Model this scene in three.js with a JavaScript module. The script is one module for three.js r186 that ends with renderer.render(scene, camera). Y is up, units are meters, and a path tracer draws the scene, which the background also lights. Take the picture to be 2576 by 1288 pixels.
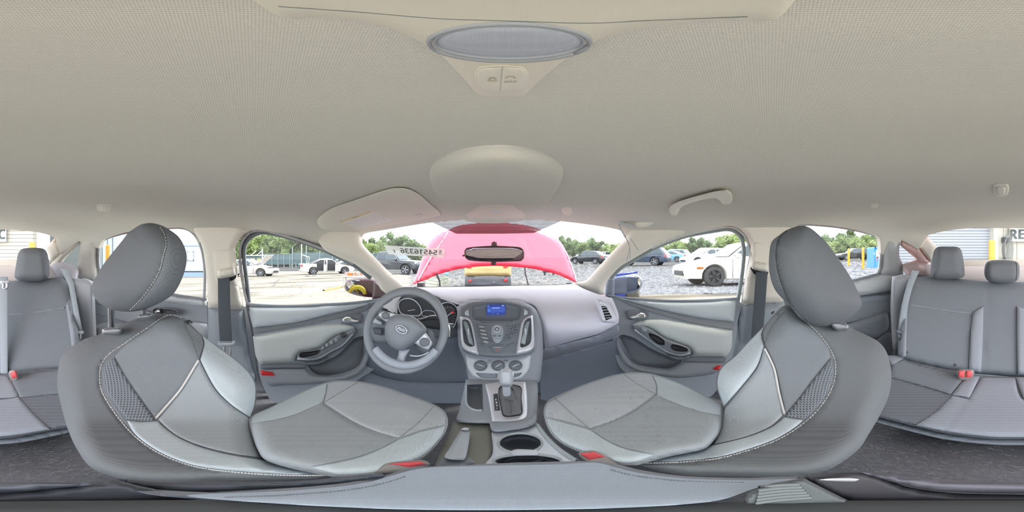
import * as THREE from 'three';
import { mergeGeometries, mergeVertices, toCreasedNormals } from 'three/addons/utils/BufferGeometryUtils.js';
import { RoundedBoxGeometry } from 'three/addons/geometries/RoundedBoxGeometry.js';
import { TextGeometry } from 'three/addons/geometries/TextGeometry.js';
import { FontLoader } from 'three/addons/loaders/FontLoader.js';

// ------------------------------------------------------------------ camera, sky, exposure
const CABIN = 1.85, EYE = 1.2, F = 1288, CX = 1288, CY = 644;
const scene = new THREE.Scene();
const camera = new THREE.PerspectiveCamera(2 * Math.atan(CY / F) * 180 / Math.PI, 2, 0.05, 600);
camera.position.set(0, EYE, 0);
camera.lookAt(0, EYE, -10);
camera.updateMatrixWorld();
const renderer = new THREE.WebGLRenderer({ antialias: true });
renderer.toneMapping = THREE.LinearToneMapping;
renderer.toneMappingExposure = 1.33;
renderer.shadowMap.enabled = true;
// bright even overcast: a little bluer at the zenith, no sun disc
{
  const w = 64, h = 32, a = new Float32Array(w * h * 4);
  for (let y = 0; y < h; y++) for (let x = 0; x < w; x++) {
    const el = (y + 0.5) / h - 0.5, t = Math.max(0, el * 2), o = (y * w + x) * 4, k = 3.3 - 0.4 * t;
    a[o] = k * (0.95 - 0.03 * t); a[o + 1] = k; a[o + 2] = k * 1.07; a[o + 3] = 1;
  }
  const sky = new THREE.DataTexture(a, w, h, THREE.RGBAFormat, THREE.FloatType);
  sky.mapping = THREE.EquirectangularReflectionMapping; sky.magFilter = THREE.LinearFilter; sky.needsUpdate = true;
  scene.background = sky; scene.environment = sky;
}
const sun = new THREE.DirectionalLight(0xfff4e4, 1.2);      // hazy high sun, very soft
sun.position.set(14, 40, -16); sun.castShadow = true; sun.shadow.radius = 14;
Object.assign(sun.shadow.camera, { left: -60, right: 60, top: 60, bottom: -60, near: 1, far: 160 });
scene.add(sun, sun.target);

// ------------------------------------------------------------------ small helpers
const V = (x, y, z) => new THREE.Vector3(x, y, z);
const P = (px, py, d) => V((px - CX) / F * d, EYE - (py - CY) / F * d, -d);     // a direction in the view and a distance make a place
let seed = 7;
const rnd = () => { seed = (seed + 0x6d2b79f5) | 0; let t = Math.imul(seed ^ (seed >>> 15), 1 | seed); t = (t + Math.imul(t ^ (t >>> 7), 61 | t)) ^ t; return ((t ^ (t >>> 14)) >>> 0) / 4294967296; };
const used = {};
const numbered = (n) => { used[n] = (used[n] ?? -1) + 1; return used[n] ? n + '_' + String(used[n]).padStart(3, '0') : n; };
const things = [];
function thing(name, label, category, group) {
  const g = new THREE.Group(); g.name = numbered(name); g.userData = { label, category };
  if (group) g.userData.group = group;
  scene.add(g); things.push(g); return g;
}
function frame(name) {                                       // a piece of the setting with parts
  const g = new THREE.Group(); g.name = numbered(name); g.userData = { kind: 'structure' };
  scene.add(g); things.push(g); return g;
}
function part(parent, name, geo, mat, label) {
  const m = new THREE.Mesh(geo, mat); m.name = name; m.castShadow = m.receiveShadow = true;
  if (label) m.userData.label = label;
  (parent ?? scene).add(m); if (!parent) { things.push(m); m.name = numbered(name); }
  return m;
}
function struct(name, geo, mat) { const m = part(null, name, geo, mat); m.userData.kind = 'structure'; return m; }
function single(name, geo, mat, label, category, group) { const m = part(null, name, geo, mat); m.userData = { label, category }; if (group) m.userData.group = group; return m; }
function settle() {                                          // put every thing's origin at its base
  for (const g of things) {
    if (g.userData.placed) { delete g.userData.placed; continue; }
    const box = new THREE.Box3().setFromObject(g), c = box.getCenter(V(0, 0, 0)); c.y = box.min.y;
    if (g.isMesh) { g.geometry.translate(-c.x, -c.y, -c.z); for (const k of g.children) k.position.sub(c); } else for (const k of g.children) k.position.sub(c);
    g.position.copy(c);
  }
}
// one-dimensional smooth curve through [x, value] pairs
function curve(pairs) {
  const n = pairs.length, m = pairs.map((p, i) => {
    const a = pairs[Math.max(0, i - 1)], b = pairs[Math.min(n - 1, i + 1)]; return (b[1] - a[1]) / (b[0] - a[0]);
  });
  return (x) => {
    if (x <= pairs[0][0]) return pairs[0][1] + m[0] * (x - pairs[0][0]);
    if (x >= pairs[n - 1][0]) return pairs[n - 1][1] + m[n - 1] * (x - pairs[n - 1][0]);
    let i = 0; while (x > pairs[i + 1][0]) i++;
    const h = pairs[i + 1][0] - pairs[i][0], t = (x - pairs[i][0]) / h, t2 = t * t, t3 = t2 * t;
    return (2 * t3 - 3 * t2 + 1) * pairs[i][1] + (t3 - 2 * t2 + t) * h * m[i] + (3 * t2 - 2 * t3) * pairs[i + 1][1] + (t3 - t2) * h * m[i + 1];
  };
}
// smooth outline through points; a third value of 1 marks a corner
function cat(p0, p1, p2, p3, n, out) {
  for (let k = 0; k < n; k++) {
    const t = k / n, f = (a, b, c, d) => 0.5 * (2 * b + (c - a) * t + (2 * a - 5 * b + 4 * c - d) * t * t + (3 * b - a - 3 * c + d) * t * t * t);
    out.push([f(p0[0], p1[0], p2[0], p3[0]), f(p0[1], p1[1], p2[1], p3[1])]);
  }
}
function smooth(pts, closed = true, step = 7) {
  const n = pts.length, out = [], at = (i) => closed ? pts[(i + n) % n] : pts[Math.min(n - 1, Math.max(0, i))];
  for (let i = 0; i < (closed ? n : n - 1); i++) {
    const b = at(i), c = at(i + 1), a = b[2] ? b : at(i - 1), d = c[2] ? c : at(i + 2);
    const len = Math.hypot(c[0] - b[0], c[1] - b[1]);
    // limit tangents so that long and short neighbours do not overshoot
    const lim = (q, from) => { const l = Math.hypot(q[0] - from[0], q[1] - from[1]); return l > len * 1.6 ? [from[0] + (q[0] - from[0]) * len * 1.6 / l, from[1] + (q[1] - from[1]) * len * 1.6 / l] : q; };
    cat(lim(a, b), b, c, lim(d, c), Math.max(1, Math.round(len / step)), out);
  }
  if (!closed) out.push(pts[n - 1].slice(0, 2));
  return out;
}
const ell = (cx, cy, rx, ry, rot = 0, n = 28) => Array.from({ length: n }, (_, i) => { const t = i / n * Math.PI * 2, x = Math.cos(t) * rx, y = Math.sin(t) * ry, c = Math.cos(rot), s = Math.sin(rot); return [cx + x * c - y * s, cy + x * s + y * c]; });
const hard = (pts) => pts.map(([x, y]) => [x, y, 1]);
// an even band along a line in the view
function band(line, w, w2 = w) {
  const L = [], R = [], n = line.length;
  for (let i = 0; i < n; i++) {
    const a = line[Math.max(0, i - 1)], b = line[Math.min(n - 1, i + 1)], l = Math.hypot(b[0] - a[0], b[1] - a[1]) || 1, k = (w + (w2 - w) * i / (n - 1)) / 2, nx = -(b[1] - a[1]) / l * k, ny = (b[0] - a[0]) / l * k;
    L.push([line[i][0] + nx, line[i][1] + ny]); R.push([line[i][0] - nx, line[i][1] - ny]);
  }
  return L.concat(R.reverse());
}
function clip(poly, axis, c, side) {
  const out = [];
  for (let i = 0; i < poly.length; i++) {
    let a = poly[i], b = poly[(i + 1) % poly.length];
    const ia = side * (a[axis] - c) >= 0, ib = side * (b[axis] - c) >= 0;
    if (ia) out.push(a);
    if (ia !== ib) {
      if (a[axis] > b[axis]) [a, b] = [b, a];
      const t = (c - a[axis]) / (b[axis] - a[axis]), q = [0, 0]; q[axis] = c; q[1 - axis] = a[1 - axis] + (b[1 - axis] - a[1 - axis]) * t; out.push(q);
    }
  }
  return out;
}
const areaOf = (p) => { let s = 0; for (let i = 0; i < p.length; i++) { const a = p[i], b = p[(i + 1) % p.length]; s += a[0] * b[1] - b[0] * a[1]; } return s / 2; };
// edge distance, with the segments binned so that big outlines stay quick
function edgeDistance(poly) {
  const n = poly.length;
  return (x, y, most) => {
    let best = most * most;
    for (let i = 0; i < n; i++) {
      const a = poly[i], b = poly[i + 1 === n ? 0 : i + 1];
      if (Math.min(a[0], b[0]) - x > most || x - Math.max(a[0], b[0]) > most || Math.min(a[1], b[1]) - y > most || y - Math.max(a[1], b[1]) > most) continue;
      const dx = b[0] - a[0], dy = b[1] - a[1], l = dx * dx + dy * dy, t = l ? Math.min(1, Math.max(0, ((x - a[0]) * dx + (y - a[1]) * dy) / l)) : 0, ex = a[0] + dx * t - x, ey = a[1] + dy * t - y, q = ex * ex + ey * ey;
      if (q < best) best = q;
    }
    return Math.sqrt(best);
  };
}
const lineDistance = (line) => (x, y, most) => {
  let best = most * most;
  for (let i = 0; i + 1 < line.length; i++) {
    const a = line[i], b = line[i + 1], dx = b[0] - a[0], dy = b[1] - a[1], l = dx * dx + dy * dy, t = l ? Math.min(1, Math.max(0, ((x - a[0]) * dx + (y - a[1]) * dy) / l)) : 0, ex = a[0] + dx * t - x, ey = a[1] + dy * t - y;
    best = Math.min(best, ex * ex + ey * ey);
  }
  return Math.sqrt(best);
};
// A solid shape: outline, a front at its own distance, a rounded and padded front, real thickness and rim.
//   d distance (number or function of the direction), b padding in metres, r width of the rounding, t thickness, grooves [{line, w, depth}]
function shape(outline, o) {
  const poly = o.raw ? outline : smooth(outline, true, o.step ?? 7), cell = o.cell ?? 10;
  const dist = edgeDistance(poly), base = typeof o.d === 'function' ? o.d : () => o.d, r = o.r ?? 6, b = o.b ?? 0, grooves = (o.grooves ?? []).map((g) => ({ ...g, far: lineDistance(smooth(g.line, false)) }));
  const depth = (x, y) => {
    let d = base(x, y);
    if (b) { const t = Math.min(1, dist(x, y, r) / r); d -= b * Math.sqrt(Math.max(0, 1 - (1 - t) * (1 - t))); }
    for (const g of grooves) { const t = g.far(x, y, g.w) / g.w; if (t < 1) d += g.depth * (1 - t) * (1 - t); }
    if (o.extra) d += o.extra(x, y);
    return d;
  };
  const surf = (x, y) => depth(x, y);
  // openings cut right through: each loop is joined to the outline by a slit
  let mesh = poly;
  for (const h of o.holes ?? []) {
    let loop = smooth(h, true, o.step ?? 7); if (areaOf(loop) * areaOf(mesh) > 0) loop.reverse();
    let best = 1e18, bi = 0, bj = 0; mesh.forEach((a, i) => loop.forEach((b, j) => { const q = (a[0] - b[0]) ** 2 + (a[1] - b[1]) ** 2; if (q < best) { best = q; bi = i; bj = j; } }));
    mesh = [...mesh.slice(0, bi + 1), ...loop.slice(bj), ...loop.slice(0, bj + 1), ...mesh.slice(bi)];
  }
  const pos = [], uv = [], key = new Map(), tri = [];
  const vert = ([x, y]) => {
    const k = Math.round(x * 500) + ',' + Math.round(y * 500);
    let i = key.get(k);
    if (i === undefined) { i = pos.length; key.set(k, i); const p = P(x, y, depth(x, y)); p.px = x; p.py = y; pos.push(p); uv.push(o.uv ? o.uv(x, y, p) : [p.x, p.y]); }
    return i;
  };
  let x0 = 1e9, x1 = -1e9, y0 = 1e9, y1 = -1e9;
  for (const [x, y] of poly) { x0 = Math.min(x0, x); x1 = Math.max(x1, x); y0 = Math.min(y0, y); y1 = Math.max(y1, y); }
  for (let y = Math.floor(y0 / cell) * cell; y < y1; y += cell) {
    const row = clip(clip(mesh, 1, y, 1), 1, y + cell, -1);
    if (row.length < 3) continue;
    let a = 1e9, z = -1e9; for (const [x] of row) { a = Math.min(a, x); z = Math.max(z, x); }
    for (let x = Math.floor(a / cell) * cell; x < z; x += cell) {
      let c = clip(clip(row, 0, x, 1), 0, x + cell, -1);
      c = c.filter((p, i) => { const q = c[(i + 1) % c.length]; return Math.hypot(p[0] - q[0], p[1] - q[1]) > 1e-3; });
      if (c.length < 3 || Math.abs(areaOf(c)) < 1e-4) continue;
      const ids = c.map(vert);
      for (const t of THREE.ShapeUtils.triangulateShape(c.map((p) => new THREE.Vector2(p[0], p[1])), [])) {
        const [i, j, k] = t.map((q) => ids[q]);
        if (i === j || j === k || i === k) continue;
        const s = (pos[j].px - pos[i].px) * (pos[k].py - pos[i].py) - (pos[k].px - pos[i].px) * (pos[j].py - pos[i].py);
        if (Math.abs(s) < 1e-6) continue;
        if (s < 0) tri.push(i, j, k); else tri.push(i, k, j);
      }
    }
  }
  const geo = new THREE.BufferGeometry(), n = pos.length;
  geo.setAttribute('position', new THREE.Float32BufferAttribute(pos.flatMap((p) => [p.x, p.y, p.z]), 3));
  geo.setAttribute('uv', new THREE.Float32BufferAttribute(uv.flat(), 2));
  geo.setIndex(tri); geo.computeVertexNormals();
  const t = o.t ?? 0.01;
  let out = geo;
  if (t) {
    const edge = new Map();
    for (let i = 0; i < tri.length; i += 3) for (let e = 0; e < 3; e++) { const a = tri[i + e], c = tri[i + (e + 1) % 3]; const k = c * 4194304 + a; if (edge.has(k)) edge.delete(k); else edge.set(a * 4194304 + c, [a, c]); }
    let cx = 0, cy = 0, cz = 0; for (const p of pos) { cx += p.x / n; cy += p.y / n; cz -= p.z / n; }
    const sp = [], su = [], k = o.taper ?? 1, lx = cx / cz * t, ly = (cy - EYE) / cz * t;      // goes back the way the thing faces
    const back = (p) => V(cx + (p.x - cx) * k + lx, cy + (p.y - cy) * k + ly, p.z - t);
    for (const [a, c] of edge.values()) {
      const A = pos[a], C = pos[c], A2 = back(A), C2 = back(C);
      for (const [q, u] of [[A, uv[a]], [A2, uv[a]], [C2, uv[c]], [A, uv[a]], [C2, uv[c]], [C, uv[c]]]) { sp.push(q.x, q.y, q.z); su.push(u[0], u[1] + (q === A2 || q === C2 ? t : 0)); }
    }
    const side = new THREE.BufferGeometry();
    side.setAttribute('position', new THREE.Float32BufferAttribute(sp, 3)); side.setAttribute('uv', new THREE.Float32BufferAttribute(su, 2));
    let ms = mergeVertices(side, 1e-5); ms.computeVertexNormals();
    const list = [geo, ms];
    if (o.backed) { const bk = geo.clone(), bp = bk.attributes.position; for (let i = 0; i < n; i++) { const q = back(pos[i]); bp.setXYZ(i, q.x, q.y, q.z); } const ix = []; for (let i = 0; i < tri.length; i += 3) ix.push(tri[i], tri[i + 2], tri[i + 1]); bk.setIndex(ix); bk.computeVertexNormals(); list.push(bk); }
    out = mergeGeometries(list);
  }
  out.surf = surf; out.poly = poly;
  return out;
}
const panel = (parent, name, mat, outline, o, label) => { const g = shape(outline, o), m = part(parent, name, g, mat, label); m.surf = g.surf; m.poly = g.poly; return m; };
// sits on another surface, proud by h
const on = (base, h = 0.004) => (x, y) => base.surf(x, y) - h;
// round cord along a line of the view, on a surface
function cord(line, d, radius, o = {}) {
  const pts = (o.raw ? line : smooth(line, o.closed ?? false, o.step ?? 6)).map(([x, y]) => P(x, y, typeof d === 'function' ? d(x, y) : d));
  return new THREE.TubeGeometry(new THREE.CatmullRomCurve3(pts, o.closed ?? false, 'centripetal'), Math.max(2, pts.length * (o.fine ?? 1)), radius, o.sides ?? 6, o.closed ?? false);
}
// a row of short thread stitches
function stitches(line, d, every = 6.5, len = 4.6, radius = 0.0016) {
  const pts = smooth(line, false, 2), out = [];
  let acc = 0;
  for (let i = 1; i < pts.length; i++) {
    const a = pts[i - 1], b = pts[i], l = Math.hypot(b[0] - a[0], b[1] - a[1]); acc += l;
    if (acc >= every) {
      acc = 0; const ux = (b[0] - a[0]) / l * len / 2, uy = (b[1] - a[1]) / l * len / 2;
      const A = P(b[0] - ux, b[1] - uy, d(b[0] - ux, b[1] - uy)), B = P(b[0] + ux, b[1] + uy, d(b[0] + ux, b[1] + uy));
      const g = new THREE.CapsuleGeometry(radius, A.distanceTo(B), 1, 5); g.applyQuaternion(new THREE.Quaternion().setFromUnitVectors(V(0, 1, 0), B.clone().sub(A).normalize())); g.translate((A.x + B.x) / 2, (A.y + B.y) / 2, (A.z + B.z) / 2); out.push(g);
    }
  }
  return mergeGeometries(out);
}
// four corners (clockwise from top left) with a picture laid square across them
function sheet(c, d, n = 8, bow = 0) {
  const pos = [], uv = [], ix = [], D = typeof d === 'function' ? d : () => d;
  for (let j = 0; j <= n; j++) for (let i = 0; i <= n; i++) {
    const u = i / n, v = j / n, x = (c[0][0] * (1 - u) + c[1][0] * u) * (1 - v) + (c[3][0] * (1 - u) + c[2][0] * u) * v, y = (c[0][1] * (1 - u) + c[1][1] * u) * (1 - v) + (c[3][1] * (1 - u) + c[2][1] * u) * v, p = P(x, y, D(x, y));
    pos.push(p.x, p.y, p.z); uv.push(u, 1 - v);
  }
  for (let j = 0; j < n; j++) for (let i = 0; i < n; i++) { const a = j * (n + 1) + i; ix.push(a, a + n + 1, a + 1, a + 1, a + n + 1, a + n + 2); }
  const g = new THREE.BufferGeometry(); g.setAttribute('position', new THREE.Float32BufferAttribute(pos, 3)); g.setAttribute('uv', new THREE.Float32BufferAttribute(uv, 2)); g.setIndex(ix); g.computeVertexNormals(); return g;
}
const merge = (...g) => mergeGeometries(g.flat().map((q) => { const c = q.index ? q.toNonIndexed() : q.clone(); for (const k of Object.keys(c.attributes)) if (!['position', 'normal', 'uv'].includes(k)) c.deleteAttribute(k); return c; }));
const bx = (w, h, d, x = 0, y = 0, z = 0, r = 0) => (r ? new RoundedBoxGeometry(w, h, d, 2, r) : new THREE.BoxGeometry(w, h, d)).translate(x, y, z);
function bar(a, b, radius, sides = 8) { const l = a.distanceTo(b), g = new THREE.CylinderGeometry(radius, radius, l, sides); g.applyQuaternion(new THREE.Quaternion().setFromUnitVectors(V(0, 1, 0), b.clone().sub(a).normalize())); g.translate((a.x + b.x) / 2, (a.y + b.y) / 2, (a.z + b.z) / 2); return g; }

// ------------------------------------------------------------------ textures and materials
function grid(w, h, fn, srgb) {
  const a = new Uint8Array(w * h * 4);
  for (let y = 0; y < h; y++) for (let x = 0; x < w; x++) { const c = fn(x / w, y / h, x, y), o = (y * w + x) * 4, q = typeof c === 'number' ? [c, c, c] : c; for (let i = 0; i < 3; i++) a[o + i] = Math.max(0, Math.min(255, Math.round(q[i] * 255))); a[o + 3] = 255; }
  const t = new THREE.DataTexture(a, w, h, THREE.RGBAFormat); t.wrapS = t.wrapT = THREE.RepeatWrapping; t.magFilter = THREE.LinearFilter; t.minFilter = THREE.LinearFilter; if (srgb) t.colorSpace = THREE.SRGBColorSpace; t.needsUpdate = true; return t;
}
const hash = (x, y, s) => { let h = Math.imul(x, 374761393) ^ Math.imul(y, 668265263) ^ Math.imul(s, 974634777); h = Math.imul(h ^ (h >>> 13), 1274126177); return ((h ^ (h >>> 16)) >>> 0) / 4294967296; };
function noise(u, v, n, s) {                                  // tiles with period 1
  const x = u * n, y = v * n, xi = Math.floor(x), yi = Math.floor(y), f = (t) => t * t * (3 - 2 * t), a = f(x - xi), b = f(y - yi), m = (k) => ((k % n) + n) % n, h = (i, j) => hash(m(xi + i), m(yi + j), s);
  return (h(0, 0) * (1 - a) + h(1, 0) * a) * (1 - b) + (h(0, 1) * (1 - a) + h(1, 1) * a) * b;
}
const fbm = (u, v, n, s, k = 4) => { let r = 0, w = 0.5, t = 0; for (let i = 0; i < k; i++) { r += w * noise(u, v, n << i, s + i); t += w; w *= 0.55; } return r / t; };
const scaled = (t, per) => { const c = t.clone(); c.repeat.set(1 / per, 1 / per); c.needsUpdate = true; return c; };
const std = (color, roughness = 0.8, extra = {}) => new THREE.MeshStandardMaterial({ color, roughness, ...extra });
const pale = (c) => { const k = new THREE.Color(c); return k.multiplyScalar(Math.min(CABIN, 0.87 / Math.max(k.r, k.g, k.b))); };   // the cabin's greys are all light ones
// a cloth: height of the weave drives both relief and thread tone
function cloth(color, heightFn, per, bump, contrast, extra = {}) {
  const N = 256; let mean = 0; for (let i = 0; i < 1024; i++) mean += heightFn((i % 32 + 0.5) / 32.1, (i / 32 | 0) / 32.3) / 1024;
  const map = grid(N, N, (u, v) => 0.94 + contrast * (heightFn(u, v) - mean) + 0.04 * (noise(u, v, 64, 5) - 0.5), true), hb = grid(N, N, (u, v) => heightFn(u, v));
  return new THREE.MeshPhysicalMaterial({ color: pale(color), roughness: 0.95, specularIntensity: 0.25, map: scaled(map, per), bumpMap: scaled(hb, per), bumpScale: bump, ...extra });
}
const S2 = (t) => 0.5 + 0.5 * Math.sin(t * Math.PI * 2);
const plainWeave = (k) => (u, v) => { const a = Math.floor(u * k) + Math.floor(v * k), p = Math.sin((u * k % 1) * Math.PI), q = Math.sin((v * k % 1) * Math.PI); return a % 2 ? 0.35 + 0.65 * p * q : 0.25 + 0.5 * p * q; };
const ribWeave = (k) => (u, v) => { const s = (v * k + Math.floor(u * k) % 2 * 0.5) % 1, p = Math.sin((u * k % 1) * Math.PI); return 0.2 + 0.8 * Math.pow(Math.sin(s * Math.PI), 0.7) * (0.4 + 0.6 * p); };
const cellMesh = (k) => (u, v) => { const r = Math.floor(v * k), x = (u * k * 0.5 + (r % 2) * 0.5) % 1 - 0.5, y = (v * k) % 1 - 0.5, q = Math.hypot(x * 2.0, y * 1.5); return Math.min(1, Math.max(0, (q - 0.38) / 0.3)); };
const knit = (k) => (u, v) => { const r = Math.floor(v * k), x = (u * k + (r % 2) * 0.5) % 1 - 0.5, y = (v * k) % 1 - 0.5; return Math.min(1, 0.15 + Math.hypot(x, y) * 1.7); };
const grain = grid(256, 256, (u, v) => 0.6 * noise(u, v, 64, 21) + 0.4 * noise(u, v, 128, 22));
const plastic = (color, roughness = 0.55, extra = {}) => new THREE.MeshStandardMaterial({ color: pale(color), roughness, bumpMap: scaled(grain, 0.12), bumpScale: 0.00035, ...extra });
const M = {
  headliner: cloth('#f0ece2', knit(24), 0.11, 0.0006, 0.2),
  trim: plastic('#b4b0a7', 0.6),
  trimLow: plastic('#b9b5ab', 0.6),
  lamp: plastic('#bdb8ac', 0.5),
  seatShell: cloth('#686c6f', plainWeave(24), 0.075, 0.0004, 0.26),
  seatInsert: cloth('#777c80', ribWeave(22), 0.06, 0.0004, 0.34),
  seatFront: cloth('#a4a9ae', ribWeave(22), 0.065, 0.0003, 0.24),
  seatLower: cloth('#91979b', ribWeave(30), 0.085, 0.0003, 0.24),
  seatLight: cloth('#b9c3c8', ribWeave(28), 0.085, 0.00025, 0.14),
  seatMesh: cloth('#70757a', cellMesh(14), 0.08, 0.0009, 0.5),
  headrest: cloth('#686c71', plainWeave(26), 0.075, 0.0004, 0.26),
  rearCloth: cloth('#6b7075', plainWeave(24), 0.14, 0.0005, 0.22),
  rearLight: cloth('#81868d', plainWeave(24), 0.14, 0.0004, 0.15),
  rearRib: cloth('#62666b', plainWeave(20), 0.14, 0.0007, 0.3),
  thread: std('#f2f0ec', 0.8),
  darkThread: std('#6c7073', 0.9),
  guide: std('#8a8e93', 0.35, { metalness: 0.4 }),
  seam: std('#94989b', 0.9),
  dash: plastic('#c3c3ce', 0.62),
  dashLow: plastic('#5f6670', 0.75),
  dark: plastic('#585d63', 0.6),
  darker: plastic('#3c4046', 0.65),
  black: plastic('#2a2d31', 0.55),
  doorLight: plastic('#969ea2', 0.62),
  doorCloth: cloth('#aab0af', plainWeave(30), 0.14, 0.0004, 0.14),
  doorDark: plastic('#787e85', 0.62),
  rubber: std('#4a4c4e', 0.7),
  belt: cloth('#4b5055', ribWeave(24), 0.06, 0.0004, 0.25),
  beltGrey: cloth('#8d949a', ribWeave(24), 0.06, 0.0004, 0.2),
  silver: std('#e2e5ec', 0.35, { metalness: 0.25 }),
  silverSoft: std('#d3d9e3', 0.45, { metalness: 0.15 }),
  chrome: std('#f0f2f4', 0.12, { metalness: 1 }),
  steel: std('#c4c8cc', 0.3, { metalness: 0.9 }),
  buckle: std('#e8303a', 0.4, { emissive: '#d01822', emissiveIntensity: 0.0 }),
  reflector: std('#d81c26', 0.25),
  glass: new THREE.MeshPhysicalMaterial({ color: '#ffffff', transmission: 1, roughness: 0, ior: 1.45, thickness: 0, specularIntensity: 0.5 }),
  mirror: std('#b9bcc2', 0.03, { metalness: 1 }),
  darkMirror: std('#6c6266', 0.03, { metalness: 1 }),
  carpet: null, white: std('#f4f4f2', 0.5), yellow: std('#c79a2c', 0.5), orange: std('#b0601a', 0.55), blue: std('#5a90c2', 0.5),
};
{
  const c = grid(512, 512, (u, v) => { const n = fbm(u, v, 32, 71, 4), f = noise(u, v, 256, 75); return 0.6 + 0.25 * n + 0.2 * f; }, true), h = grid(512, 512, (u, v) => noise(u, v, 256, 75) * 0.6 + fbm(u, v, 32, 71, 3) * 0.4);
  M.carpet = new THREE.MeshStandardMaterial({ color: '#82848a', roughness: 1, map: scaled(c, 0.5), bumpMap: scaled(h, 0.5), bumpScale: 0.002 });
}
// ------------------------------------------------------------------ the cabin shell
// distance of the headliner at each height of the view: a flat roof that turns down into the window headers
const roofD = curve([[-60, 0.52], [0, 0.575], [100, 0.68], [200, 0.833], [300, 1.06], [400, 1.43], [450, 1.74], [500, 2.27], [530, 2.72], [560, 3.08], [582, 3.2], [612, 3.25], [700, 3.27]]);
const roofUv = (x, y, p) => [p.x, p.z + (p.y - 1.49) * 0.7];
{
  const edge = [
    [-260, -60, 1], [2836, -60, 1], [2836, 578, 1], [2640, 577], [2576, 575], [2447, 574], [2380, 581], [2336, 591, 1], [2310, 628, 1], [2280, 610], [2266, 604, 1], [2240, 640, 1], [2216, 640, 1], [2213, 600], [2199, 591], [2150, 578], [2096, 569], [2031, 564], [2005, 566, 1], [2001, 600, 1], [1888, 600, 1], [1872, 584], [1853, 571], [1830, 568], [1804, 572], [1730, 587], [1678, 605], [1640, 622, 1], [1580, 612, 1], [1572, 598], [1564, 582], [1520, 571], [1412, 557], [1317, 552], [1240, 551], [1166, 553], [1079, 561], [979, 577], [918, 588], [908, 600], [910, 625, 1], [840, 634, 1], [800, 617], [745, 600], [684, 583], [650, 578], [628, 582], [606, 600, 1], [500, 610, 1], [490, 589], [479, 582], [456, 573], [420, 574], [380, 576], [320, 584], [290, 591], [258, 604], [248, 625, 1], [206, 612, 1], [199, 606], [176, 622], [150, 640, 1], [138, 598, 1], [118, 590], [77, 582], [0, 577], [-80, 575], [-260, 575, 1]];
  const g = shape(edge, { d: (x, y) => roofD(y) + 0.35 * Math.max(0, Math.min(1, (x - 2700) / 600)), t: 0.03, cell: 16, uv: roofUv, r: 5, b: 0.004 });
  struct('ceiling', g, M.headliner);
  struct('ceiling', merge(bx(7.6, 0.04, 0.62, 0, 1.512, -0.24)), M.headliner);           // the headliner goes on over the camera
  struct('roof', merge(bx(7.8, 0.03, 3.4, 0, 1.56, -1.65, 0.012)), plastic('#8c1f2a', 0.3));
}
// pillars and trims
struct('trim_1', shape([[800, 606, 1], [832, 566, 1], [905, 562, 1], [909, 600], [916, 618], [943, 647], [977, 682], [1014, 713], [1046, 724, 1], [1030, 738, 1], [985, 745], [958, 728, 1], [943, 703], [922, 687], [890, 663], [850, 645], [815, 627]], { d: (x, y) => 3.24 - 0.05 * Math.sin(Math.min(1, Math.max(0, (y - 590) / 130)) * Math.PI), r: 26, b: 0.06, t: 0.05, cell: 8 }), M.trim);
struct('trim_2', shape([[1577, 562, 1], [1742, 556, 1], [1730, 588], [1678, 607], [1638, 625], [1588, 654], [1559, 672], [1535, 697], [1523, 715], [1518, 742, 1], [1508, 741], [1472, 728], [1438, 713, 1], [1469, 708], [1493, 685], [1527, 648], [1556, 617], [1573, 598]], { d: (x, y) => 3.24 - 0.04 * Math.sin(Math.min(1, Math.max(0, (y - 590) / 130)) * Math.PI), r: 26, b: 0.06, t: 0.05, cell: 8 }), M.trim);
function bPillar(name, up, plate, low, d) {
  const g = frame(name);
  const a = panel(g, 'pillar_cover', M.trim, up, { d, r: 14, b: 0.05, t: 0.05, cell: 8 });
  panel(g, 'belt_guide_plate', M.trimLow, plate, { d: on(a, 0.002), r: 5, b: 0.012, t: 0.012, cell: 6 });
  panel(g, 'lower_cover', M.doorDark, low, { d: d + 0.005, r: 14, b: 0.05, t: 0.05, cell: 10 });
  return a;
}
const pillarL = bPillar('trim_3', [[478, 570, 1], [500, 562], [530, 560], [564, 561], [596, 566], [631, 579, 1], [612, 590], [598, 610], [590, 632], [592, 665], [598, 705], [607, 740], [614, 778, 1], [523, 774, 1], [520, 700], [511, 632], [500, 600], [490, 585]], [[537, 634], [556, 628], [592, 624, 1], [595, 660], [600, 718, 1], [545, 712, 1], [538, 680]], [[523, 775, 1], [614, 779, 1], [622, 840], [632, 905], [644, 960], [600, 985], [540, 960], [524, 880]], 3.2);
const pillarR = bPillar('trim_4', [[1852, 569, 1], [1873, 559], [1910, 551], [1968, 552], [1998, 560, 1], [1990, 640], [1970, 760, 1], [1868, 765, 1], [1872, 717], [1880, 676], [1889, 641], [1886, 612], [1873, 588]], [[1894, 612], [1925, 615], [1940, 640], [1938, 700, 1], [1880, 702, 1], [1884, 660]], [[1867, 766, 1], [1972, 758, 1], [1985, 830], [1960, 960], [1850, 990], [1815, 975, 1], [1842, 897], [1857, 804]], 3.2);
for (const [c, name] of [[[[533, 582], [556, 582], [556, 587], [533, 587]], 'airbag_mark'], [[[1922, 568], [1942, 568], [1942, 573], [1922, 573]], 'airbag_mark']]) panel(scene.children.find((o) => o.name === (c[0][0] < 1000 ? 'trim_3' : 'trim_4')), name, M.trimLow, c, { d: on(c[0][0] < 1000 ? pillarL : pillarR, 0.001), r: 2, b: 0.002, t: 0.003, cell: 4 });
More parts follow.
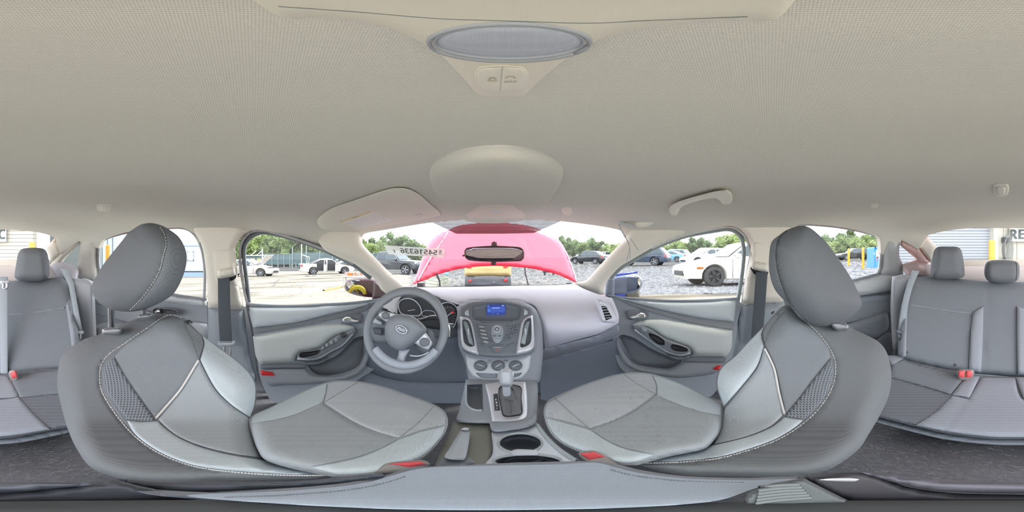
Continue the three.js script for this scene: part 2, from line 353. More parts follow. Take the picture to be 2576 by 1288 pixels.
// rear corner trims and shelf, left
struct('trim_5', shape([[139, 598, 1], [150, 626], [160, 640], [126, 662, 1], [122, 640], [114, 624, 1]], { d: 3.3, r: 10, b: 0.03, t: 0.04, cell: 6 }), M.trim);
struct('trim_6', shape([[139, 598, 1], [170, 606], [206, 603], [199, 614, 1], [176, 638], [156, 661, 1], [160, 668, 1], [124, 668, 1], [142, 646], [158, 630, 1]], { d: 3.29, r: 9, b: 0.03, t: 0.04, cell: 6 }), M.trim);
struct('trim_7', shape([[196, 572, 1], [252, 572, 1], [246, 640], [250, 700, 1], [235, 712, 1], [200, 702, 1], [193, 690], [198, 650], [199, 616, 1]], { d: 3.29, r: 26, b: 0.05, t: 0.05, cell: 6 }), plastic('#a19f9a', 0.7));
{
  const g = frame('trim_8');
  panel(g, 'shelf_back', M.trim, [[-160, 653, 1], [40, 653, 1], [40, 669, 1], [-160, 669, 1]], { d: 3.34, t: 0.03 });
  panel(g, 'shelf_front', plastic('#8f8a88', 0.8), [[-160, 669, 1], [40, 669, 1], [126, 666], [165, 668, 1], [180, 700], [175, 712, 1], [-160, 712, 1]], { d: (x, y) => 3.33 - (y - 669) * 0.002, t: 0.03, r: 8, b: 0.02 });
  panel(g, 'corner_ledge', M.dash, [[124, 667, 1], [157, 660], [194, 673], [197, 690], [190, 706, 1], [150, 700, 1], [135, 680]], { d: (x, y) => 3.26 - (y - 660) * 0.002, t: 0.04, r: 10, b: 0.03 });
}
// rear corner trims and shelf, right
struct('trim_9', shape([[2331, 592, 1], [2357, 621, 1], [2345, 662, 1], [2338, 658], [2310, 622, 1], [2322, 604]], { d: 3.3, r: 9, b: 0.03, t: 0.04, cell: 6 }), M.trim);
struct('trim_10', shape([[2266, 604, 1], [2290, 608], [2310, 622, 1], [2340, 660, 1], [2310, 672], [2275, 672, 1], [2271, 664, 1], [2306, 653, 1], [2264, 617, 1]], { d: 3.29, r: 8, b: 0.03, t: 0.04, cell: 6 }), std('#e3bdb8', 0.6));
struct('trim_11', shape([[2212, 570, 1], [2268, 570, 1], [2262, 640], [2272, 668], [2272, 700, 1], [2206, 700, 1], [2213, 670], [2216, 628]], { d: 3.3, r: 28, b: 0.06, t: 0.05, cell: 6 }), plastic('#8a8c8e', 0.7));
{
  const g = frame('trim_12');
  panel(g, 'shelf_back', M.trim, [[2340, 653, 1], [2740, 653, 1], [2740, 669, 1], [2340, 669, 1]], { d: 3.34, t: 0.03 });
  panel(g, 'shelf_front', plastic('#94908f', 0.8), [[2300, 669, 1], [2740, 669, 1], [2740, 712, 1], [2300, 712, 1]], { d: (x, y) => 3.33 - (y - 669) * 0.002, t: 0.03, r: 8, b: 0.02 });
  panel(g, 'corner_ledge', std('#cdb9bb', 0.6), [[2272, 664], [2306, 660], [2342, 666, 1], [2340, 692, 1], [2298, 694], [2276, 688]], { d: (x, y) => 3.26 - (y - 660) * 0.002, t: 0.04, r: 10, b: 0.03 });
}
// window glass
const pane = (name, c, d = 3.31) => { const g = frame(name); panel(g, 'pane', M.glass, c, { d, t: 0, cell: 40, step: 20 }); return g; };
pane('window_1', hard([[900, 580], [985, 566], [1160, 545], [1320, 545], [1420, 550], [1530, 566], [1585, 580], [1580, 610], [1500, 700], [1440, 735], [1050, 735], [960, 690], [900, 630]]));
pane('window_2', hard([[600, 600], [640, 572], [700, 580], [830, 620], [950, 700], [980, 770], [612, 775]]));
pane('window_3', hard([[1518, 760], [1530, 690], [1640, 615], [1800, 568], [1860, 568], [1880, 620], [1872, 770]]));
pane('window_4', hard([[240, 605], [330, 575], [440, 566], [490, 580], [520, 640], [524, 760], [240, 740]]));
pane('window_5', hard([[1990, 560], [2050, 560], [2160, 574], [2220, 600], [2216, 700], [1990, 780]]));
pane('window_6', hard([[-160, 570], [0, 570], [80, 575], [145, 592], [120, 660], [-160, 660]]), 3.36);
pane('window_7', hard([[2322, 590], [2380, 574], [2450, 568], [2740, 568], [2740, 660], [2322, 660]]), 3.36);
pane('window_8', hard([[150, 668], [200, 608], [206, 680]]), 3.31);
pane('window_9', hard([[2258, 604], [2312, 654], [2262, 668]]), 3.31);
{ // black dotted band printed at the top of the windscreen, a real fired-on enamel with gaps
  const w = scene.children.find((o) => o.name === 'window_1');
  const dots = grid(256, 256, (u, v) => { const k = 16, r = Math.floor(v * k), x = (u * k + (r % 2) * 0.5) % 1 - 0.5, y = (v * k) % 1 - 0.5; return Math.hypot(x, y) < 0.555 ? 1 : 0; });
  const enamel = new THREE.MeshStandardMaterial({ color: '#3a3438', roughness: 0.6, alphaMap: scaled(dots, 0.08), transparent: true });
  panel(w, 'dotted_band', enamel, hard([[1079, 556], [1166, 545], [1317, 545], [1412, 552], [1408, 558], [1343, 586], [1270, 588], [1148, 588]]), { d: 3.295, t: 0, cell: 30 });
  part(w, 'lower_seal', cord([[1038, 723], [1100, 722], [1200, 721], [1290, 719], [1400, 717], [1448, 714]], 3.28, 0.004), M.rubber);
}
// body-side door frames: the rubber seals and the reveals round the side windows
function sideFrame(name, list) { const g = frame(name); for (const [n, mat, line, w, d, w2] of list) panel(g, n, mat, band(smooth(line, false), w, w2 ?? w), { raw: true, d, t: 0.05, r: Math.max(2, w / 2), b: 0.012, cell: 6 }); return g; }
sideFrame('trim_13', [
  ['door_seal', plastic('#8b898c', 0.6), [[645, 884], [634, 820], [622, 765], [612, 720], [604, 665], [604, 625], [614, 600], [632, 584], [660, 580], [690, 586], [745, 602], [824, 631], [890, 664]], 6, 3.215],
  ['window_channel', plastic('#545a5c', 0.6), [[626, 762], [619, 700], [613, 650], [614, 620], [624, 602], [642, 589], [664, 584], [700, 590], [745, 602], [824, 631], [895, 667], [935, 698]], 8, 3.235, 15],
  ['lower_seal', plastic('#55575b', 0.6), [[622, 765], [634, 820], [644, 883], [653, 944], [670, 982], [698, 999], [740, 1000]], 9, 3.2],
]);
sideFrame('trim_14', [
  ['door_seal', plastic('#a3a4a2', 0.6), [[1806, 974], [1842, 897], [1858, 804], [1868, 765], [1876, 717], [1883, 676], [1888, 640], [1881, 605], [1862, 582], [1836, 570], [1800, 574], [1730, 589], [1678, 606], [1638, 624]], 7, 3.215],
  ['window_channel', plastic('#6d7474', 0.6), [[1856, 762], [1866, 700], [1872, 640], [1867, 602], [1852, 584], [1832, 577], [1804, 580], [1730, 593], [1678, 610], [1638, 628], [1588, 657], [1559, 675], [1535, 700]], 8, 3.235, 10],
]);
sideFrame('trim_15', [['window_channel', plastic('#75787a', 0.6), [[514, 755], [516, 690], [511, 640], [499, 604], [481, 582], [456, 573], [420, 574], [320, 585], [257, 606], [247, 645], [250, 690]], 6, 3.27], ['sill', plastic('#6d7074', 0.6), [[520, 753], [470, 746], [420, 738], [330, 728]], 6, 3.24]]);
sideFrame('trim_16', [['window_channel', plastic('#8c9192', 0.6), [[2000, 568], [2031, 565], [2096, 570], [2150, 579], [2199, 592], [2213, 604], [2217, 630], [2213, 676], [2208, 688]], 6, 3.27], ['sill', plastic('#7b7f82', 0.6), [[2210, 688], [2145, 705], [2080, 722]], 5, 3.24]]);

// ------------------------------------------------------------------ floor and footwells
{
  const g = new THREE.PlaneGeometry(8, 3.2, 90, 40); g.rotateX(-Math.PI / 2); const p = g.attributes.position;
  for (let i = 0; i < p.count; i++) { const x = p.getX(i), z = p.getZ(i); p.setY(i, 0.012 * (noise(x * 0.13 + 5, z * 0.13 + 5, 32, 41) - 0.5) + 0.02 * (noise(x * 0.05 + 5, z * 0.05 + 5, 32, 42) - 0.5)); p.setXYZ(i, x, p.getY(i) + 0.31, z - 1.7); }
  const q = g.attributes.uv; for (let i = 0; i < q.count; i++) q.setXY(i, p.getX(i), p.getZ(i)); g.computeVertexNormals();
  struct('floor', merge(g, bx(8, 0.05, 3.2, 0, 0.265, -1.7)), M.carpet);
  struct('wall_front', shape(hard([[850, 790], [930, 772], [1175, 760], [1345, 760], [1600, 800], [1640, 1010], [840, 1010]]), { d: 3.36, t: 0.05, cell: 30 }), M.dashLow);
  struct('wall_left', shape(hard([[-160, 706], [230, 716], [300, 756], [524, 759], [640, 774], [720, 1010], [-160, 1010]]), { d: 3.4, t: 0.05, cell: 40 }), plastic('#787c80'));
  struct('wall_right', shape(hard([[1560, 770], [1862, 768], [1960, 748], [1995, 745], [2120, 735], [2215, 706], [2740, 706], [2740, 1010], [1560, 1010]]), { d: 3.4, t: 0.05, cell: 40 }), plastic('#70757a'));
}
// ------------------------------------------------------------------ doors
const doorD = curve([[600, 3.28], [755, 3.22], [800, 3.17], [850, 3.12], [950, 3.05], [1010, 3.05]]);
const dd = (h = 0) => (x, y) => doorD(y) - h;
const front_door_left = frame('door_1');
{
  const g = front_door_left;
  panel(g, 'door_panel', M.doorDark, [[620, 768, 1], [718, 770], [824, 766], [930, 757], [990, 748, 1], [985, 870], [950, 920], [917, 945], [850, 985], [790, 1010], [690, 1012], [668, 985], [653, 944], [645, 883], [635, 821]], { d: dd(), t: 0.05, cell: 10, holes: [[[775, 918], [806, 912], [850, 892], [895, 850], [922, 850], [912, 900], [894, 926], [846, 942], [796, 941]]] });
  panel(g, 'window_sill', M.doorDark, band(smooth([[622, 765], [718, 769], [824, 765], [905, 759], [965, 750]], false), 5, 4), { raw: true, d: dd(0.02), t: 0.03, r: 2, b: 0.008, cell: 6 });
  panel(g, 'upper_panel', M.doorLight, [[627, 772, 1], [718, 772], [824, 769], [915, 762], [962, 752, 1], [900, 774], [826, 791], [744, 811], [637, 824, 1], [630, 800]], { d: dd(0.012), r: 12, b: 0.03, t: 0.03, cell: 7 });
  panel(g, 'trim_strip', plastic('#5e6266', 0.6), [[637, 825, 1], [744, 812], [826, 793], [905, 774], [945, 762, 1], [905, 786], [826, 806], [744, 822], [637, 840, 1]], { d: dd(0.01), r: 4, b: 0.008, t: 0.02, cell: 7 });
  panel(g, 'padded_insert', M.doorCloth, [[636, 846, 1], [690, 836], [744, 826], [806, 816], [863, 814], [888, 820], [893, 828], [871, 838], [839, 850], [806, 876], [757, 888], [747, 898], [741, 910, 1], [654, 915, 1], [643, 895]], { d: dd(0.01), r: 18, b: 0.05, t: 0.03, cell: 7 });
  const rest = panel(g, 'armrest', M.dark, [[747, 900], [753, 887], [806, 875], [839, 849], [871, 836], [893, 826], [893, 840], [863, 872], [826, 891], [806, 903], [760, 909], [746, 907]], { d: dd(0.07), r: 8, b: 0.025, t: 0.09, cell: 5, holes: [[[754, 888], [780, 884], [806, 880], [800, 890], [780, 897], [755, 899]]] });
  panel(rest, 'pull_cup', M.black, [[754, 888], [780, 884], [806, 880], [800, 890], [780, 897], [755, 899]], { d: on(rest, 0.001), t: 0.004, r: 5, b: -0.03, cell: 4 });
  panel(rest, 'armrest_edge', M.doorLight, band(smooth([[748, 902], [780, 905], [806, 899], [830, 885], [862, 868], [888, 840]], false), 4.5, 3), { raw: true, d: on(rest, 0.006), t: 0.012, r: 2, b: 0.005, cell: 5 });
  for (const [x, y] of [[811, 876], [821, 870], [833, 864], [845, 857]]) panel(rest, 'window_switch', M.doorDark, [[x - 5, y - 4, 1], [x + 2, y - 8, 1], [x + 6, y - 1, 1], [x - 1, y + 4, 1]], { d: on(rest, 0.006), t: 0.01, r: 2, b: 0.004, cell: 3 });
  panel(rest, 'mirror_knob', M.black, ell(864, 843, 9, 7), { d: on(rest, 0.008), t: 0.012, r: 3, b: 0.006, cell: 3 });
  panel(rest, 'pull_handle', M.dark, [[757, 911], [800, 908], [826, 897], [820, 908], [795, 917], [765, 918]], { d: dd(0.04), r: 4, b: 0.015, t: 0.04, cell: 5 });
  panel(g, 'lower_strip', M.dark, [[656, 917, 1], [745, 913], [772, 915], [768, 926], [720, 927], [657, 929, 1]], { d: dd(0.012), r: 4, b: 0.01, t: 0.02, cell: 6 });
  panel(g, 'door_pocket', plastic('#70757b', 0.65), [[657, 930, 1], [768, 928], [778, 938], [795, 945], [847, 946], [896, 930], [916, 897], [926, 856], [934, 862], [928, 900], [905, 938], [850, 960], [760, 968], [716, 968], [680, 972], [664, 952]], { d: dd(0.05), r: 6, b: 0.02, t: 0.06, cell: 6 });
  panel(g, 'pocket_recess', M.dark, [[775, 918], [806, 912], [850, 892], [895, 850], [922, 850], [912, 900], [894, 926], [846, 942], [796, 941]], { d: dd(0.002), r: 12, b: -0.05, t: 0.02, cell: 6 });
  panel(g, 'reflector', M.reflector, hard([[654, 932], [684, 936], [691, 945], [659, 944]]), { d: dd(0.075), r: 3, b: 0.006, t: 0.012, cell: 4 }, 'red reflector');
  const hb = panel(g, 'handle_bezel', M.dark, [[857, 806], [871, 793], [908, 789], [911, 800], [905, 813], [858, 815]], { d: dd(0.02), r: 3, b: 0.008, t: 0.03, cell: 4 });
  panel(g, 'handle', M.chrome, [[861, 803], [870, 797], [880, 797], [890, 804], [903, 806], [902, 810], [880, 810], [860, 809]], { d: on(hb, 0.012), r: 4, b: 0.012, t: 0.012, cell: 3 }, 'chrome handle');
}
const front_door_right = frame('door_2');
{
  const g = front_door_right;
  panel(g, 'door_panel', M.doorDark, [[1535, 745, 1], [1604, 752], [1723, 757], [1853, 752, 1], [1868, 766, 1], [1857, 804], [1842, 897], [1806, 975], [1780, 1000], [1700, 990], [1610, 950], [1565, 930], [1545, 880]], { d: dd(), t: 0.05, cell: 10, holes: [[[1558, 846], [1590, 848], [1640, 878], [1690, 900], [1716, 906], [1700, 920], [1678, 927], [1606, 918], [1578, 896]]] });
  panel(g, 'window_sill', M.doorDark, band(smooth([[1530, 743], [1609, 752], [1704, 756], [1800, 754], [1856, 750]], false), 4, 5), { raw: true, d: dd(0.02), t: 0.03, r: 2, b: 0.008, cell: 6 });
  panel(g, 'upper_panel', M.doorLight, [[1548, 748, 1], [1604, 755], [1723, 759], [1851, 754, 1], [1850, 780], [1846, 809, 1], [1766, 800], [1680, 783], [1612, 766]], { d: dd(0.012), r: 12, b: 0.03, t: 0.03, cell: 7 });
  panel(g, 'trim_strip', plastic('#6a6e72', 0.6), [[1560, 754, 1], [1612, 768], [1680, 785], [1766, 802], [1846, 810, 1], [1844, 829, 1], [1766, 817], [1680, 796], [1600, 772]], { d: dd(0.01), r: 4, b: 0.008, t: 0.02, cell: 7 });
  panel(g, 'padded_insert', M.doorCloth, [[1592, 817], [1612, 806], [1663, 802], [1723, 811], [1842, 831, 1], [1840, 876], [1826, 897, 1], [1741, 895, 1], [1738, 880], [1714, 868], [1672, 851], [1638, 829], [1612, 822], [1600, 828]], { d: dd(0.01), r: 18, b: 0.05, t: 0.03, cell: 7 });
  const rest = panel(g, 'armrest', M.dark, [[1593, 822], [1612, 819], [1638, 828], [1672, 850], [1714, 866], [1736, 876], [1738, 891], [1714, 896], [1680, 889], [1646, 868], [1617, 846]], { d: dd(0.07), r: 8, b: 0.025, t: 0.09, cell: 5, holes: [[[1632, 838], [1655, 845], [1672, 858], [1672, 868], [1655, 866], [1636, 850]], [[1690, 866], [1712, 870], [1731, 878], [1730, 884], [1705, 884], [1688, 877]]] });
  panel(rest, 'pull_cup', M.black, [[1632, 838], [1655, 845], [1672, 858], [1672, 868], [1655, 866], [1636, 850]], { d: on(rest, 0.001), t: 0.004, r: 5, b: -0.03, cell: 4 });
  panel(rest, 'grip_recess', M.black, [[1690, 866], [1712, 870], [1731, 878], [1730, 884], [1705, 884], [1688, 877]], { d: on(rest, 0.001), t: 0.004, r: 5, b: -0.03, cell: 4 });
  panel(rest, 'armrest_edge', M.doorLight, band(smooth([[1597, 829], [1622, 848], [1650, 868], [1682, 887], [1712, 894], [1736, 888]], false), 4.5, 4), { raw: true, d: on(rest, 0.006), t: 0.012, r: 2, b: 0.005, cell: 5 });
  panel(rest, 'window_switch', M.doorDark, [[1613, 824, 1], [1626, 827, 1], [1628, 835, 1], [1616, 833, 1]], { d: on(rest, 0.006), t: 0.01, r: 2, b: 0.004, cell: 3 });
  panel(rest, 'pull_handle', M.dark, [[1675, 890], [1712, 898], [1735, 895], [1728, 903], [1705, 905], [1685, 899]], { d: dd(0.04), r: 4, b: 0.015, t: 0.04, cell: 5 });
  panel(g, 'lower_strip', M.dark, [[1738, 897], [1826, 899], [1822, 912], [1720, 911], [1724, 899]], { d: dd(0.012), r: 4, b: 0.01, t: 0.02, cell: 6 });
  panel(g, 'door_pocket', plastic('#6c7177', 0.65), [[1555, 848], [1560, 870], [1580, 902], [1604, 921], [1680, 930], [1702, 922], [1720, 911, 1], [1820, 913, 1], [1806, 935], [1770, 945], [1700, 950], [1610, 935], [1570, 912], [1552, 870]], { d: dd(0.05), r: 6, b: 0.02, t: 0.06, cell: 6 });
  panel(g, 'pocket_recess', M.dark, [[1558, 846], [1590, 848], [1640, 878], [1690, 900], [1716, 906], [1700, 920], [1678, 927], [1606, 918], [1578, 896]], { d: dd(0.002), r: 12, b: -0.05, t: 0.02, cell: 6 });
  panel(g, 'reflector', M.reflector, hard([[1793, 929], [1804, 920], [1818, 919], [1810, 931]]), { d: dd(0.075), r: 3, b: 0.006, t: 0.012, cell: 4 }, 'red reflector');
  const hb = panel(g, 'handle_bezel', M.dark, [[1576, 781], [1621, 780], [1633, 792], [1625, 804], [1584, 804], [1578, 794]], { d: dd(0.02), r: 3, b: 0.008, t: 0.03, cell: 4 });
  panel(g, 'handle', M.chrome, [[1585, 797], [1598, 794], [1612, 786], [1620, 787], [1626, 797], [1612, 800], [1585, 801]], { d: on(hb, 0.012), r: 4, b: 0.012, t: 0.012, cell: 3 }, 'chrome handle');
}
{ // rear doors, seen between the front seats and the pillars
  const g = frame('door_3');
  panel(g, 'door_panel', plastic('#75797e', 0.7), [[200, 705, 1], [236, 712], [330, 726], [420, 737], [520, 752, 1], [524, 900, 1], [200, 900, 1]], { d: 3.3, t: 0.05, cell: 12 });
  panel(g, 'window_sill', plastic('#999da1', 0.6), [[205, 702, 1], [240, 705], [330, 726], [436, 742], [518, 752, 1], [519, 772], [430, 762], [330, 752], [215, 735, 1]], { d: 3.27, r: 10, b: 0.04, t: 0.05, cell: 8 });
  const p = panel(g, 'padded_panel', plastic('#888c91', 0.65), [[222, 748, 1], [330, 772], [430, 800], [522, 815, 1], [522, 850, 1], [300, 850, 1], [234, 822, 1], [228, 790]], { d: 3.27, r: 8, b: 0.02, t: 0.03, cell: 10 });
  for (const l of [[[228, 760], [260, 768], [320, 780]], [[232, 790], [270, 797], [320, 810]]]) part(g, 'seam', cord(l, on(p, 0.001), 0.0035), M.doorDark);
  const b = panel(g, 'handle_bezel', M.black, [[384, 781], [392, 775], [436, 778], [448, 784], [447, 791], [430, 792], [386, 789]], { d: 3.24, r: 3, b: -0.006, t: 0.02, cell: 4 });
  part(g, 'handle_rim', cord([[384, 781], [392, 775], [436, 778], [448, 784], [447, 791], [430, 792], [386, 789]], on(b, 0.004), 0.004, { closed: true }), M.dark);
  panel(g, 'handle', M.chrome, [[389, 784], [400, 778], [404, 788], [390, 789]], { d: 3.228, r: 3, b: 0.008, t: 0.01, cell: 3 }, 'chrome handle');
  panel(g, 'armrest', plastic('#7e8287', 0.65), [[232, 826, 1], [260, 812], [320, 815], [340, 840], [240, 860, 1]], { d: 3.2, r: 10, b: 0.04, t: 0.06, cell: 8 });
}
{
  const g = frame('door_4');
  panel(g, 'door_panel', plastic('#6c7176', 0.7), [[1990, 690, 1], [2145, 704], [2210, 690], [2275, 692, 1], [2285, 900, 1], [1990, 920, 1]], { d: 3.3, t: 0.05, cell: 12 });
  panel(g, 'window_sill', plastic('#a9adaf', 0.6), [[2080, 722, 1], [2145, 706], [2206, 692], [2262, 692, 1], [2264, 722], [2200, 738], [2120, 748, 1]], { d: 3.27, r: 10, b: 0.04, t: 0.05, cell: 8 });
  const p = panel(g, 'padded_panel', plastic('#787d82', 0.65), [[2120, 752, 1], [2166, 747], [2247, 739, 1], [2244, 780], [2200, 800], [2139, 812], [2110, 820, 1]], { d: 3.27, r: 6, b: 0.02, t: 0.03, cell: 8 });
  panel(g, 'trim_strip', M.doorDark, band([[2125, 764], [2166, 757], [2247, 748]], 10), { raw: true, d: on(p, 0.004), t: 0.01, r: 3, b: 0.003, cell: 6 });
  panel(g, 'lower_panel', plastic('#6e7379', 0.65), [[2110, 822, 1], [2160, 806], [2232, 784, 1], [2236, 820], [2215, 850], [2170, 845]], { d: 3.25, r: 10, b: 0.03, t: 0.03, cell: 8 });
  panel(g, 'pocket', plastic('#565a60', 0.65), [[2190, 866, 1], [2222, 842], [2240, 836], [2254, 870, 1], [2250, 900, 1], [2200, 900, 1]], { d: 3.22, r: 6, b: 0.02, t: 0.03, cell: 8 });
}

struct('car_front', merge(bx(1.9, 0.5, 1.9, -0.15, 0.63, -4.4, 0.06)), std('#8a1826', 0.5));

struct('trim_17', shape([[184, 706, 1], [215, 700], [238, 712, 1], [240, 780], [244, 870, 1], [196, 870, 1], [190, 780]], { d: 3.12, r: 12, b: 0.04, t: 0.05, cell: 8 }), plastic('#92959a', 0.65));
struct('trim_18', shape([[2244, 696, 1], [2275, 690], [2300, 694, 1], [2290, 760], [2284, 870, 1], [2246, 880, 1], [2240, 780]], { d: 3.14, r: 12, b: 0.04, t: 0.05, cell: 8 }), plastic('#8a8d92', 0.65));
// ------------------------------------------------------------------ front seats
const backD = curve([[780, 2.2], [900, 2.12], [1050, 1.92], [1120, 1.72], [1214, 1.47]]);
const cushD = (x, y) => 0.6 * F / (y - CY);
const cushionD = curve([[930, 2.62], [960, 2.42], [1010, 2.1], [1050, 1.9], [1120, 1.62], [1200, 1.39]]);
function frontSeat(s, name, label) {
  const g = thing(name, label, 'seat');
  // cushion
  const cu = panel(g, 'cushion', M.seatLower, s.cushion, { d: (x, y) => cushionD(y), r: 46, b: 0.11, t: 0.16, taper: 0.93, cell: 7, grooves: s.cushionGrooves });
  part(cu, 'cushion_stitching', stitches(s.cushionStitch, on(cu, 0.003), 5, 3.4, 0.0011), M.thread);
  for (const [n, mat, line] of s.cushionPanels) panel(g, n, mat, line, { d: on(cu, 0.004), r: 4, b: 0.003, t: 0.012, cell: 6, grooves: s.cushionGrooves });
  for (const line of s.cushionSeams) part(cu, 'seam', cord(line, on(cu, 0.0068), 0.0016, { sides: 5 }), M.seam);
  // backrest
  const bk = panel(g, 'backrest', M.seatShell, s.back, { d: (x, y) => backD(y), r: 60, b: 0.14, t: 0.2, taper: 0.92, cell: 7, step: 8, grooves: [{ line: s.stitch, w: 9, depth: 0.012 }] });
  for (const [n, mat, line, b] of s.backPanels) panel(g, n, mat, line, { d: on(bk, 0.005), r: 5, b: b ?? 0.005, t: 0.014, cell: 6, grooves: s.backGrooves });
  part(g, 'stitching', stitches(s.stitch, on(bk, 0.006), 6.4, 4.8, 0.0017), M.thread);
  part(g, 'piping', cord(s.piping, on(bk, 0.013), 0.0042), M.thread, 'white piping');
  for (const line of s.backSeams) part(bk, 'seam', stitches(line, on(bk, 0.0125), 4.4, 2.6, 0.0013), M.darkThread);
  // headrest on its two posts
  const hd = panel(g, 'headrest', M.headrest, s.head, { d: 2.02, r: 78, b: 0.17, t: 0.14, taper: 0.85, cell: 7, backed: true, grooves: [{ line: s.headSeam, w: 8, depth: 0.009 }] });
  panel(hd, 'headrest_side', M.rearCloth, s.headSide, { d: on(hd, 0.003), r: 9, b: 0.007, t: 0.004, cell: 7 });
  part(hd, 'headrest_stitching', stitches(s.headSeam, on(hd, 0.008), 6, 3.6, 0.0013), s.headThread ?? M.thread);
  for (const [x, y0, y1, w, guide] of s.posts) {
    const a = P(x, y0, 2.02), b = P(x, y1, 2.08);
    const post = part(g, 'headrest_post', bar(a, b, w / 2 / F * 2.05, 14), M.chrome);
    const gd = panel(post, 'post_guide', M.guide, guide, { d: 2.0, r: 4, b: 0.014, t: 0.06, cell: 4 });
  }
  if (s.tag) panel(g, 'side_tag', M.darkThread, s.tag, { d: on(bk, 0.004), r: 2, b: 0.002, t: 0.004, cell: 4 });
  return { g, cu, bk };
}
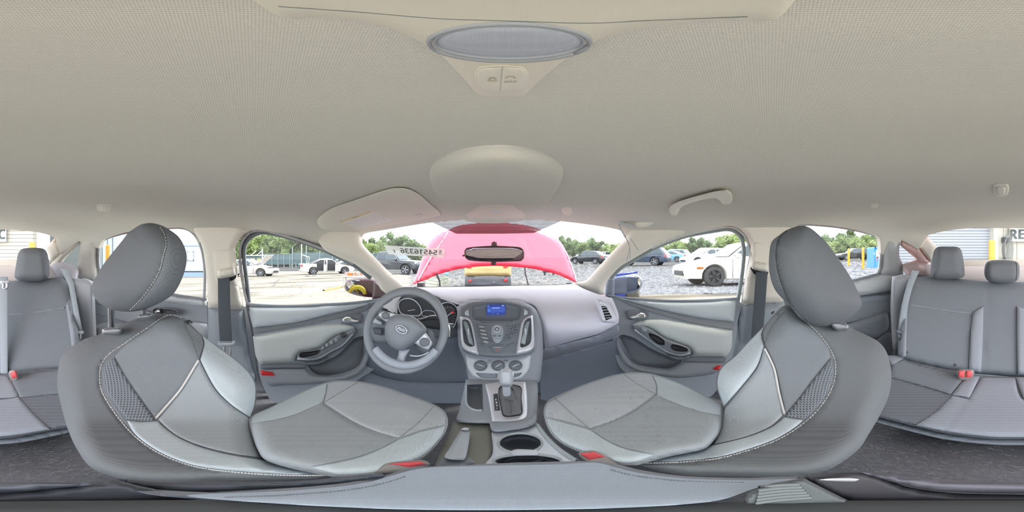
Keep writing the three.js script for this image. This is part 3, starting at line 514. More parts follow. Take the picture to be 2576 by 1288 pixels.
const driver = frontSeat({
  back: [[258, 838], [307, 815], [359, 797], [400, 789], [441, 792], [464, 800], [485, 820], [507, 842], [545, 870], [581, 896], [612, 922], [634, 946], [645, 973], [643, 1016], [631, 1053, 1], [636, 1089], [651, 1129], [672, 1156], [730, 1172], [790, 1184], [843, 1195, 1], [780, 1204], [680, 1207], [560, 1209], [472, 1214], [400, 1214], [327, 1209], [269, 1194], [225, 1173], [193, 1129], [174, 1089], [160, 1045], [145, 976], [147, 925], [160, 889], [204, 857]],
  stitch: [[462, 801], [430, 792], [404, 802], [378, 820], [340, 845], [309, 867], [280, 886], [262, 905], [252, 930], [253, 973], [269, 1009], [302, 1056], [342, 1100], [400, 1140], [472, 1169], [545, 1183], [660, 1193], [760, 1196], [838, 1195]],
  piping: [[499, 907], [478, 942], [454, 980], [424, 1016], [392, 1052]],
  backPanels: [
    ['backrest_insert', M.seatInsert, [[436, 800, 1], [458, 806], [478, 822], [505, 846, 1], [511, 866], [500, 904, 1], [478, 939], [453, 977], [390, 1050, 1], [363, 1014], [327, 963], [306, 930], [289, 897, 1], [312, 872], [342, 852], [382, 824], [408, 806]]],
    ['mesh_patch', M.seatMesh, [[286, 899, 1], [305, 931], [326, 965], [362, 1017], [391, 1058, 1], [355, 1058], [318, 1054, 1], [288, 1014], [268, 985], [259, 950], [262, 922], [272, 908]]],
    ['lower_panel', M.seatLower, [[502, 908, 1], [538, 976], [581, 1020], [627, 1052, 1], [634, 1089], [649, 1129], [664, 1152, 1], [581, 1140], [509, 1122], [454, 1100], [418, 1075], [398, 1054, 1], [430, 1016], [458, 981], [482, 942]], 0.008],
    ['bolster', M.seatLight, [[509, 845, 1], [545, 872], [581, 898], [612, 924], [632, 948], [642, 974], [640, 1016], [629, 1050, 1], [581, 1017], [540, 974], [504, 906, 1], [514, 866]], 0.009],
    ['bolster', M.seatLight, [[319, 1058, 1], [355, 1062], [397, 1060, 1], [418, 1080], [454, 1104], [509, 1127], [581, 1145], [660, 1158], [720, 1168], [785, 1181], [836, 1193, 1], [760, 1193], [660, 1190], [545, 1180], [472, 1166], [402, 1137], [345, 1097]], 0.009],
  ],
  backSeams: [[[462, 806], [470, 826], [482, 852], [498, 898]], [[288, 898], [306, 930], [327, 965], [363, 1015], [391, 1054]]],
  backGrooves: [],
  cushion: [[620, 1054, 1], [640, 1042], [680, 1024], [724, 1002], [790, 973], [826, 961], [863, 957], [908, 960], [970, 973], [1031, 994], [1085, 1014], [1113, 1030], [1126, 1051], [1124, 1080], [1105, 1112], [1068, 1149], [1011, 1176], [929, 1195], [838, 1200, 1], [786, 1190], [730, 1178], [668, 1158], [647, 1130], [632, 1090]],
  cushionStitch: [[1124, 1050], [1121, 1080], [1102, 1112], [1066, 1146], [1030, 1164]],
  cushionGrooves: [{ line: [[811, 1015], [888, 1063], [945, 1088], [1001, 1104]], w: 10, depth: 0.012 }],
  cushionPanels: [
    ['cushion_bolster', M.seatLight, [[632, 1064, 1], [640, 1044], [680, 1027], [724, 1005], [790, 976], [823, 965, 1], [819, 990], [810, 1014, 1], [780, 1026], [744, 1042], [690, 1056]]],
    ['cushion_front', M.seatFront, [[826, 965, 1], [863, 961], [908, 964], [970, 977], [1031, 998], [1083, 1018], [1110, 1034], [1120, 1052], [1118, 1068, 1], [1060, 1082], [1003, 1102, 1], [945, 1085], [888, 1060], [814, 1013, 1], [821, 990]]],
    ['cushion_centre', M.seatLower, [[633, 1068, 1], [690, 1059], [744, 1045], [811, 1018, 1], [888, 1066], [945, 1091], [999, 1106, 1], [949, 1131], [888, 1152], [781, 1173, 1], [700, 1164], [665, 1150], [645, 1120]]],
    ['cushion_bolster', M.seatLight, [[1003, 1107, 1], [1060, 1087], [1119, 1073, 1], [1115, 1088], [1098, 1112], [1062, 1146], [1008, 1169], [929, 1189], [850, 1193, 1], [785, 1176, 1], [888, 1156], [949, 1134]]],
  ],
  cushionSeams: [[[822, 967], [819, 990], [811, 1015]], [[900, 962], [860, 985], [811, 1015]], [[811, 1015], [888, 1063], [945, 1088], [1001, 1104]], [[1001, 1104], [1050, 1066], [1092, 1022]]],
  head: [[320, 588], [333, 578], [354, 565], [377, 561], [400, 565], [422, 575], [448, 594], [463, 618], [470, 648], [464, 684], [449, 720], [432, 743], [400, 763], [364, 778], [333, 784], [302, 783], [272, 776], [245, 757], [232, 736], [231, 718], [241, 697], [256, 671], [277, 643], [302, 612]],
  headSeam: [[400, 568], [414, 590], [418, 615], [412, 638], [400, 684], [379, 720], [354, 753], [325, 782]],
  headSide: [[404, 571, 1], [422, 579], [446, 597], [460, 619], [466, 648], [460, 684], [445, 718], [428, 741], [398, 760], [364, 774], [330, 780, 1], [358, 753], [383, 720], [404, 684], [416, 638], [421, 615], [417, 590]],
  posts: [[279.5, 770, 832, 13, [[257, 829, 1], [270, 824], [304, 824], [307, 833], [300, 841], [262, 843], [256, 838]]], [362, 776, 795, 10, [[346, 795], [358, 790], [380, 789], [382, 797], [370, 803], [348, 803]]]],
  tag: hard([[470, 806], [476, 804], [486, 812], [482, 814]]),
}, 'front_seat', 'driver seat in grey cloth facing the steering wheel, with two raised chrome headrest posts');
const passenger = frontSeat({
  back: [[1972, 769], [1945, 793], [1923, 818], [1880, 862], [1851, 893], [1817, 919], [1804, 944], [1803, 976], [1821, 1027, 1], [1808, 1080], [1791, 1106], [1766, 1127], [1680, 1145], [1595, 1165, 1], [1640, 1180], [1723, 1195], [1800, 1197], [1880, 1198], [1960, 1199], [2024, 1195], [2077, 1184], [2115, 1165], [2160, 1130], [2183, 1096], [2213, 1046], [2234, 1001], [2242, 959], [2240, 921], [2229, 883], [2206, 857], [2145, 826], [2120, 808], [2060, 790], [2010, 770]],
  stitch: [[2010, 796], [2043, 823], [2077, 861], [2098, 899], [2102, 929], [2096, 967], [2077, 1005], [2047, 1042], [2001, 1080], [1948, 1110], [1880, 1134], [1808, 1153], [1723, 1162], [1640, 1165], [1600, 1164]],
  piping: [[1924, 878], [1938, 905], [1949, 933], [1958, 980], [1965, 1010], [1973, 1041]],
  backPanels: [
    ['backrest_insert', M.seatInsert, [[1976, 776, 1], [2000, 790], [2018, 806], [2050, 836], [2082, 874], [2088, 900, 1], [2045, 953], [2007, 1003], [1976, 1040, 1], [1968, 1000], [1955, 940], [1944, 908], [1927, 873, 1], [1920, 842], [1926, 824, 1], [1950, 794]]],
    ['mesh_patch', M.seatMesh, [[2090, 902, 1], [2096, 918], [2097, 935], [2090, 966], [2072, 1003], [2044, 1036], [2024, 1053, 1], [1998, 1050], [1974, 1047, 1], [2009, 1005], [2047, 955]]],
    ['lower_panel', M.seatLower, [[1921, 876, 1], [1940, 912], [1950, 945], [1963, 1005], [1969, 1044, 1], [1936, 1073], [1872, 1099], [1798, 1117, 1], [1808, 1085], [1824, 1030, 1], [1865, 978], [1906, 925]], 0.008],
    ['bolster', M.seatLight, [[1921, 824, 1], [1880, 865], [1851, 896], [1820, 922], [1807, 946], [1806, 976], [1821, 1022, 1], [1862, 975], [1903, 922], [1921, 872, 1], [1915, 842]], 0.009],
    ['bolster', M.seatLight, [[1973, 1050, 1], [1998, 1054], [2020, 1057, 1], [1995, 1078], [1946, 1106], [1880, 1130], [1808, 1149], [1723, 1159], [1640, 1162], [1600, 1161, 1], [1622, 1149], [1646, 1143], [1766, 1126], [1872, 1102], [1937, 1077]], 0.009],
  ],
  backSeams: [[[1976, 780], [1948, 812], [1930, 845], [1923, 873]], [[2088, 902], [2045, 955], [2007, 1005], [1975, 1044]]],
  backGrooves: [],
  cushion: [[1372, 1017], [1384, 1004], [1446, 976], [1510, 953], [1561, 940], [1604, 937], [1646, 942], [1702, 961], [1766, 991], [1800, 1008], [1825, 1024, 1], [1813, 1082], [1795, 1110], [1769, 1131], [1682, 1149], [1602, 1171, 1], [1553, 1168], [1489, 1150], [1425, 1124], [1391, 1098], [1374, 1068], [1367, 1038]],
  cushionStitch: [[1370, 1040], [1377, 1068], [1394, 1096], [1427, 1121], [1475, 1142]],
  cushionGrooves: [{ line: [[1651, 993], [1595, 1034], [1536, 1063], [1485, 1080]], w: 10, depth: 0.012 }],
  cushionPanels: [
    ['cushion_bolster', M.seatLight, [[1643, 946, 1], [1702, 964], [1766, 994], [1814, 1018, 1], [1812, 1044, 1], [1766, 1036], [1702, 1015], [1653, 993, 1], [1653, 968]]],
    ['cushion_front', M.seatFront, [[1379, 1015, 1], [1446, 980], [1510, 957], [1561, 944], [1604, 941], [1640, 945, 1], [1650, 968], [1650, 991, 1], [1595, 1031], [1536, 1060], [1484, 1077, 1], [1425, 1060], [1374, 1048, 1], [1372, 1034]]],
    ['cushion_centre', M.seatLower, [[1651, 996, 1], [1702, 1019], [1766, 1040], [1812, 1048, 1], [1806, 1085], [1790, 1105], [1760, 1124], [1646, 1141, 1], [1578, 1128], [1531, 1109], [1488, 1082, 1], [1536, 1066], [1597, 1036]]],
    ['cushion_bolster', M.seatLight, [[1375, 1053, 1], [1425, 1066], [1484, 1082, 1], [1529, 1111], [1576, 1131], [1642, 1145, 1], [1600, 1160], [1560, 1162], [1492, 1145], [1430, 1119], [1397, 1094], [1380, 1068]]],
  ],
  cushionSeams: [[[1642, 945], [1652, 968], [1651, 993]], [[1570, 942], [1610, 970], [1651, 993]], [[1651, 993], [1595, 1034], [1536, 1063], [1485, 1080]], [[1396, 1002], [1440, 1042], [1485, 1080]]],
  head: [[1999, 571], [2015, 568], [2034, 571], [2056, 587], [2083, 615], [2110, 652], [2137, 693], [2158, 733], [2168, 763], [2164, 774], [2150, 789], [2118, 809], [2083, 820], [2053, 820], [2031, 812], [2008, 793], [1983, 765], [1961, 744], [1945, 720], [1935, 682], [1935, 642], [1941, 609], [1961, 591], [1978, 579]],
  headSeam: [[1982, 578], [1966, 592], [1957, 620], [1955, 650], [1961, 688], [1975, 731], [1993, 769], [2016, 800], [2042, 818]],
  headSide: [[1978, 581, 1], [1962, 594], [1944, 611], [1939, 642], [1939, 682], [1949, 719], [1964, 741], [1985, 762], [2010, 790], [2030, 808], [2036, 814, 1], [2012, 800], [1989, 769], [1971, 731], [1957, 688], [1951, 650], [1953, 620], [1962, 592]],
  headThread: M.darkThread,
  posts: [[2112, 800, 826, 11, [[2088, 814], [2104, 810], [2126, 814], [2135, 821], [2133, 831], [2114, 833], [2102, 830]]]],
  tag: hard([[1942, 784], [1950, 782], [1944, 790], [1938, 791]]),
}, 'front_seat', 'passenger front seat in grey cloth right of the cup holders, its headrest tilted left');

// ------------------------------------------------------------------ rear benches, at both ends of the view
{
  const g = thing('rear_bench', 'rear bench at the left edge, half hidden behind the driver seat, one headrest showing', 'bench');
  const D = curve([[690, 3.12], [780, 3.02], [930, 2.86], [960, 2.84]]), C = curve([[915, 2.86], [950, 2.74], [1000, 2.58], [1060, 2.38], [1118, 2.24]]);
  const bk = panel(g, 'backrest', M.rearCloth, [[-170, 712, 1], [0, 711, 1], [27, 707], [100, 702], [151, 698], [172, 712], [178, 740], [200, 800], [206, 930, 1], [-170, 960, 1]], { d: (x, y) => D(y), r: 22, b: 0.06, t: 0.12, cell: 9, grooves: [{ line: [[20, 792], [90, 786], [165, 774]], w: 8, depth: 0.012 }] });
  panel(g, 'bolster', M.rearLight, [[166, 770, 1], [176, 752], [186, 800], [200, 850], [196, 920, 1], [184, 920, 1], [178, 850]], { d: on(bk, 0.006), r: 6, b: 0.012, t: 0.02, cell: 7 });
  part(g, 'piping', cord([[20, 792], [60, 789], [110, 783], [163, 774]], on(bk, 0.004), 0.005), M.rearLight);
  const cu = panel(g, 'cushion', M.rearRib, [[-170, 946, 1], [0, 942], [36, 934], [145, 921], [210, 915, 1], [210, 1070], [169, 1077], [127, 1084], [55, 1098], [0, 1104], [-170, 1108, 1]], { d: (x, y) => C(y), r: 20, b: 0.06, t: 0.16, taper: 0.97, cell: 8 });
  panel(g, 'cushion_band', M.rearCloth, [[25, 950, 1], [60, 944], [145, 932], [200, 926, 1], [200, 984], [145, 990], [50, 1000, 1], [36, 974]], { d: on(cu, 0.004), r: 6, b: 0.01, t: 0.01, cell: 7 });
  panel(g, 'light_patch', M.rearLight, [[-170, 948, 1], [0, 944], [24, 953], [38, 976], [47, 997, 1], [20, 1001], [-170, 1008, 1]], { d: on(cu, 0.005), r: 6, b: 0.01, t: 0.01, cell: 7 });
  panel(g, 'cushion_edge', M.rearLight, [[-170, 1010, 1], [0, 1006], [46, 999, 1], [87, 1045], [126, 1080, 1], [55, 1092], [0, 1098], [-170, 1102, 1]], { d: on(cu, 0.004), r: 6, b: 0.008, t: 0.01, cell: 7 });
  part(g, 'stitching', stitches([[-100, 1105], [0, 1101], [55, 1095], [127, 1081], [168, 1074]], on(cu, 0.006), 5, 3.4, 0.0018), M.darkThread);
  panel(g, 'cushion_skirt', M.dark, [[-170, 1106, 1], [0, 1102], [55, 1096], [127, 1082], [180, 1074, 1], [178, 1086], [130, 1098], [60, 1112], [0, 1118], [-170, 1120, 1]], { d: (x, y) => C(y) + 0.03, r: 8, b: 0.02, t: 0.1, cell: 7 });
  const h = panel(g, 'headrest', M.headrest, [[37, 698], [38, 680], [42, 655], [46, 637], [56, 626], [84, 623], [108, 625], [118, 634], [123, 655], [125, 680], [124, 695], [112, 705], [82, 708], [50, 707]], { d: 3.04, r: 24, b: 0.09, t: 0.1, taper: 0.9, cell: 5 });
}
{
  const g = thing('rear_bench', 'rear bench at the right edge with two headrests and two light stripes on its back', 'bench');
  const D = curve([[690, 3.12], [780, 3.02], [930, 2.86], [960, 2.84]]), C = curve([[900, 2.9], [950, 2.74], [1000, 2.58], [1060, 2.38], [1118, 2.24]]);
  const bk = panel(g, 'backrest', M.rearCloth, [[2262, 800], [2276, 740], [2286, 712], [2296, 697], [2400, 700], [2476, 708], [2576, 710], [2740, 710, 1], [2740, 960, 1], [2576, 950], [2437, 938], [2373, 930], [2278, 906], [2258, 896, 1]], { d: (x, y) => D(y), r: 22, b: 0.06, t: 0.12, cell: 9, grooves: [{ line: [[2290, 768], [2360, 778], [2447, 788]], w: 8, depth: 0.012 }, { line: [[2482, 712], [2482, 760], [2476, 850], [2471, 940]], w: 6, depth: 0.008 }] });
  panel(g, 'bolster', M.rearLight, [[2283, 780, 1], [2280, 850], [2279, 895], [2272, 902], [2262, 896, 1], [2266, 840], [2274, 790]], { d: on(bk, 0.006), r: 6, b: 0.012, t: 0.02, cell: 7 });
  panel(g, 'light_stripe', M.rearLight, [[2447, 786, 1], [2474, 770, 1], [2472, 850], [2468, 938, 1], [2437, 930, 1], [2441, 850]], { d: on(bk, 0.005), r: 6, b: 0.01, t: 0.015, cell: 7 });
  panel(g, 'light_stripe', M.rearLight, [[2558, 770, 1], [2600, 786, 1], [2604, 944, 1], [2560, 942, 1], [2558, 850]], { d: on(bk, 0.005), r: 6, b: 0.01, t: 0.015, cell: 7 });
  part(g, 'piping', cord([[2292, 768], [2340, 775], [2400, 784], [2446, 788]], on(bk, 0.004), 0.005), M.rearLight);
  for (const [x, y] of [[2283, 887], [2405, 918]]) panel(g, 'button', M.darkThread, ell(x, y, 3.4, 3.4, 0, 12), { d: on(bk, 0.004), r: 2, b: 0.004, t: 0.008, cell: 3 });
  const cu = panel(g, 'cushion', M.rearRib, [[2225, 897, 1], [2265, 896], [2285, 905], [2373, 927], [2437, 936], [2470, 944], [2576, 948], [2740, 950, 1], [2740, 1106, 1], [2576, 1105], [2486, 1104], [2380, 1091], [2304, 1074], [2200, 1048, 1], [2210, 980]], { d: (x, y) => C(y), r: 20, b: 0.06, t: 0.16, taper: 0.97, cell: 8, grooves: [{ line: [[2244, 951], [2320, 973], [2388, 996]], w: 7, depth: 0.01 }] });
  panel(g, 'cushion_band', M.rearCloth, [[2246, 914, 1], [2275, 908, 1], [2300, 918], [2373, 935], [2425, 943], [2420, 958], [2392, 992, 1], [2320, 970], [2238, 948, 1]], { d: on(cu, 0.004), r: 6, b: 0.01, t: 0.01, cell: 7, grooves: [{ line: [[2262, 918], [2330, 938], [2410, 955]], w: 6, depth: 0.008 }] });
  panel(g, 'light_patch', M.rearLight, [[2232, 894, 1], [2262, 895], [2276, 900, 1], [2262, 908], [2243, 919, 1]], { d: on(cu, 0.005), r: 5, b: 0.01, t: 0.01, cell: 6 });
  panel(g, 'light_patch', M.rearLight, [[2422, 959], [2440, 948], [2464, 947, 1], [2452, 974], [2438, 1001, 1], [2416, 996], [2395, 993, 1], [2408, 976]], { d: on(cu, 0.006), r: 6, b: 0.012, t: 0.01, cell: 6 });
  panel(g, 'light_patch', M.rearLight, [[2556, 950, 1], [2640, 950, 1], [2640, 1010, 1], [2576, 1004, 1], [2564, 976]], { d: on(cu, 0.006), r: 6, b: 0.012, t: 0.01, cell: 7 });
  panel(g, 'cushion_edge', M.rearLight, [[2396, 996, 1], [2436, 1004, 1], [2470, 950, 1], [2554, 952, 1], [2576, 1008], [2740, 1016, 1], [2740, 1101, 1], [2576, 1100], [2486, 1098], [2380, 1085], [2304, 1070, 1], [2350, 1040], [2374, 1018]], { d: on(cu, 0.004), r: 6, b: 0.008, t: 0.01, cell: 7, grooves: [{ line: [[2437, 1004], [2400, 1050], [2381, 1086]], w: 5, depth: 0.006 }] });
  part(g, 'stitching', stitches([[2216, 1048], [2304, 1071], [2380, 1088], [2486, 1101], [2600, 1103]], on(cu, 0.006), 5, 3.4, 0.0018), M.darkThread);
  panel(g, 'cushion_skirt', M.dark, [[2190, 1044, 1], [2304, 1074], [2380, 1090], [2486, 1103], [2576, 1105], [2740, 1106, 1], [2740, 1122, 1], [2576, 1120], [2486, 1118], [2380, 1106], [2300, 1088], [2180, 1056, 1]], { d: (x, y) => C(y) + 0.03, r: 8, b: 0.02, t: 0.1, cell: 7 });
  panel(g, 'headrest', M.headrest, [[2341, 694], [2342, 672], [2346, 645], [2350, 630], [2360, 621], [2385, 620], [2408, 621], [2418, 629], [2423, 650], [2426, 676], [2426, 694], [2415, 700], [2384, 702], [2352, 701]], { d: 3.04, r: 24, b: 0.09, t: 0.1, taper: 0.9, cell: 5 });
  const m = panel(g, 'headrest', M.headrest, [[2477, 694], [2477, 672], [2482, 660], [2495, 655], [2525, 654], [2550, 656], [2562, 662], [2565, 676], [2564, 696], [2556, 708], [2522, 712], [2490, 709]], { d: 3.02, r: 20, b: 0.08, t: 0.1, taper: 0.9, cell: 5 });
  for (const l of [[[2485, 660], [2484, 680], [2487, 704]], [[2556, 661], [2558, 680], [2556, 704]]]) part(m, 'seam', cord(l, on(m, 0.001), 0.003), M.darkThread);
}
// ------------------------------------------------------------------ dashboard
const dash = thing('dashboard', 'grey dashboard across the cabin below the windscreen', 'dashboard');
const dashTop = curve([[712, 3.24], [735, 2.98], [760, 2.8], [800, 2.68], [840, 2.68], [900, 2.85]]);
{
  const g = dash;
  panel(g, 'dash_top', M.dash, [[985, 742, 1], [1035, 727], [1046, 723, 1], [1100, 722], [1200, 721], [1290, 719], [1400, 717], [1446, 714, 1], [1472, 728], [1511, 742], [1540, 750, 1], [1556, 790], [1556, 812, 1], [1530, 828], [1502, 841], [1446, 856], [1372, 878, 1], [1366, 830], [1355, 790], [1342, 768], [1300, 757], [1250, 752], [1195, 755], [1158, 768, 1], [1110, 752], [1085, 742], [1040, 738], [990, 760, 1]], { d: (x, y) => dashTop(y), r: 14, b: 0.03, t: 0.05, cell: 8, grooves: [{ line: [[1158, 768], [1160, 745], [1120, 728], [1050, 724]], w: 8, depth: 0.012 }, { line: [[1160, 732], [1240, 736], [1310, 745], [1345, 760]], w: 10, depth: 0.015 }, { line: [[1395, 824], [1430, 800], [1490, 786]], w: 10, depth: 0.012 }] });
  panel(g, 'cluster_hood', M.dark, [[968, 762, 1], [1000, 742], [1040, 737], [1085, 741], [1115, 752], [1157, 768, 1], [1156, 830, 1], [1140, 850], [1050, 845], [960, 820, 1]], { d: 2.86, r: 8, b: 0.02, t: 0.06, cell: 8 });
  panel(g, 'side_cover', plastic('#a5a6aa', 0.6), [[958, 774, 1], [980, 760], [1002, 744], [1012, 742, 1], [1002, 760], [1000, 790, 1], [976, 782]], { d: 2.78, r: 6, b: 0.02, t: 0.05, cell: 6 });
  // knee panels and glovebox
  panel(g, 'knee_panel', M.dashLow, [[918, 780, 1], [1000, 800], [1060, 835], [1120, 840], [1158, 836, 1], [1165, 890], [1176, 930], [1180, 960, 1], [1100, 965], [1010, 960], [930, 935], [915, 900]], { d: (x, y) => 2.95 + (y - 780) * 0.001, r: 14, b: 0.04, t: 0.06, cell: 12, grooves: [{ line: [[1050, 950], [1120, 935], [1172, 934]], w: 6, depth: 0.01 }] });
  panel(g, 'glovebox', plastic('#7d818a', 0.6), [[1366, 880, 1], [1446, 858], [1502, 843], [1556, 814, 1], [1556, 840], [1520, 862], [1450, 884], [1366, 908, 1]], { d: (x, y) => 2.8 + (y - 840) * 0.003, r: 8, b: 0.03, t: 0.1, cell: 8, grooves: [{ line: [[1368, 896], [1440, 876], [1520, 846]], w: 5, depth: 0.012 }, { line: [[1390, 884], [1440, 868]], w: 5, depth: 0.012 }] });
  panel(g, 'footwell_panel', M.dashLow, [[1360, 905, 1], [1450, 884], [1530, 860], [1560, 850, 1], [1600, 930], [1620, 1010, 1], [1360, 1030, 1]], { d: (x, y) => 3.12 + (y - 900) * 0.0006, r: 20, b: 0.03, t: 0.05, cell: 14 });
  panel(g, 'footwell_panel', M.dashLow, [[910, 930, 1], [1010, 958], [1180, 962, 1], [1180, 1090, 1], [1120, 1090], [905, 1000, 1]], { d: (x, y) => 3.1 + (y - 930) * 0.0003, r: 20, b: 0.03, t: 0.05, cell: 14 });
  // air vent at the passenger end
  const f = panel(g, 'end_vent', M.dash, [[1500, 756], [1510, 752], [1532, 766], [1553, 806], [1550, 812], [1516, 810], [1508, 792]], { d: 2.62, r: 5, b: 0.02, t: 0.05, cell: 4, holes: [hard([[1512, 770], [1524, 770], [1541, 800], [1524, 806]])] });
  panel(f, 'vent_opening', M.black, hard([[1512, 770], [1524, 770], [1541, 800], [1524, 806]]), { d: on(f, 0.001), r: 4, b: -0.025, t: 0.004, cell: 4 });
  panel(f, 'upper_opening', M.doorDark, hard([[1505, 757], [1512, 757], [1519, 767], [1509, 768]]), { d: on(f, 0.001), r: 2, b: -0.003, t: 0.004, cell: 4 });
  for (let i = 0; i < 5; i++) { const y = 774 + i * 6.6; part(f, 'vent_slat', bar(P(1513 + i * 2.6, y, 2.6), P(1526 + i * 3.6, y - 1.5, 2.6), 0.0022, 6), M.doorLight); }
}
{
  const g = thing('instrument_cluster', 'instrument cluster with dark dials seen through the steering wheel', 'gauge');
  const b = panel(g, 'dial_face', M.black, [[1000, 768, 1], [1006, 752], [1040, 748], [1090, 752], [1120, 764], [1148, 772], [1150, 800], [1140, 828], [1070, 824], [1004, 796]], { d: 2.8, r: 4, b: 0.01, t: 0.03, cell: 6 });
  const ring = (line, r) => cord(line, on(b, 0.006), r, { closed: true });
  part(g, 'dial_ring', ring([[1004, 760], [1016, 752], [1034, 752], [1050, 762], [1060, 780], [1055, 794], [1012, 790], [1003, 775]], 0.0035), M.silverSoft);
  part(g, 'dial_ring', ring([[1108, 768], [1122, 761], [1138, 764], [1150, 776], [1150, 800], [1138, 826], [1118, 812], [1106, 788]], 0.0035), M.silverSoft);
  part(g, 'display_frame', ring([[1064, 784], [1070, 781], [1092, 784], [1094, 796], [1062, 794]], 0.0022), M.silverSoft);
  part(g, 'needle', cord([[1026, 782], [1044, 779]], on(b, 0.012), 0.0024), M.silver);
  part(g, 'needle', cord([[1122, 798], [1136, 787]], on(b, 0.012), 0.0032), M.silver);
  panel(g, 'warning_mark', std('#ff3a3a', 0.5, { emissive: '#ff2020', emissiveIntensity: 0.5 }), hard([[1136, 784], [1141, 784], [1141, 788], [1136, 788]]), { d: on(b, 0.008), r: 1, b: 0, t: 0.003, cell: 4 });
  const ticks = []; for (let i = 0; i < 11; i++) { const a = -2.8 + i * 0.36; ticks.push(cord([[1129 + Math.cos(a) * 15, 793 + Math.sin(a) * 19], [1129 + Math.cos(a) * 18, 793 + Math.sin(a) * 23]], on(b, 0.008), 0.0012)); } part(g, 'tick_marks', merge(ticks), M.silverSoft);
}
{ // stalks behind the wheel
  const a = thing('indicator_stalk', 'black indicator stalk with a bright edge left of the dials', 'stalk');
  panel(a, 'stalk_arm', M.black, band([[960, 776], [975, 781], [996, 790]], 8, 5), { raw: true, d: 2.5, r: 4, b: 0.02, t: 0.03, cell: 4 });
  part(a, 'stalk_edge', cord([[976, 779], [984, 783], [990, 786]], 2.47, 0.003), M.silver);
  const w = thing('wiper_stalk', 'dark wiper stalk with a chrome edge right of the dials', 'stalk');
  panel(w, 'stalk_arm', M.black, band([[1052, 806], [1080, 800], [1104, 800]], 8, 12), { raw: true, d: 2.5, r: 4, b: 0.02, t: 0.03, cell: 4 });
  part(w, 'stalk_edge', cord([[1051, 803], [1065, 801], [1082, 795], [1098, 794]], 2.46, 0.0035), M.chrome);
  const l = thing('tilt_lever', 'small switch block with a bright edge right of the steering wheel rim', 'lever');
  panel(l, 'lever_block', M.dark, hard([[1126, 812], [1141, 814], [1139, 828], [1128, 826]]), { d: 2.55, r: 3, b: 0.015, t: 0.03, cell: 4 });
  part(l, 'lever_edge', cord([[1124, 814], [1141, 815]], 2.53, 0.003), M.chrome);
}
let badgeSpot;
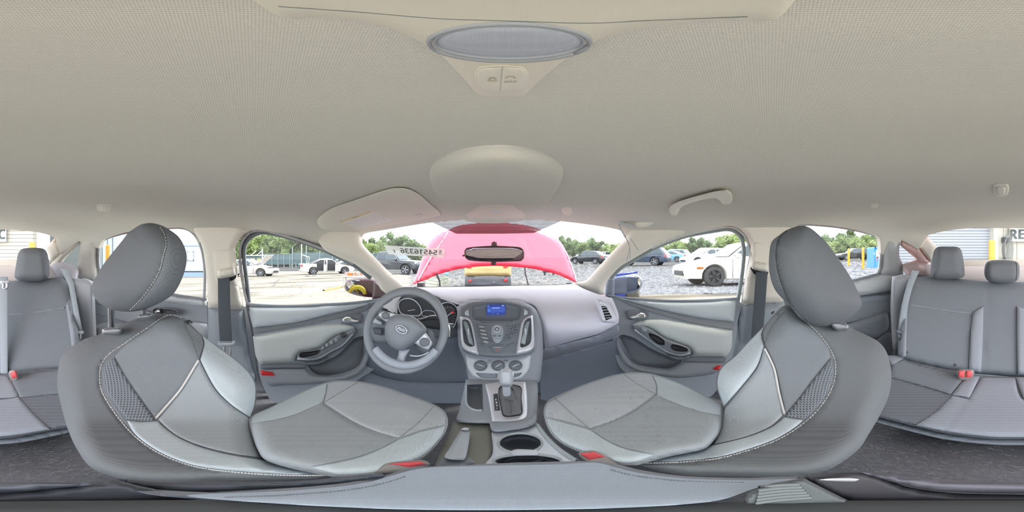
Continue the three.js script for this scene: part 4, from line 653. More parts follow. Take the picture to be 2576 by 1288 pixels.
{
  const g = thing('steering_wheel', 'grey three-spoke steering wheel with silver button panels and an oval badge', 'steering wheel');
  const c = P(1022, 828, 2.2), R = 96 / F * 2.2, rim = new THREE.TorusGeometry(R, 0.0185, 18, 90);
  { const p = rim.attributes.position; for (let i = 0; i < p.count; i++) { const x = p.getX(i), y = p.getY(i); p.setXYZ(i, x * 1.0, y * 0.975, p.getZ(i) * 1.15 - y * 0.35); } rim.computeVertexNormals(); rim.translate(c.x, c.y, c.z); }
  part(g, 'rim', rim, plastic('#70747a', 0.5));
  part(g, 'lower_rim_trim', (() => { const line = []; for (let i = 0; i <= 18; i++) { const a = 0.62 + i / 18 * 1.95; line.push([1022 + Math.cos(a) * 92, 828 + Math.sin(a) * 91]); } return cord(line, (x, y) => 2.175 - (y - 828) * 0.0006 + 0.0, 0.0165, { sides: 12 }); })(), plastic('#858b94', 0.4));
  panel(g, 'spoke', M.dark, [[925, 836, 1], [935, 812], [952, 790], [975, 792], [990, 830], [985, 860], [940, 862]], { d: 2.2, r: 10, b: 0.02, t: 0.03, cell: 5 });
  panel(g, 'spoke', M.dark, [[1040, 870, 1], [1060, 838], [1085, 830], [1098, 860], [1106, 868], [1098, 890], [1075, 896]], { d: 2.2, r: 10, b: 0.02, t: 0.03, cell: 5 });
  panel(g, 'spoke', plastic('#8b9098', 0.5), [[1004, 880, 1], [1032, 878, 1], [1020, 900], [1022, 915], [1044, 922, 1], [985, 920, 1], [1000, 900]], { d: (x, y) => 2.17 - (y - 880) * 0.0006, r: 6, b: 0.015, t: 0.03, cell: 5 });
  const hub = panel(g, 'airbag_cover', plastic('#676b71', 0.5), [[974, 805], [984, 796], [1000, 790], [1030, 793], [1050, 803], [1068, 820], [1074, 832], [1060, 848], [1036, 868], [1018, 880], [1006, 882], [992, 877], [978, 866], [969, 848], [968, 826]], { d: 2.13, r: 22, b: 0.045, t: 0.05, cell: 5 });
  const badge = panel(hub, 'badge', std('#7d8a9d', 0.4, { metalness: 0.3 }), ell(1010, 829, 14.5, 8.8, 0.46), { d: on(hub, 0.004), r: 3, b: 0.005, t: 0.006, cell: 3 });
  part(hub, 'badge_rim', cord(ell(1010, 829, 14.5, 8.8, 0.46), on(hub, 0.007), 0.0022, { closed: true }), M.chrome);
  const sl = panel(g, 'button_panel', M.silver, [[952, 793], [960, 785], [972, 784], [1003, 792, 1], [988, 798], [977, 812, 1], [966, 806]], { d: 2.14, r: 5, b: 0.015, t: 0.02, cell: 4 }, 'silver button panel');
  panel(sl, 'round_pad', M.dark, ell(970, 794, 10.5, 9.5), { d: on(sl, 0.003), r: 3, b: 0.006, t: 0.006, cell: 3 });
  const sr = panel(g, 'button_panel', M.silver, [[1056, 842, 1], [1064, 833], [1070, 836], [1087, 860], [1087, 866], [1076, 880], [1066, 877], [1040, 862, 1]], { d: 2.14, r: 5, b: 0.015, t: 0.02, cell: 4 }, 'silver button panel');
  panel(sr, 'round_pad', M.dark, ell(1068, 861, 13.5, 11.5), { d: on(sr, 0.003), r: 3, b: 0.006, t: 0.006, cell: 3 });
  panel(g, 'rocker_switch', plastic('#858a90', 0.5), [[937, 812, 1], [943, 800, 1], [962, 812, 1], [960, 818, 1]], { d: 2.15, r: 3, b: 0.01, t: 0.02, cell: 3 });
  panel(g, 'rocker_switch', M.darker, [[937, 824, 1], [960, 826, 1], [962, 844, 1], [942, 840, 1]], { d: 2.15, r: 3, b: 0.01, t: 0.02, cell: 3 });
  part(g, 'lower_edge', cord([[1031, 894], [1048, 896], [1064, 893], [1078, 886]], 2.14, 0.0026), M.silver);
  part(g, 'paddle', cord([[1128, 816], [1131, 830], [1130, 848]], 2.3, 0.004), M.chrome);
  badgeSpot = { hub };
}
// ------------------------------------------------------------------ centre stack
const stackD = curve([[745, 2.66], [800, 2.55], [900, 2.42], [960, 2.34]]);
const font = await new FontLoader().loadAsync('fonts/droid/droid_sans_bold.typeface.json');
const plain = await new FontLoader().loadAsync('fonts/droid/droid_sans_regular.typeface.json');
// raised lettering standing on a place in the view
function letters(text, px, py, d, hpx, mat, parent, name, o = {}) {
  const size = hpx / F * d * 0.98, g = new TextGeometry(text, { font: o.thin ? plain : font, size, depth: o.depth ?? 0.0012, curveSegments: 3 });
  g.computeBoundingBox(); const b = g.boundingBox; g.translate(-(b.min.x + b.max.x) / 2, -(b.min.y + b.max.y) / 2, 0);
  if (o.stretch) g.scale(o.stretch, 1, 1);
  if (o.mirror) g.scale(-1, 1, 1);
  if (o.lean) g.rotateX(o.lean);
  if (o.rot) g.rotateZ(-o.rot);
  const c = P(px, py, d); g.translate(c.x, c.y, c.z + (o.lift ?? 0)); return part(parent, name, g, mat);
}
{
  const { hub } = badgeSpot;
  letters('Ford', 1010, 829, hub.surf(1010, 829) - 0.011, 7, M.chrome, hub, 'badge_script', { thin: true, rot: 0.46, depth: 0.001 });
}
{
  const g = thing('centre_stack', 'dark radio and vent stack in the middle of the dashboard with a blue screen', 'radio');
  panel(g, 'stack_surround', plastic('#747880', 0.55), [[1150, 772, 1], [1175, 758], [1250, 750], [1305, 757], [1340, 771], [1356, 795], [1364, 830], [1366, 885], [1362, 930], [1356, 962], [1332, 968, 1], [1180, 968, 1], [1170, 910], [1154, 870]], { d: (x, y) => stackD(y) + 0.06, r: 14, b: 0.04, t: 0.1, cell: 8 });
  const f = panel(g, 'fascia', plastic('#5c6067', 0.5), [[1157, 772, 1], [1182, 760], [1250, 755], [1300, 761], [1339, 774, 1], [1344, 821], [1344, 870], [1337, 888], [1302, 897], [1262, 900], [1221, 897], [1175, 889], [1161, 873], [1156, 833]], { d: (x, y) => stackD(y), r: 8, b: 0.02, t: 0.06, cell: 5, holes: [[[1163, 805], [1178, 806], [1186, 824], [1194, 870], [1184, 873], [1168, 862], [1164, 834]], [[1335, 800], [1337, 830], [1336, 858], [1328, 869], [1309, 873], [1313, 840], [1320, 808]], [[1188, 772, 1], [1220, 764], [1250, 762], [1290, 766], [1311, 773, 1], [1309, 800], [1300, 806, 1], [1200, 806, 1], [1190, 800]]] });
  const rec = panel(g, 'screen_recess', M.dark, [[1188, 772, 1], [1220, 764], [1250, 762], [1290, 766], [1311, 773, 1], [1309, 800], [1300, 806, 1], [1200, 806, 1], [1190, 800]], { d: on(f, 0.002), r: 10, b: -0.03, t: 0.004, cell: 5 });
  const cv = document.createElement('canvas'); cv.width = 400; cv.height = 220; const c = cv.getContext('2d');
  c.fillStyle = '#2b3f8c'; c.fillRect(0, 0, 400, 220); c.fillStyle = '#3c55a8'; c.fillRect(8, 44, 384, 130);
  c.fillStyle = '#dfe6ff'; c.font = 'bold 30px sans-serif'; c.fillText('1:01', 318, 34); c.font = 'bold 26px sans-serif'; c.fillText('SYNC Line In', 120, 82); c.font = '22px sans-serif'; c.fillText('AM', 14, 34); c.fillText('\u25B8', 52, 34);
  c.font = '20px sans-serif'; c.fillText('ST', 132, 208); c.fillText('LIST', 220, 208); c.fillStyle = '#59b4ff'; c.font = 'bold 44px sans-serif'; c.fillText('2', 34, 128); c.fillRect(26, 134, 50, 6);
  const st = new THREE.CanvasTexture(cv); st.colorSpace = THREE.SRGBColorSpace;
  part(g, 'screen', sheet([[1225, 767], [1271, 766], [1271, 791], [1224, 792]], on(f, -0.014)), new THREE.MeshStandardMaterial({ color: '#000000', roughness: 0.3, emissive: '#ffffff', emissiveMap: st, emissiveIntensity: 0.95 }), 'lit blue display');
  panel(g, 'cd_slot', M.black, hard([[1206, 807], [1288, 806], [1292, 805], [1286, 810], [1212, 811]]), { d: on(f, 0.002), r: 2, b: -0.006, t: 0.003, cell: 4 });
  panel(g, 'seek_button', M.doorLight, hard([[1169, 785], [1178, 778], [1180, 795], [1170, 792]]), { d: on(f, 0.006), r: 3, b: 0.008, t: 0.01, cell: 3 });
  panel(g, 'seek_button', M.doorLight, hard([[1318, 777], [1327, 783], [1327, 790], [1318, 793]]), { d: on(f, 0.006), r: 3, b: 0.008, t: 0.01, cell: 3 });
  for (const [frameLine, open, x0, x1, tilt] of [
    [[[1157, 797, 1], [1172, 798], [1182, 803], [1190, 822], [1204, 893, 1], [1180, 886], [1163, 875], [1158, 840]], [[1163, 805], [1178, 806], [1186, 824], [1194, 870], [1184, 873], [1168, 862], [1164, 834]], 1167, 1177, 14],
    [[[1340, 793, 1], [1343, 830], [1344, 871], [1330, 884], [1298, 891, 1], [1304, 850], [1312, 812], [1322, 799]], [[1335, 800], [1337, 830], [1336, 858], [1328, 869], [1309, 873], [1313, 840], [1320, 808]], 1331, 1322, -12]]) {
    const fr = panel(g, 'vent_frame', M.silver, frameLine, { d: on(f, 0.006), r: 5, b: 0.016, t: 0.03, cell: 4, holes: [open] }, 'silver vent frame');
    panel(fr, 'vent_opening', M.dark, open, { d: on(fr, -0.002), r: 6, b: -0.035, t: 0.003, cell: 4 });
    for (let i = 0; i < 4; i++) { const t = i / 3 * 0.9, xa = x0 + (x1 - x0) * t, xb = xa + tilt; part(fr, 'vent_slat', bar(P(xa, 809 + i * 1.2, 2.53), P(xb, 866 + (tilt > 0 ? -4 + i * 2 : -i), 2.44), 0.0042, 6), M.doorLight); }
    const hx = (x0 + x1) / 2 + tilt * 0.4; panel(fr, 'vent_tab', M.silverSoft, hard([[hx - 2, 826], [hx + 2, 826], [hx + 3, 842], [hx - 1, 843]]), { d: 2.44, r: 2, b: 0.006, t: 0.02, cell: 3 });
  }
  // key pad: menu keys, number keys, dial
  const key = (line, lbl) => panel(g, 'key', M.dark, line, { d: on(f, 0.004), r: 2.5, b: 0.006, t: 0.012, cell: 3 }, lbl);
  for (let i = 0; i < 5; i++) { const y = 815 + i * 9.2, x = 1198 + i * 1.6 + (i === 4 ? 5 : 0), x2 = 1219 + i * 4; key(hard([[x, y], [x2, y + 3.5 + i * 0.3], [x2 + 3, y + 10 + i * 0.3], [x + 3, y + 7.6]])); }
  ['RADIO', 'MEDIA', 'PHONE', 'SOUND', 'MENU'].forEach((w, i) => letters(w, 1212 + i * 2.6, 822.2 + i * 9.5, f.surf(1212, 824 + i * 9) - 0.012, 3, M.thread, g, 'key_lettering', { rot: 0.17, depth: 0.0006 }));
  for (let r = 0; r < 5; r++) for (let k = 0; k < 3; k++) { const x = 1281 + k * 8.6 - r * 2.6, y = 820 + r * 7.6 - k * 2.4; if (r === 4 && k > 1) continue; key(hard([[x, y], [x + 7.4, y - 2.2], [x + 6.4, y + 4.4], [x - 1, y + 6.6]])); }
  key([[1218, 818, 1], [1229, 818, 1], [1226, 822, 1], [1222, 821, 1]]); key([[1272, 818, 1], [1281, 816, 1], [1279, 820, 1], [1274, 821, 1]]);
  const pod = panel(g, 'dial_pod', M.doorDark, [[1236, 822], [1242, 816], [1258, 816], [1266, 824], [1267, 838], [1263, 856], [1256, 862], [1244, 862], [1238, 854], [1234, 838]], { d: on(f, 0.003), r: 3, b: 0.008, t: 0.01, cell: 3 });
  part(pod, 'dial_ring', cord(ell(1250, 828, 8, 7.4), on(pod, 0.004), 0.0026, { closed: true }), M.silver);
  panel(pod, 'ok_button', M.dark, ell(1250, 828, 6.2, 5.6), { d: on(pod, 0.004), r: 2, b: 0.005, t: 0.008, cell: 3 });
  letters('OK', 1250, 828, pod.surf(1250, 828) - 0.011, 3.4, M.thread, pod, 'key_lettering', { depth: 0.0006 });
  panel(pod, 'volume_knob', M.doorDark, ell(1250.5, 855, 7, 6.6), { d: on(pod, 0.012), r: 3, b: 0.008, t: 0.02, cell: 3 });
  part(pod, 'knob_ring', cord(ell(1250.5, 855, 7, 6.6), on(pod, 0.014), 0.0014, { closed: true }), M.silver);
  for (const l of [hard([[1240, 842], [1248, 843], [1248, 847], [1241, 846]]), hard([[1253, 843], [1261, 842], [1260, 846], [1253, 847]])]) panel(pod, 'key', M.dark, l, { d: on(pod, 0.003), r: 2, b: 0.004, t: 0.006, cell: 3 });
  const hz = panel(g, 'hazard_panel', M.dark, [[1230, 869, 1], [1240, 867], [1258, 866], [1272, 868, 1], [1264, 883], [1252, 886], [1240, 884]], { d: on(f, 0.004), r: 3, b: 0.006, t: 0.01, cell: 3 });
  part(hz, 'hazard_line', cord([[1242, 874], [1261, 874]], on(hz, 0.002), 0.0012), M.silver);
  panel(hz, 'hazard_triangle', std('#d2605c', 0.5), hard([[1252, 877], [1256, 882], [1248, 882]]), { d: on(hz, 0.001), r: 1, b: 0.002, t: 0.003, cell: 2 });
  for (const l of [hard([[1206, 862], [1216, 863], [1225, 868], [1224, 873], [1212, 870]]), hard([[1276, 868], [1284, 864], [1294, 861], [1290, 869], [1277, 873]])]) key(l);
}
{
  const g = thing('climate_panel', 'silver climate control panel with three dark round knobs', 'control panel');
  const f = panel(g, 'panel_face', std('#d9dee4', 0.5, { metalness: 0.05 }), [[1172, 893, 1], [1210, 902], [1262, 905], [1302, 902], [1325, 894], [1336, 890, 1], [1332, 925], [1318, 946], [1298, 957], [1221, 957], [1192, 947], [1177, 926]], { d: (x, y) => stackD(y) + 0.025, r: 8, b: 0.02, t: 0.06, cell: 5, holes: [[[1196, 938, 1], [1252, 940, 1], [1251, 952, 1], [1216, 951], [1204, 946]], [[1290, 941, 1], [1314, 937, 1], [1306, 946], [1290, 951, 1]]] });
  for (const [x, rot] of [[1209, 0.4], [1253, -0.6], [1297, -0.5]]) {
    const k = panel(g, 'knob', M.dark, ell(x, 919.5, 17.4, 13.4), { d: on(f, 0.006), r: 7, b: 0.018, t: 0.02, cell: 3 });
    part(k, 'knob_grip', cord([[x - 10 * Math.cos(rot), 919.5 - 8 * Math.sin(rot)], [x + 10 * Math.cos(rot), 919.5 + 8 * Math.sin(rot)]], on(k, 0.006), 0.006, { sides: 8 }), M.doorDark);
    part(k, 'pointer', cord([[x - 4 * Math.cos(rot), 919.5 - 3 * Math.sin(rot)], [x + 2 * Math.cos(rot), 919.5 + 2 * Math.sin(rot)]], on(k, 0.0125), 0.0012), M.thread);
  }
  for (const [x, y] of [[1230.5, 910], [1274, 909]]) panel(g, 'round_button', M.doorDark, ell(x, y, 5.6, 4.4, 0, 18), { d: on(f, 0.005), r: 2, b: 0.006, t: 0.01, cell: 3 });
  panel(g, 'tray_slot', M.dark, [[1196, 938, 1], [1252, 940, 1], [1251, 952, 1], [1216, 951], [1204, 946]], { d: on(f, 0.0), r: 4, b: -0.04, t: 0.003, cell: 4 });
  panel(g, 'tray_slot', M.dark, [[1290, 941, 1], [1314, 937, 1], [1306, 946], [1290, 951, 1]], { d: on(f, 0.0), r: 4, b: -0.04, t: 0.003, cell: 4 });
}
// ------------------------------------------------------------------ shifter, console, cup holders, hand brake
const tunnel = curve([[940, 2.36], [1000, 2.16], [1060, 1.9], [1110, 1.68], [1175, 1.42]]);
{
  const g = thing('centre_console', 'grey centre console with a silver shifter frame and two cup holders', 'console');
  panel(g, 'console_body', M.doorDark, [[1172, 955, 1], [1340, 958, 1], [1352, 965], [1352, 1055], [1346, 1068], [1300, 1080], [1250, 1086], [1236, 1080], [1232, 1066, 1], [1150, 1060], [1156, 1030], [1168, 975]], { d: (x, y) => tunnel(y), r: 14, b: 0.05, t: 0.25, cell: 8, holes: [[[1173, 968, 1], [1214, 966, 1], [1216, 1034, 1], [1200, 1034], [1184, 1028], [1174, 1016]]] });
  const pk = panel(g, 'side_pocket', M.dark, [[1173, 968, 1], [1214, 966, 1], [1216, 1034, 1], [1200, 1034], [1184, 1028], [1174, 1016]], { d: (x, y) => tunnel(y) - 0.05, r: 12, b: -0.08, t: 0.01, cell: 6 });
  part(pk, 'pocket_rim', cord([[1173, 970], [1173, 1012], [1182, 1026], [1200, 1033], [1212, 1032]], (x, y) => tunnel(y) - 0.052, 0.004), M.doorLight);
  const bz = panel(g, 'shifter_bezel', M.silver, [[1221, 966, 1], [1270, 960], [1322, 961, 1], [1326, 1000], [1326, 1043], [1318, 1054], [1280, 1060], [1238, 1060, 1], [1230, 1010]], { d: (x, y) => tunnel(y) - 0.056, r: 6, b: 0.012, t: 0.03, cell: 5, holes: [[[1256, 974], [1308, 971], [1312, 1004], [1314, 1040], [1296, 1047], [1268, 1048], [1262, 1038]]] }, 'silver shifter frame');
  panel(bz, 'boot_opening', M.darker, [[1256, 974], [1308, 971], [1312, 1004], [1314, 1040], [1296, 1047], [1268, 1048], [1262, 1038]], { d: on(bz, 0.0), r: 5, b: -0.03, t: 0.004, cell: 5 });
  const sp = panel(bz, 'gear_strip', M.black, hard([[1241, 991], [1252, 990], [1258, 1032], [1244, 1033]]), { d: on(bz, 0.003), r: 2, b: 0.003, t: 0.004, cell: 4 });
  ['P', 'R', 'N', 'D', 'L'].forEach((c, i) => { if (i) letters(c, 1248 + (i - 2) * 1.1 + 0.8, 1000 + (i - 0.3) * 7.4, sp.surf(1249, 1000 + i * 7) - 0.002, 4.4, M.thread, bz, 'gear_letter', { depth: 0.0008, rot: -0.05 }); });
  panel(g, 'console_lip', M.doorDark, [[1232, 1064, 1], [1280, 1064], [1326, 1054], [1348, 1040, 1], [1349, 1062], [1330, 1074], [1290, 1082], [1250, 1086], [1236, 1082]], { d: (x, y) => tunnel(y) - 0.05, r: 10, b: 0.03, t: 0.12, cell: 6 });
  const tr = panel(g, 'cup_tray', M.silverSoft, [[1236, 1088, 1], [1290, 1084], [1330, 1076], [1349, 1062, 1], [1372, 1094], [1410, 1130], [1462, 1163, 1], [1440, 1180, 1], [1215, 1185, 1], [1222, 1165], [1236, 1148], [1240, 1130]], { d: (x, y) => tunnel(y) - 0.01, r: 8, b: 0.015, t: 0.12, cell: 6, holes: [ell(1309, 1115, 55, 25), ell(1327, 1161, 86, 18)] }, 'pale grey cup tray');
  part(tr, 'tray_rail', cord([[1352, 1070], [1376, 1102], [1410, 1134], [1452, 1162]], on(tr, 0.006), 0.008), M.doorLight);
  const cup = (x, y, rx, ry) => {
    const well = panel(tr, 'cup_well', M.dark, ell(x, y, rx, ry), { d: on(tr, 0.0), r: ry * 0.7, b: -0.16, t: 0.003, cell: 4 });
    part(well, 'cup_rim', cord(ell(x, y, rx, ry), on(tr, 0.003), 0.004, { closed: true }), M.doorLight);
    return well;
  };
  cup(1309, 1115, 55, 25);
  const w2 = cup(1327, 1161, 86, 18);
  panel(tr, 'cup_divider', M.silverSoft, [[1282, 1136, 1], [1300, 1130], [1350, 1132, 1], [1356, 1144], [1330, 1146], [1290, 1146, 1]], { d: on(tr, 0.008), r: 4, b: 0.01, t: 0.02, cell: 4 });
  for (const l of [[[1280, 1166], [1300, 1164], [1328, 1166]], [[1328, 1166], [1366, 1156]], [[1266, 1166], [1290, 1152], [1330, 1149], [1372, 1152]]]) part(w2, 'well_rib', cord(l, on(w2, 0.004), 0.003), M.doorDark);
  panel(w2, 'well_hub', M.silverSoft, ell(1328, 1168, 13, 6), { d: on(w2, 0.006), r: 3, b: 0.006, t: 0.006, cell: 3 });
  panel(g, 'side_trough', plastic('#70706a', 0.7), [[1140, 1062, 1], [1234, 1066, 1], [1240, 1130, 1], [1222, 1180, 1], [1090, 1185, 1], [1110, 1130]], { d: (x, y) => tunnel(y) + 0.05, r: 8, b: 0.02, t: 0.1, cell: 8 });
}
{
  const g = thing('shift_lever', 'automatic shift lever with grey knob and folded leather boot', 'shift lever');
  panel(g, 'boot', std('#6f6f72', 0.6), [[1264, 972], [1282, 969], [1296, 974], [1302, 1000], [1312, 1038], [1294, 1044], [1270, 1044], [1262, 1010]], { d: (x, y) => tunnel(y) - 0.085, r: 14, b: 0.04, t: 0.05, cell: 4, grooves: [{ line: [[1262, 998], [1280, 1008], [1296, 1006]], w: 6, depth: 0.02 }, { line: [[1288, 980], [1300, 1010], [1310, 1030]], w: 5, depth: 0.02 }, { line: [[1284, 1012], [1284, 1042]], w: 4, depth: 0.012 }] });
  part(g, 'lever_rod', bar(P(1273, 962, 2.02), P(1275, 990, 2.06), 0.016, 12), M.silverSoft);
  const k = panel(g, 'knob', plastic('#8d9096', 0.45), [[1256, 934], [1262, 928], [1284, 928], [1290, 936], [1291, 958], [1286, 972], [1262, 972], [1256, 958]], { d: 1.98, r: 12, b: 0.05, t: 0.06, cell: 3, backed: true });
  for (const l of [[[1256, 936], [1255, 948], [1258, 966]], [[1289, 936], [1291, 948], [1288, 962]]]) part(k, 'chrome_edge', cord(l, 1.965, 0.0035), M.chrome);
}
{
  const g = thing('hand_brake', 'grey hand brake lever with a bright button, lying beside the driver cushion', 'hand brake');
  const a = panel(g, 'lever', plastic('#80868d', 0.45), [[1157, 1084, 1], [1182, 1084, 1], [1180, 1110], [1172, 1150], [1164, 1158], [1120, 1152], [1132, 1126]], { d: (x, y) => tunnel(y) - 0.08, r: 9, b: 0.03, t: 0.05, cell: 4, grooves: [{ line: [[1166, 1096], [1160, 1120], [1152, 1140], [1170, 1140]], w: 4, depth: 0.006 }] });
  panel(g, 'release_button', M.chrome, hard([[1163, 1075], [1181, 1075], [1181, 1084], [1160, 1084]]), { d: on(a, 0.0), r: 4, b: 0.012, t: 0.03, cell: 3 }, 'bright release button');
  panel(g, 'lever_base', M.dark, [[1112, 1150, 1], [1164, 1152], [1180, 1148, 1], [1196, 1166, 1], [1100, 1176, 1]], { d: (x, y) => tunnel(y) - 0.03, r: 6, b: 0.02, t: 0.05, cell: 5 });
}
// ------------------------------------------------------------------ things on the roof lining
const roof = (h = 0) => (x, y) => roofD(y) - h;
{
  const g = thing('sun_visor', 'folded beige sun visor with a white and yellow warning label above the steering wheel', 'sun visor');
  const v = panel(g, 'visor_board', plastic('#bcb8ae', 0.65), [[798, 558], [804, 546], [837, 523], [903, 500], [969, 478], [997, 473], [1025, 475], [1054, 489], [1083, 514], [1105, 533], [1108, 541], [1088, 547], [1009, 563], [903, 580], [837, 581], [806, 573]], { d: (x, y) => roofD(y) - 0.05, r: 16, b: 0.045, t: 0.03, cell: 7 });
  const cv = document.createElement('canvas'); cv.width = 512; cv.height = 256; const c = cv.getContext('2d');
  c.fillStyle = '#fbfaf6'; c.fillRect(0, 0, 512, 256); c.fillStyle = '#ecdca8'; c.fillRect(0, 0, 512, 34); c.fillStyle = '#a89868'; c.font = 'bold 24px sans-serif'; c.fillText('WARNING', 190, 27); c.fillStyle = '#c4c4c2';
  for (let i = 0; i < 9; i++) for (let x = 20; x < 480;) { const w = 12 + 40 * hash(i, x, 3); c.fillRect(x, 66 + i * 20, w, 6); x += w + 9; }
  const t = new THREE.CanvasTexture(cv); t.colorSpace = THREE.SRGBColorSpace;
  part(g, 'warning_label', sheet([[853, 558], [930, 531], [985, 555], [906, 573]], on(v, 0.002)), std('#ffffff', 0.6, { map: t }), 'white and yellow label');
  const k = panel(g, 'visor_clip', M.trimLow, hard([[1034, 540], [1061, 535], [1079, 545], [1056, 550]]), { d: on(v, 0.003), r: 3, b: 0.012, t: 0.02, cell: 4 });
  panel(k, 'clip_slot', M.doorDark, hard([[1044, 540], [1060, 538], [1066, 543], [1052, 545]]), { d: on(k, 0.001), r: 2, b: -0.004, t: 0.003, cell: 3 });
}
{
  const g = thing('overhead_console', 'rounded overhead console with a small flip compartment above the interior mirror', 'console');
  const h = panel(g, 'housing', M.headliner, [[1076, 425], [1082, 460], [1094, 490], [1110, 515], [1140, 540], [1180, 557], [1240, 562], [1315, 555], [1352, 536], [1378, 511], [1400, 480], [1414, 450], [1424, 405], [1400, 372], [1330, 362], [1250, 360], [1160, 366], [1100, 384]], { d: (x, y) => roofD(Math.min(y, 545)) + 0.02 - 0.0, extra: (x, y) => { const u = (x - 1250) / 172, v = (y - 440) / 124; const e = Math.max(0, 1 - u * u - v * v * (v > 0 ? 1 : 2.2)); return -0.16 * Math.pow(e, 0.75 + Math.max(0, Math.min(1.1, -v * 2))); }, r: 10, b: 0.02, t: 0.06, cell: 7, uv: roofUv });
  const fr = panel(g, 'compartment_frame', M.trim, [[1172, 541], [1182, 533], [1208, 517, 1], [1248, 515], [1288, 517, 1], [1312, 531], [1322, 541], [1318, 547], [1302, 549], [1250, 550], [1191, 549], [1177, 547]], { d: on(h, 0.004), r: 4, b: 0.012, t: 0.02, cell: 4 });
  const dr = panel(fr, 'compartment_door', M.trimLow, [[1183, 541, 1], [1212, 525, 1], [1286, 525, 1], [1312, 541, 1], [1300, 545, 1], [1196, 545, 1]], { d: on(fr, 0.003), r: 3, b: 0.005, t: 0.006, cell: 4 });
  for (let i = 0; i < 6; i++) { const w = 8 + i * 0.9, y = 528 + i * 1.5; part(dr, 'grip_rib', bar(P(1248 - w, y, dr.surf(1248, y) - 0.001), P(1248 + w, y, dr.surf(1248, y) - 0.001), 0.0014, 5), M.dash); }
}
{
  const g = thing('overhead_lamp', 'overhead lamp unit with an oval frosted lens and two push switches at the top', 'lamp');
  const b = panel(g, 'lamp_housing', M.lamp, [[560, -58, 1], [2040, -58, 1], [1960, 44], [1880, 50], [1720, 60], [1560, 84], [1470, 118], [1400, 166], [1350, 210], [1322, 236], [1310, 241], [1260, 243], [1215, 241], [1200, 236], [1160, 190], [1100, 132], [1030, 92], [940, 62], [800, 44], [700, 40]], { d: (x, y) => roofD(y) - 0.006, r: 26, b: 0.02, t: 0.05, cell: 12});
  part(g, 'panel_gap', cord([[700, 16], [900, 30], [1040, 42], [1130, 48], [1300, 53], [1480, 58], [1640, 51], [1880, 42]], on(b, 0.0), 0.0006), M.darkThread);
  const lens = panel(g, 'lens', cloth('#9ca1ab', plainWeave(40), 0.05, 0.0004, 0.14, { roughness: 0.45, specularIntensity: 0.5 }), ell(1281, 104, 186, 44, 0, 60), { d: on(b, -0.004), r: 30, b: 0.014, t: 0.02, cell: 10  }, 'frosted oval lens');
  part(g, 'lens_ring', cord(ell(1281, 105, 203, 47, 0, 60), on(b, 0.001), 0.0036, { closed: true }), std('#a6aab3', 0.5));
  part(g, 'lens_ring', cord(ell(1281, 104, 188, 42.5, 0, 60), on(b, 0.003), 0.0026, { closed: true }), std('#a6aab3', 0.5));
  const sw = panel(g, 'switch_frame', M.trim, [[1194, 190], [1202, 170], [1214, 165], [1262, 163], [1312, 167], [1326, 178], [1330, 196], [1318, 226], [1306, 232], [1260, 233], [1216, 231], [1204, 222]], { d: on(b, 0.002), r: 5, b: 0.004, t: 0.01, cell: 5 });
  panel(sw, 'switch', M.trimLow, [[1200, 192], [1208, 174, 1], [1262, 168, 1], [1256, 230, 1], [1218, 228, 1], [1208, 216]], { d: on(sw, 0.003), r: 4, b: 0.004, t: 0.006, cell: 5 });
  const off = panel(sw, 'switch', M.trimLow, [[1266, 168, 1], [1314, 172, 1], [1324, 194], [1312, 226, 1], [1260, 230, 1]], { d: on(sw, 0.003), r: 4, b: 0.004, t: 0.006, cell: 5 });
  const ink = std('#a79f90', 0.7);
  letters('OFF', 1284, 205, off.surf(1284, 205) - 0.0016, 8, ink, sw, 'switch_lettering', { lean: 1.2, stretch: 1.7, depth: 0.0004 });
  part(sw, 'switch_symbol', merge(cord([[1272, 196], [1280, 192], [1290, 193], [1296, 197]], on(off, 0.002), 0.0009), cord([[1226, 203], [1250, 203]], on(off, 0.002), 0.0009), cord([[1230, 200], [1238, 194], [1248, 200]], on(off, 0.002), 0.0009)), ink);
}
{
  const g = thing('interior_mirror', 'wide interior rear-view mirror in a dark frame hanging before the red bonnet', 'mirror');
  const oval = [[1168, 641], [1168, 631], [1173, 624], [1190, 621], [1240, 618], [1290, 620], [1308, 622], [1317, 629], [1319, 641], [1318, 650], [1311, 657], [1290, 658], [1240, 659], [1195, 657], [1177, 654], [1170, 648]];
  const b = panel(g, 'mirror_frame', std('#6a4a52', 0.4), oval, { d: 2.72, r: 5, b: 0.014, t: 0.04, cell: 5 });
  panel(g, 'mirror_glass', M.darkMirror, oval.map(([x, y]) => [1243.5 + (x - 1243.5) * 0.955, 639 + (y - 639) * 0.86]), { d: (x, y) => 2.7 + (x - 1243) * 0.00012 + (y - 639) * 0.0002, r: 3, b: 0.002, t: 0.006, cell: 6 }, 'mirror glass');
  panel(g, 'mirror_mount', std('#7d5a60', 0.4), [[1235, 622, 1], [1236, 611], [1243, 607], [1250, 610], [1252, 622, 1]], { d: 2.8, r: 4, b: 0.02, t: 0.5, cell: 3 });
  panel(g, 'mirror_foot', std('#5c3c44', 0.4), hard([[1236, 656], [1249, 656], [1247, 667], [1235, 667]]), { d: 2.73, r: 3, b: 0.015, t: 0.04, cell: 3 });
  panel(g, 'side_tab', std('#8a5a62', 0.4), ell(1166, 643, 3, 2.6, 0, 12), { d: 2.74, r: 2, b: 0.006, t: 0.02, cell: 3 });
}
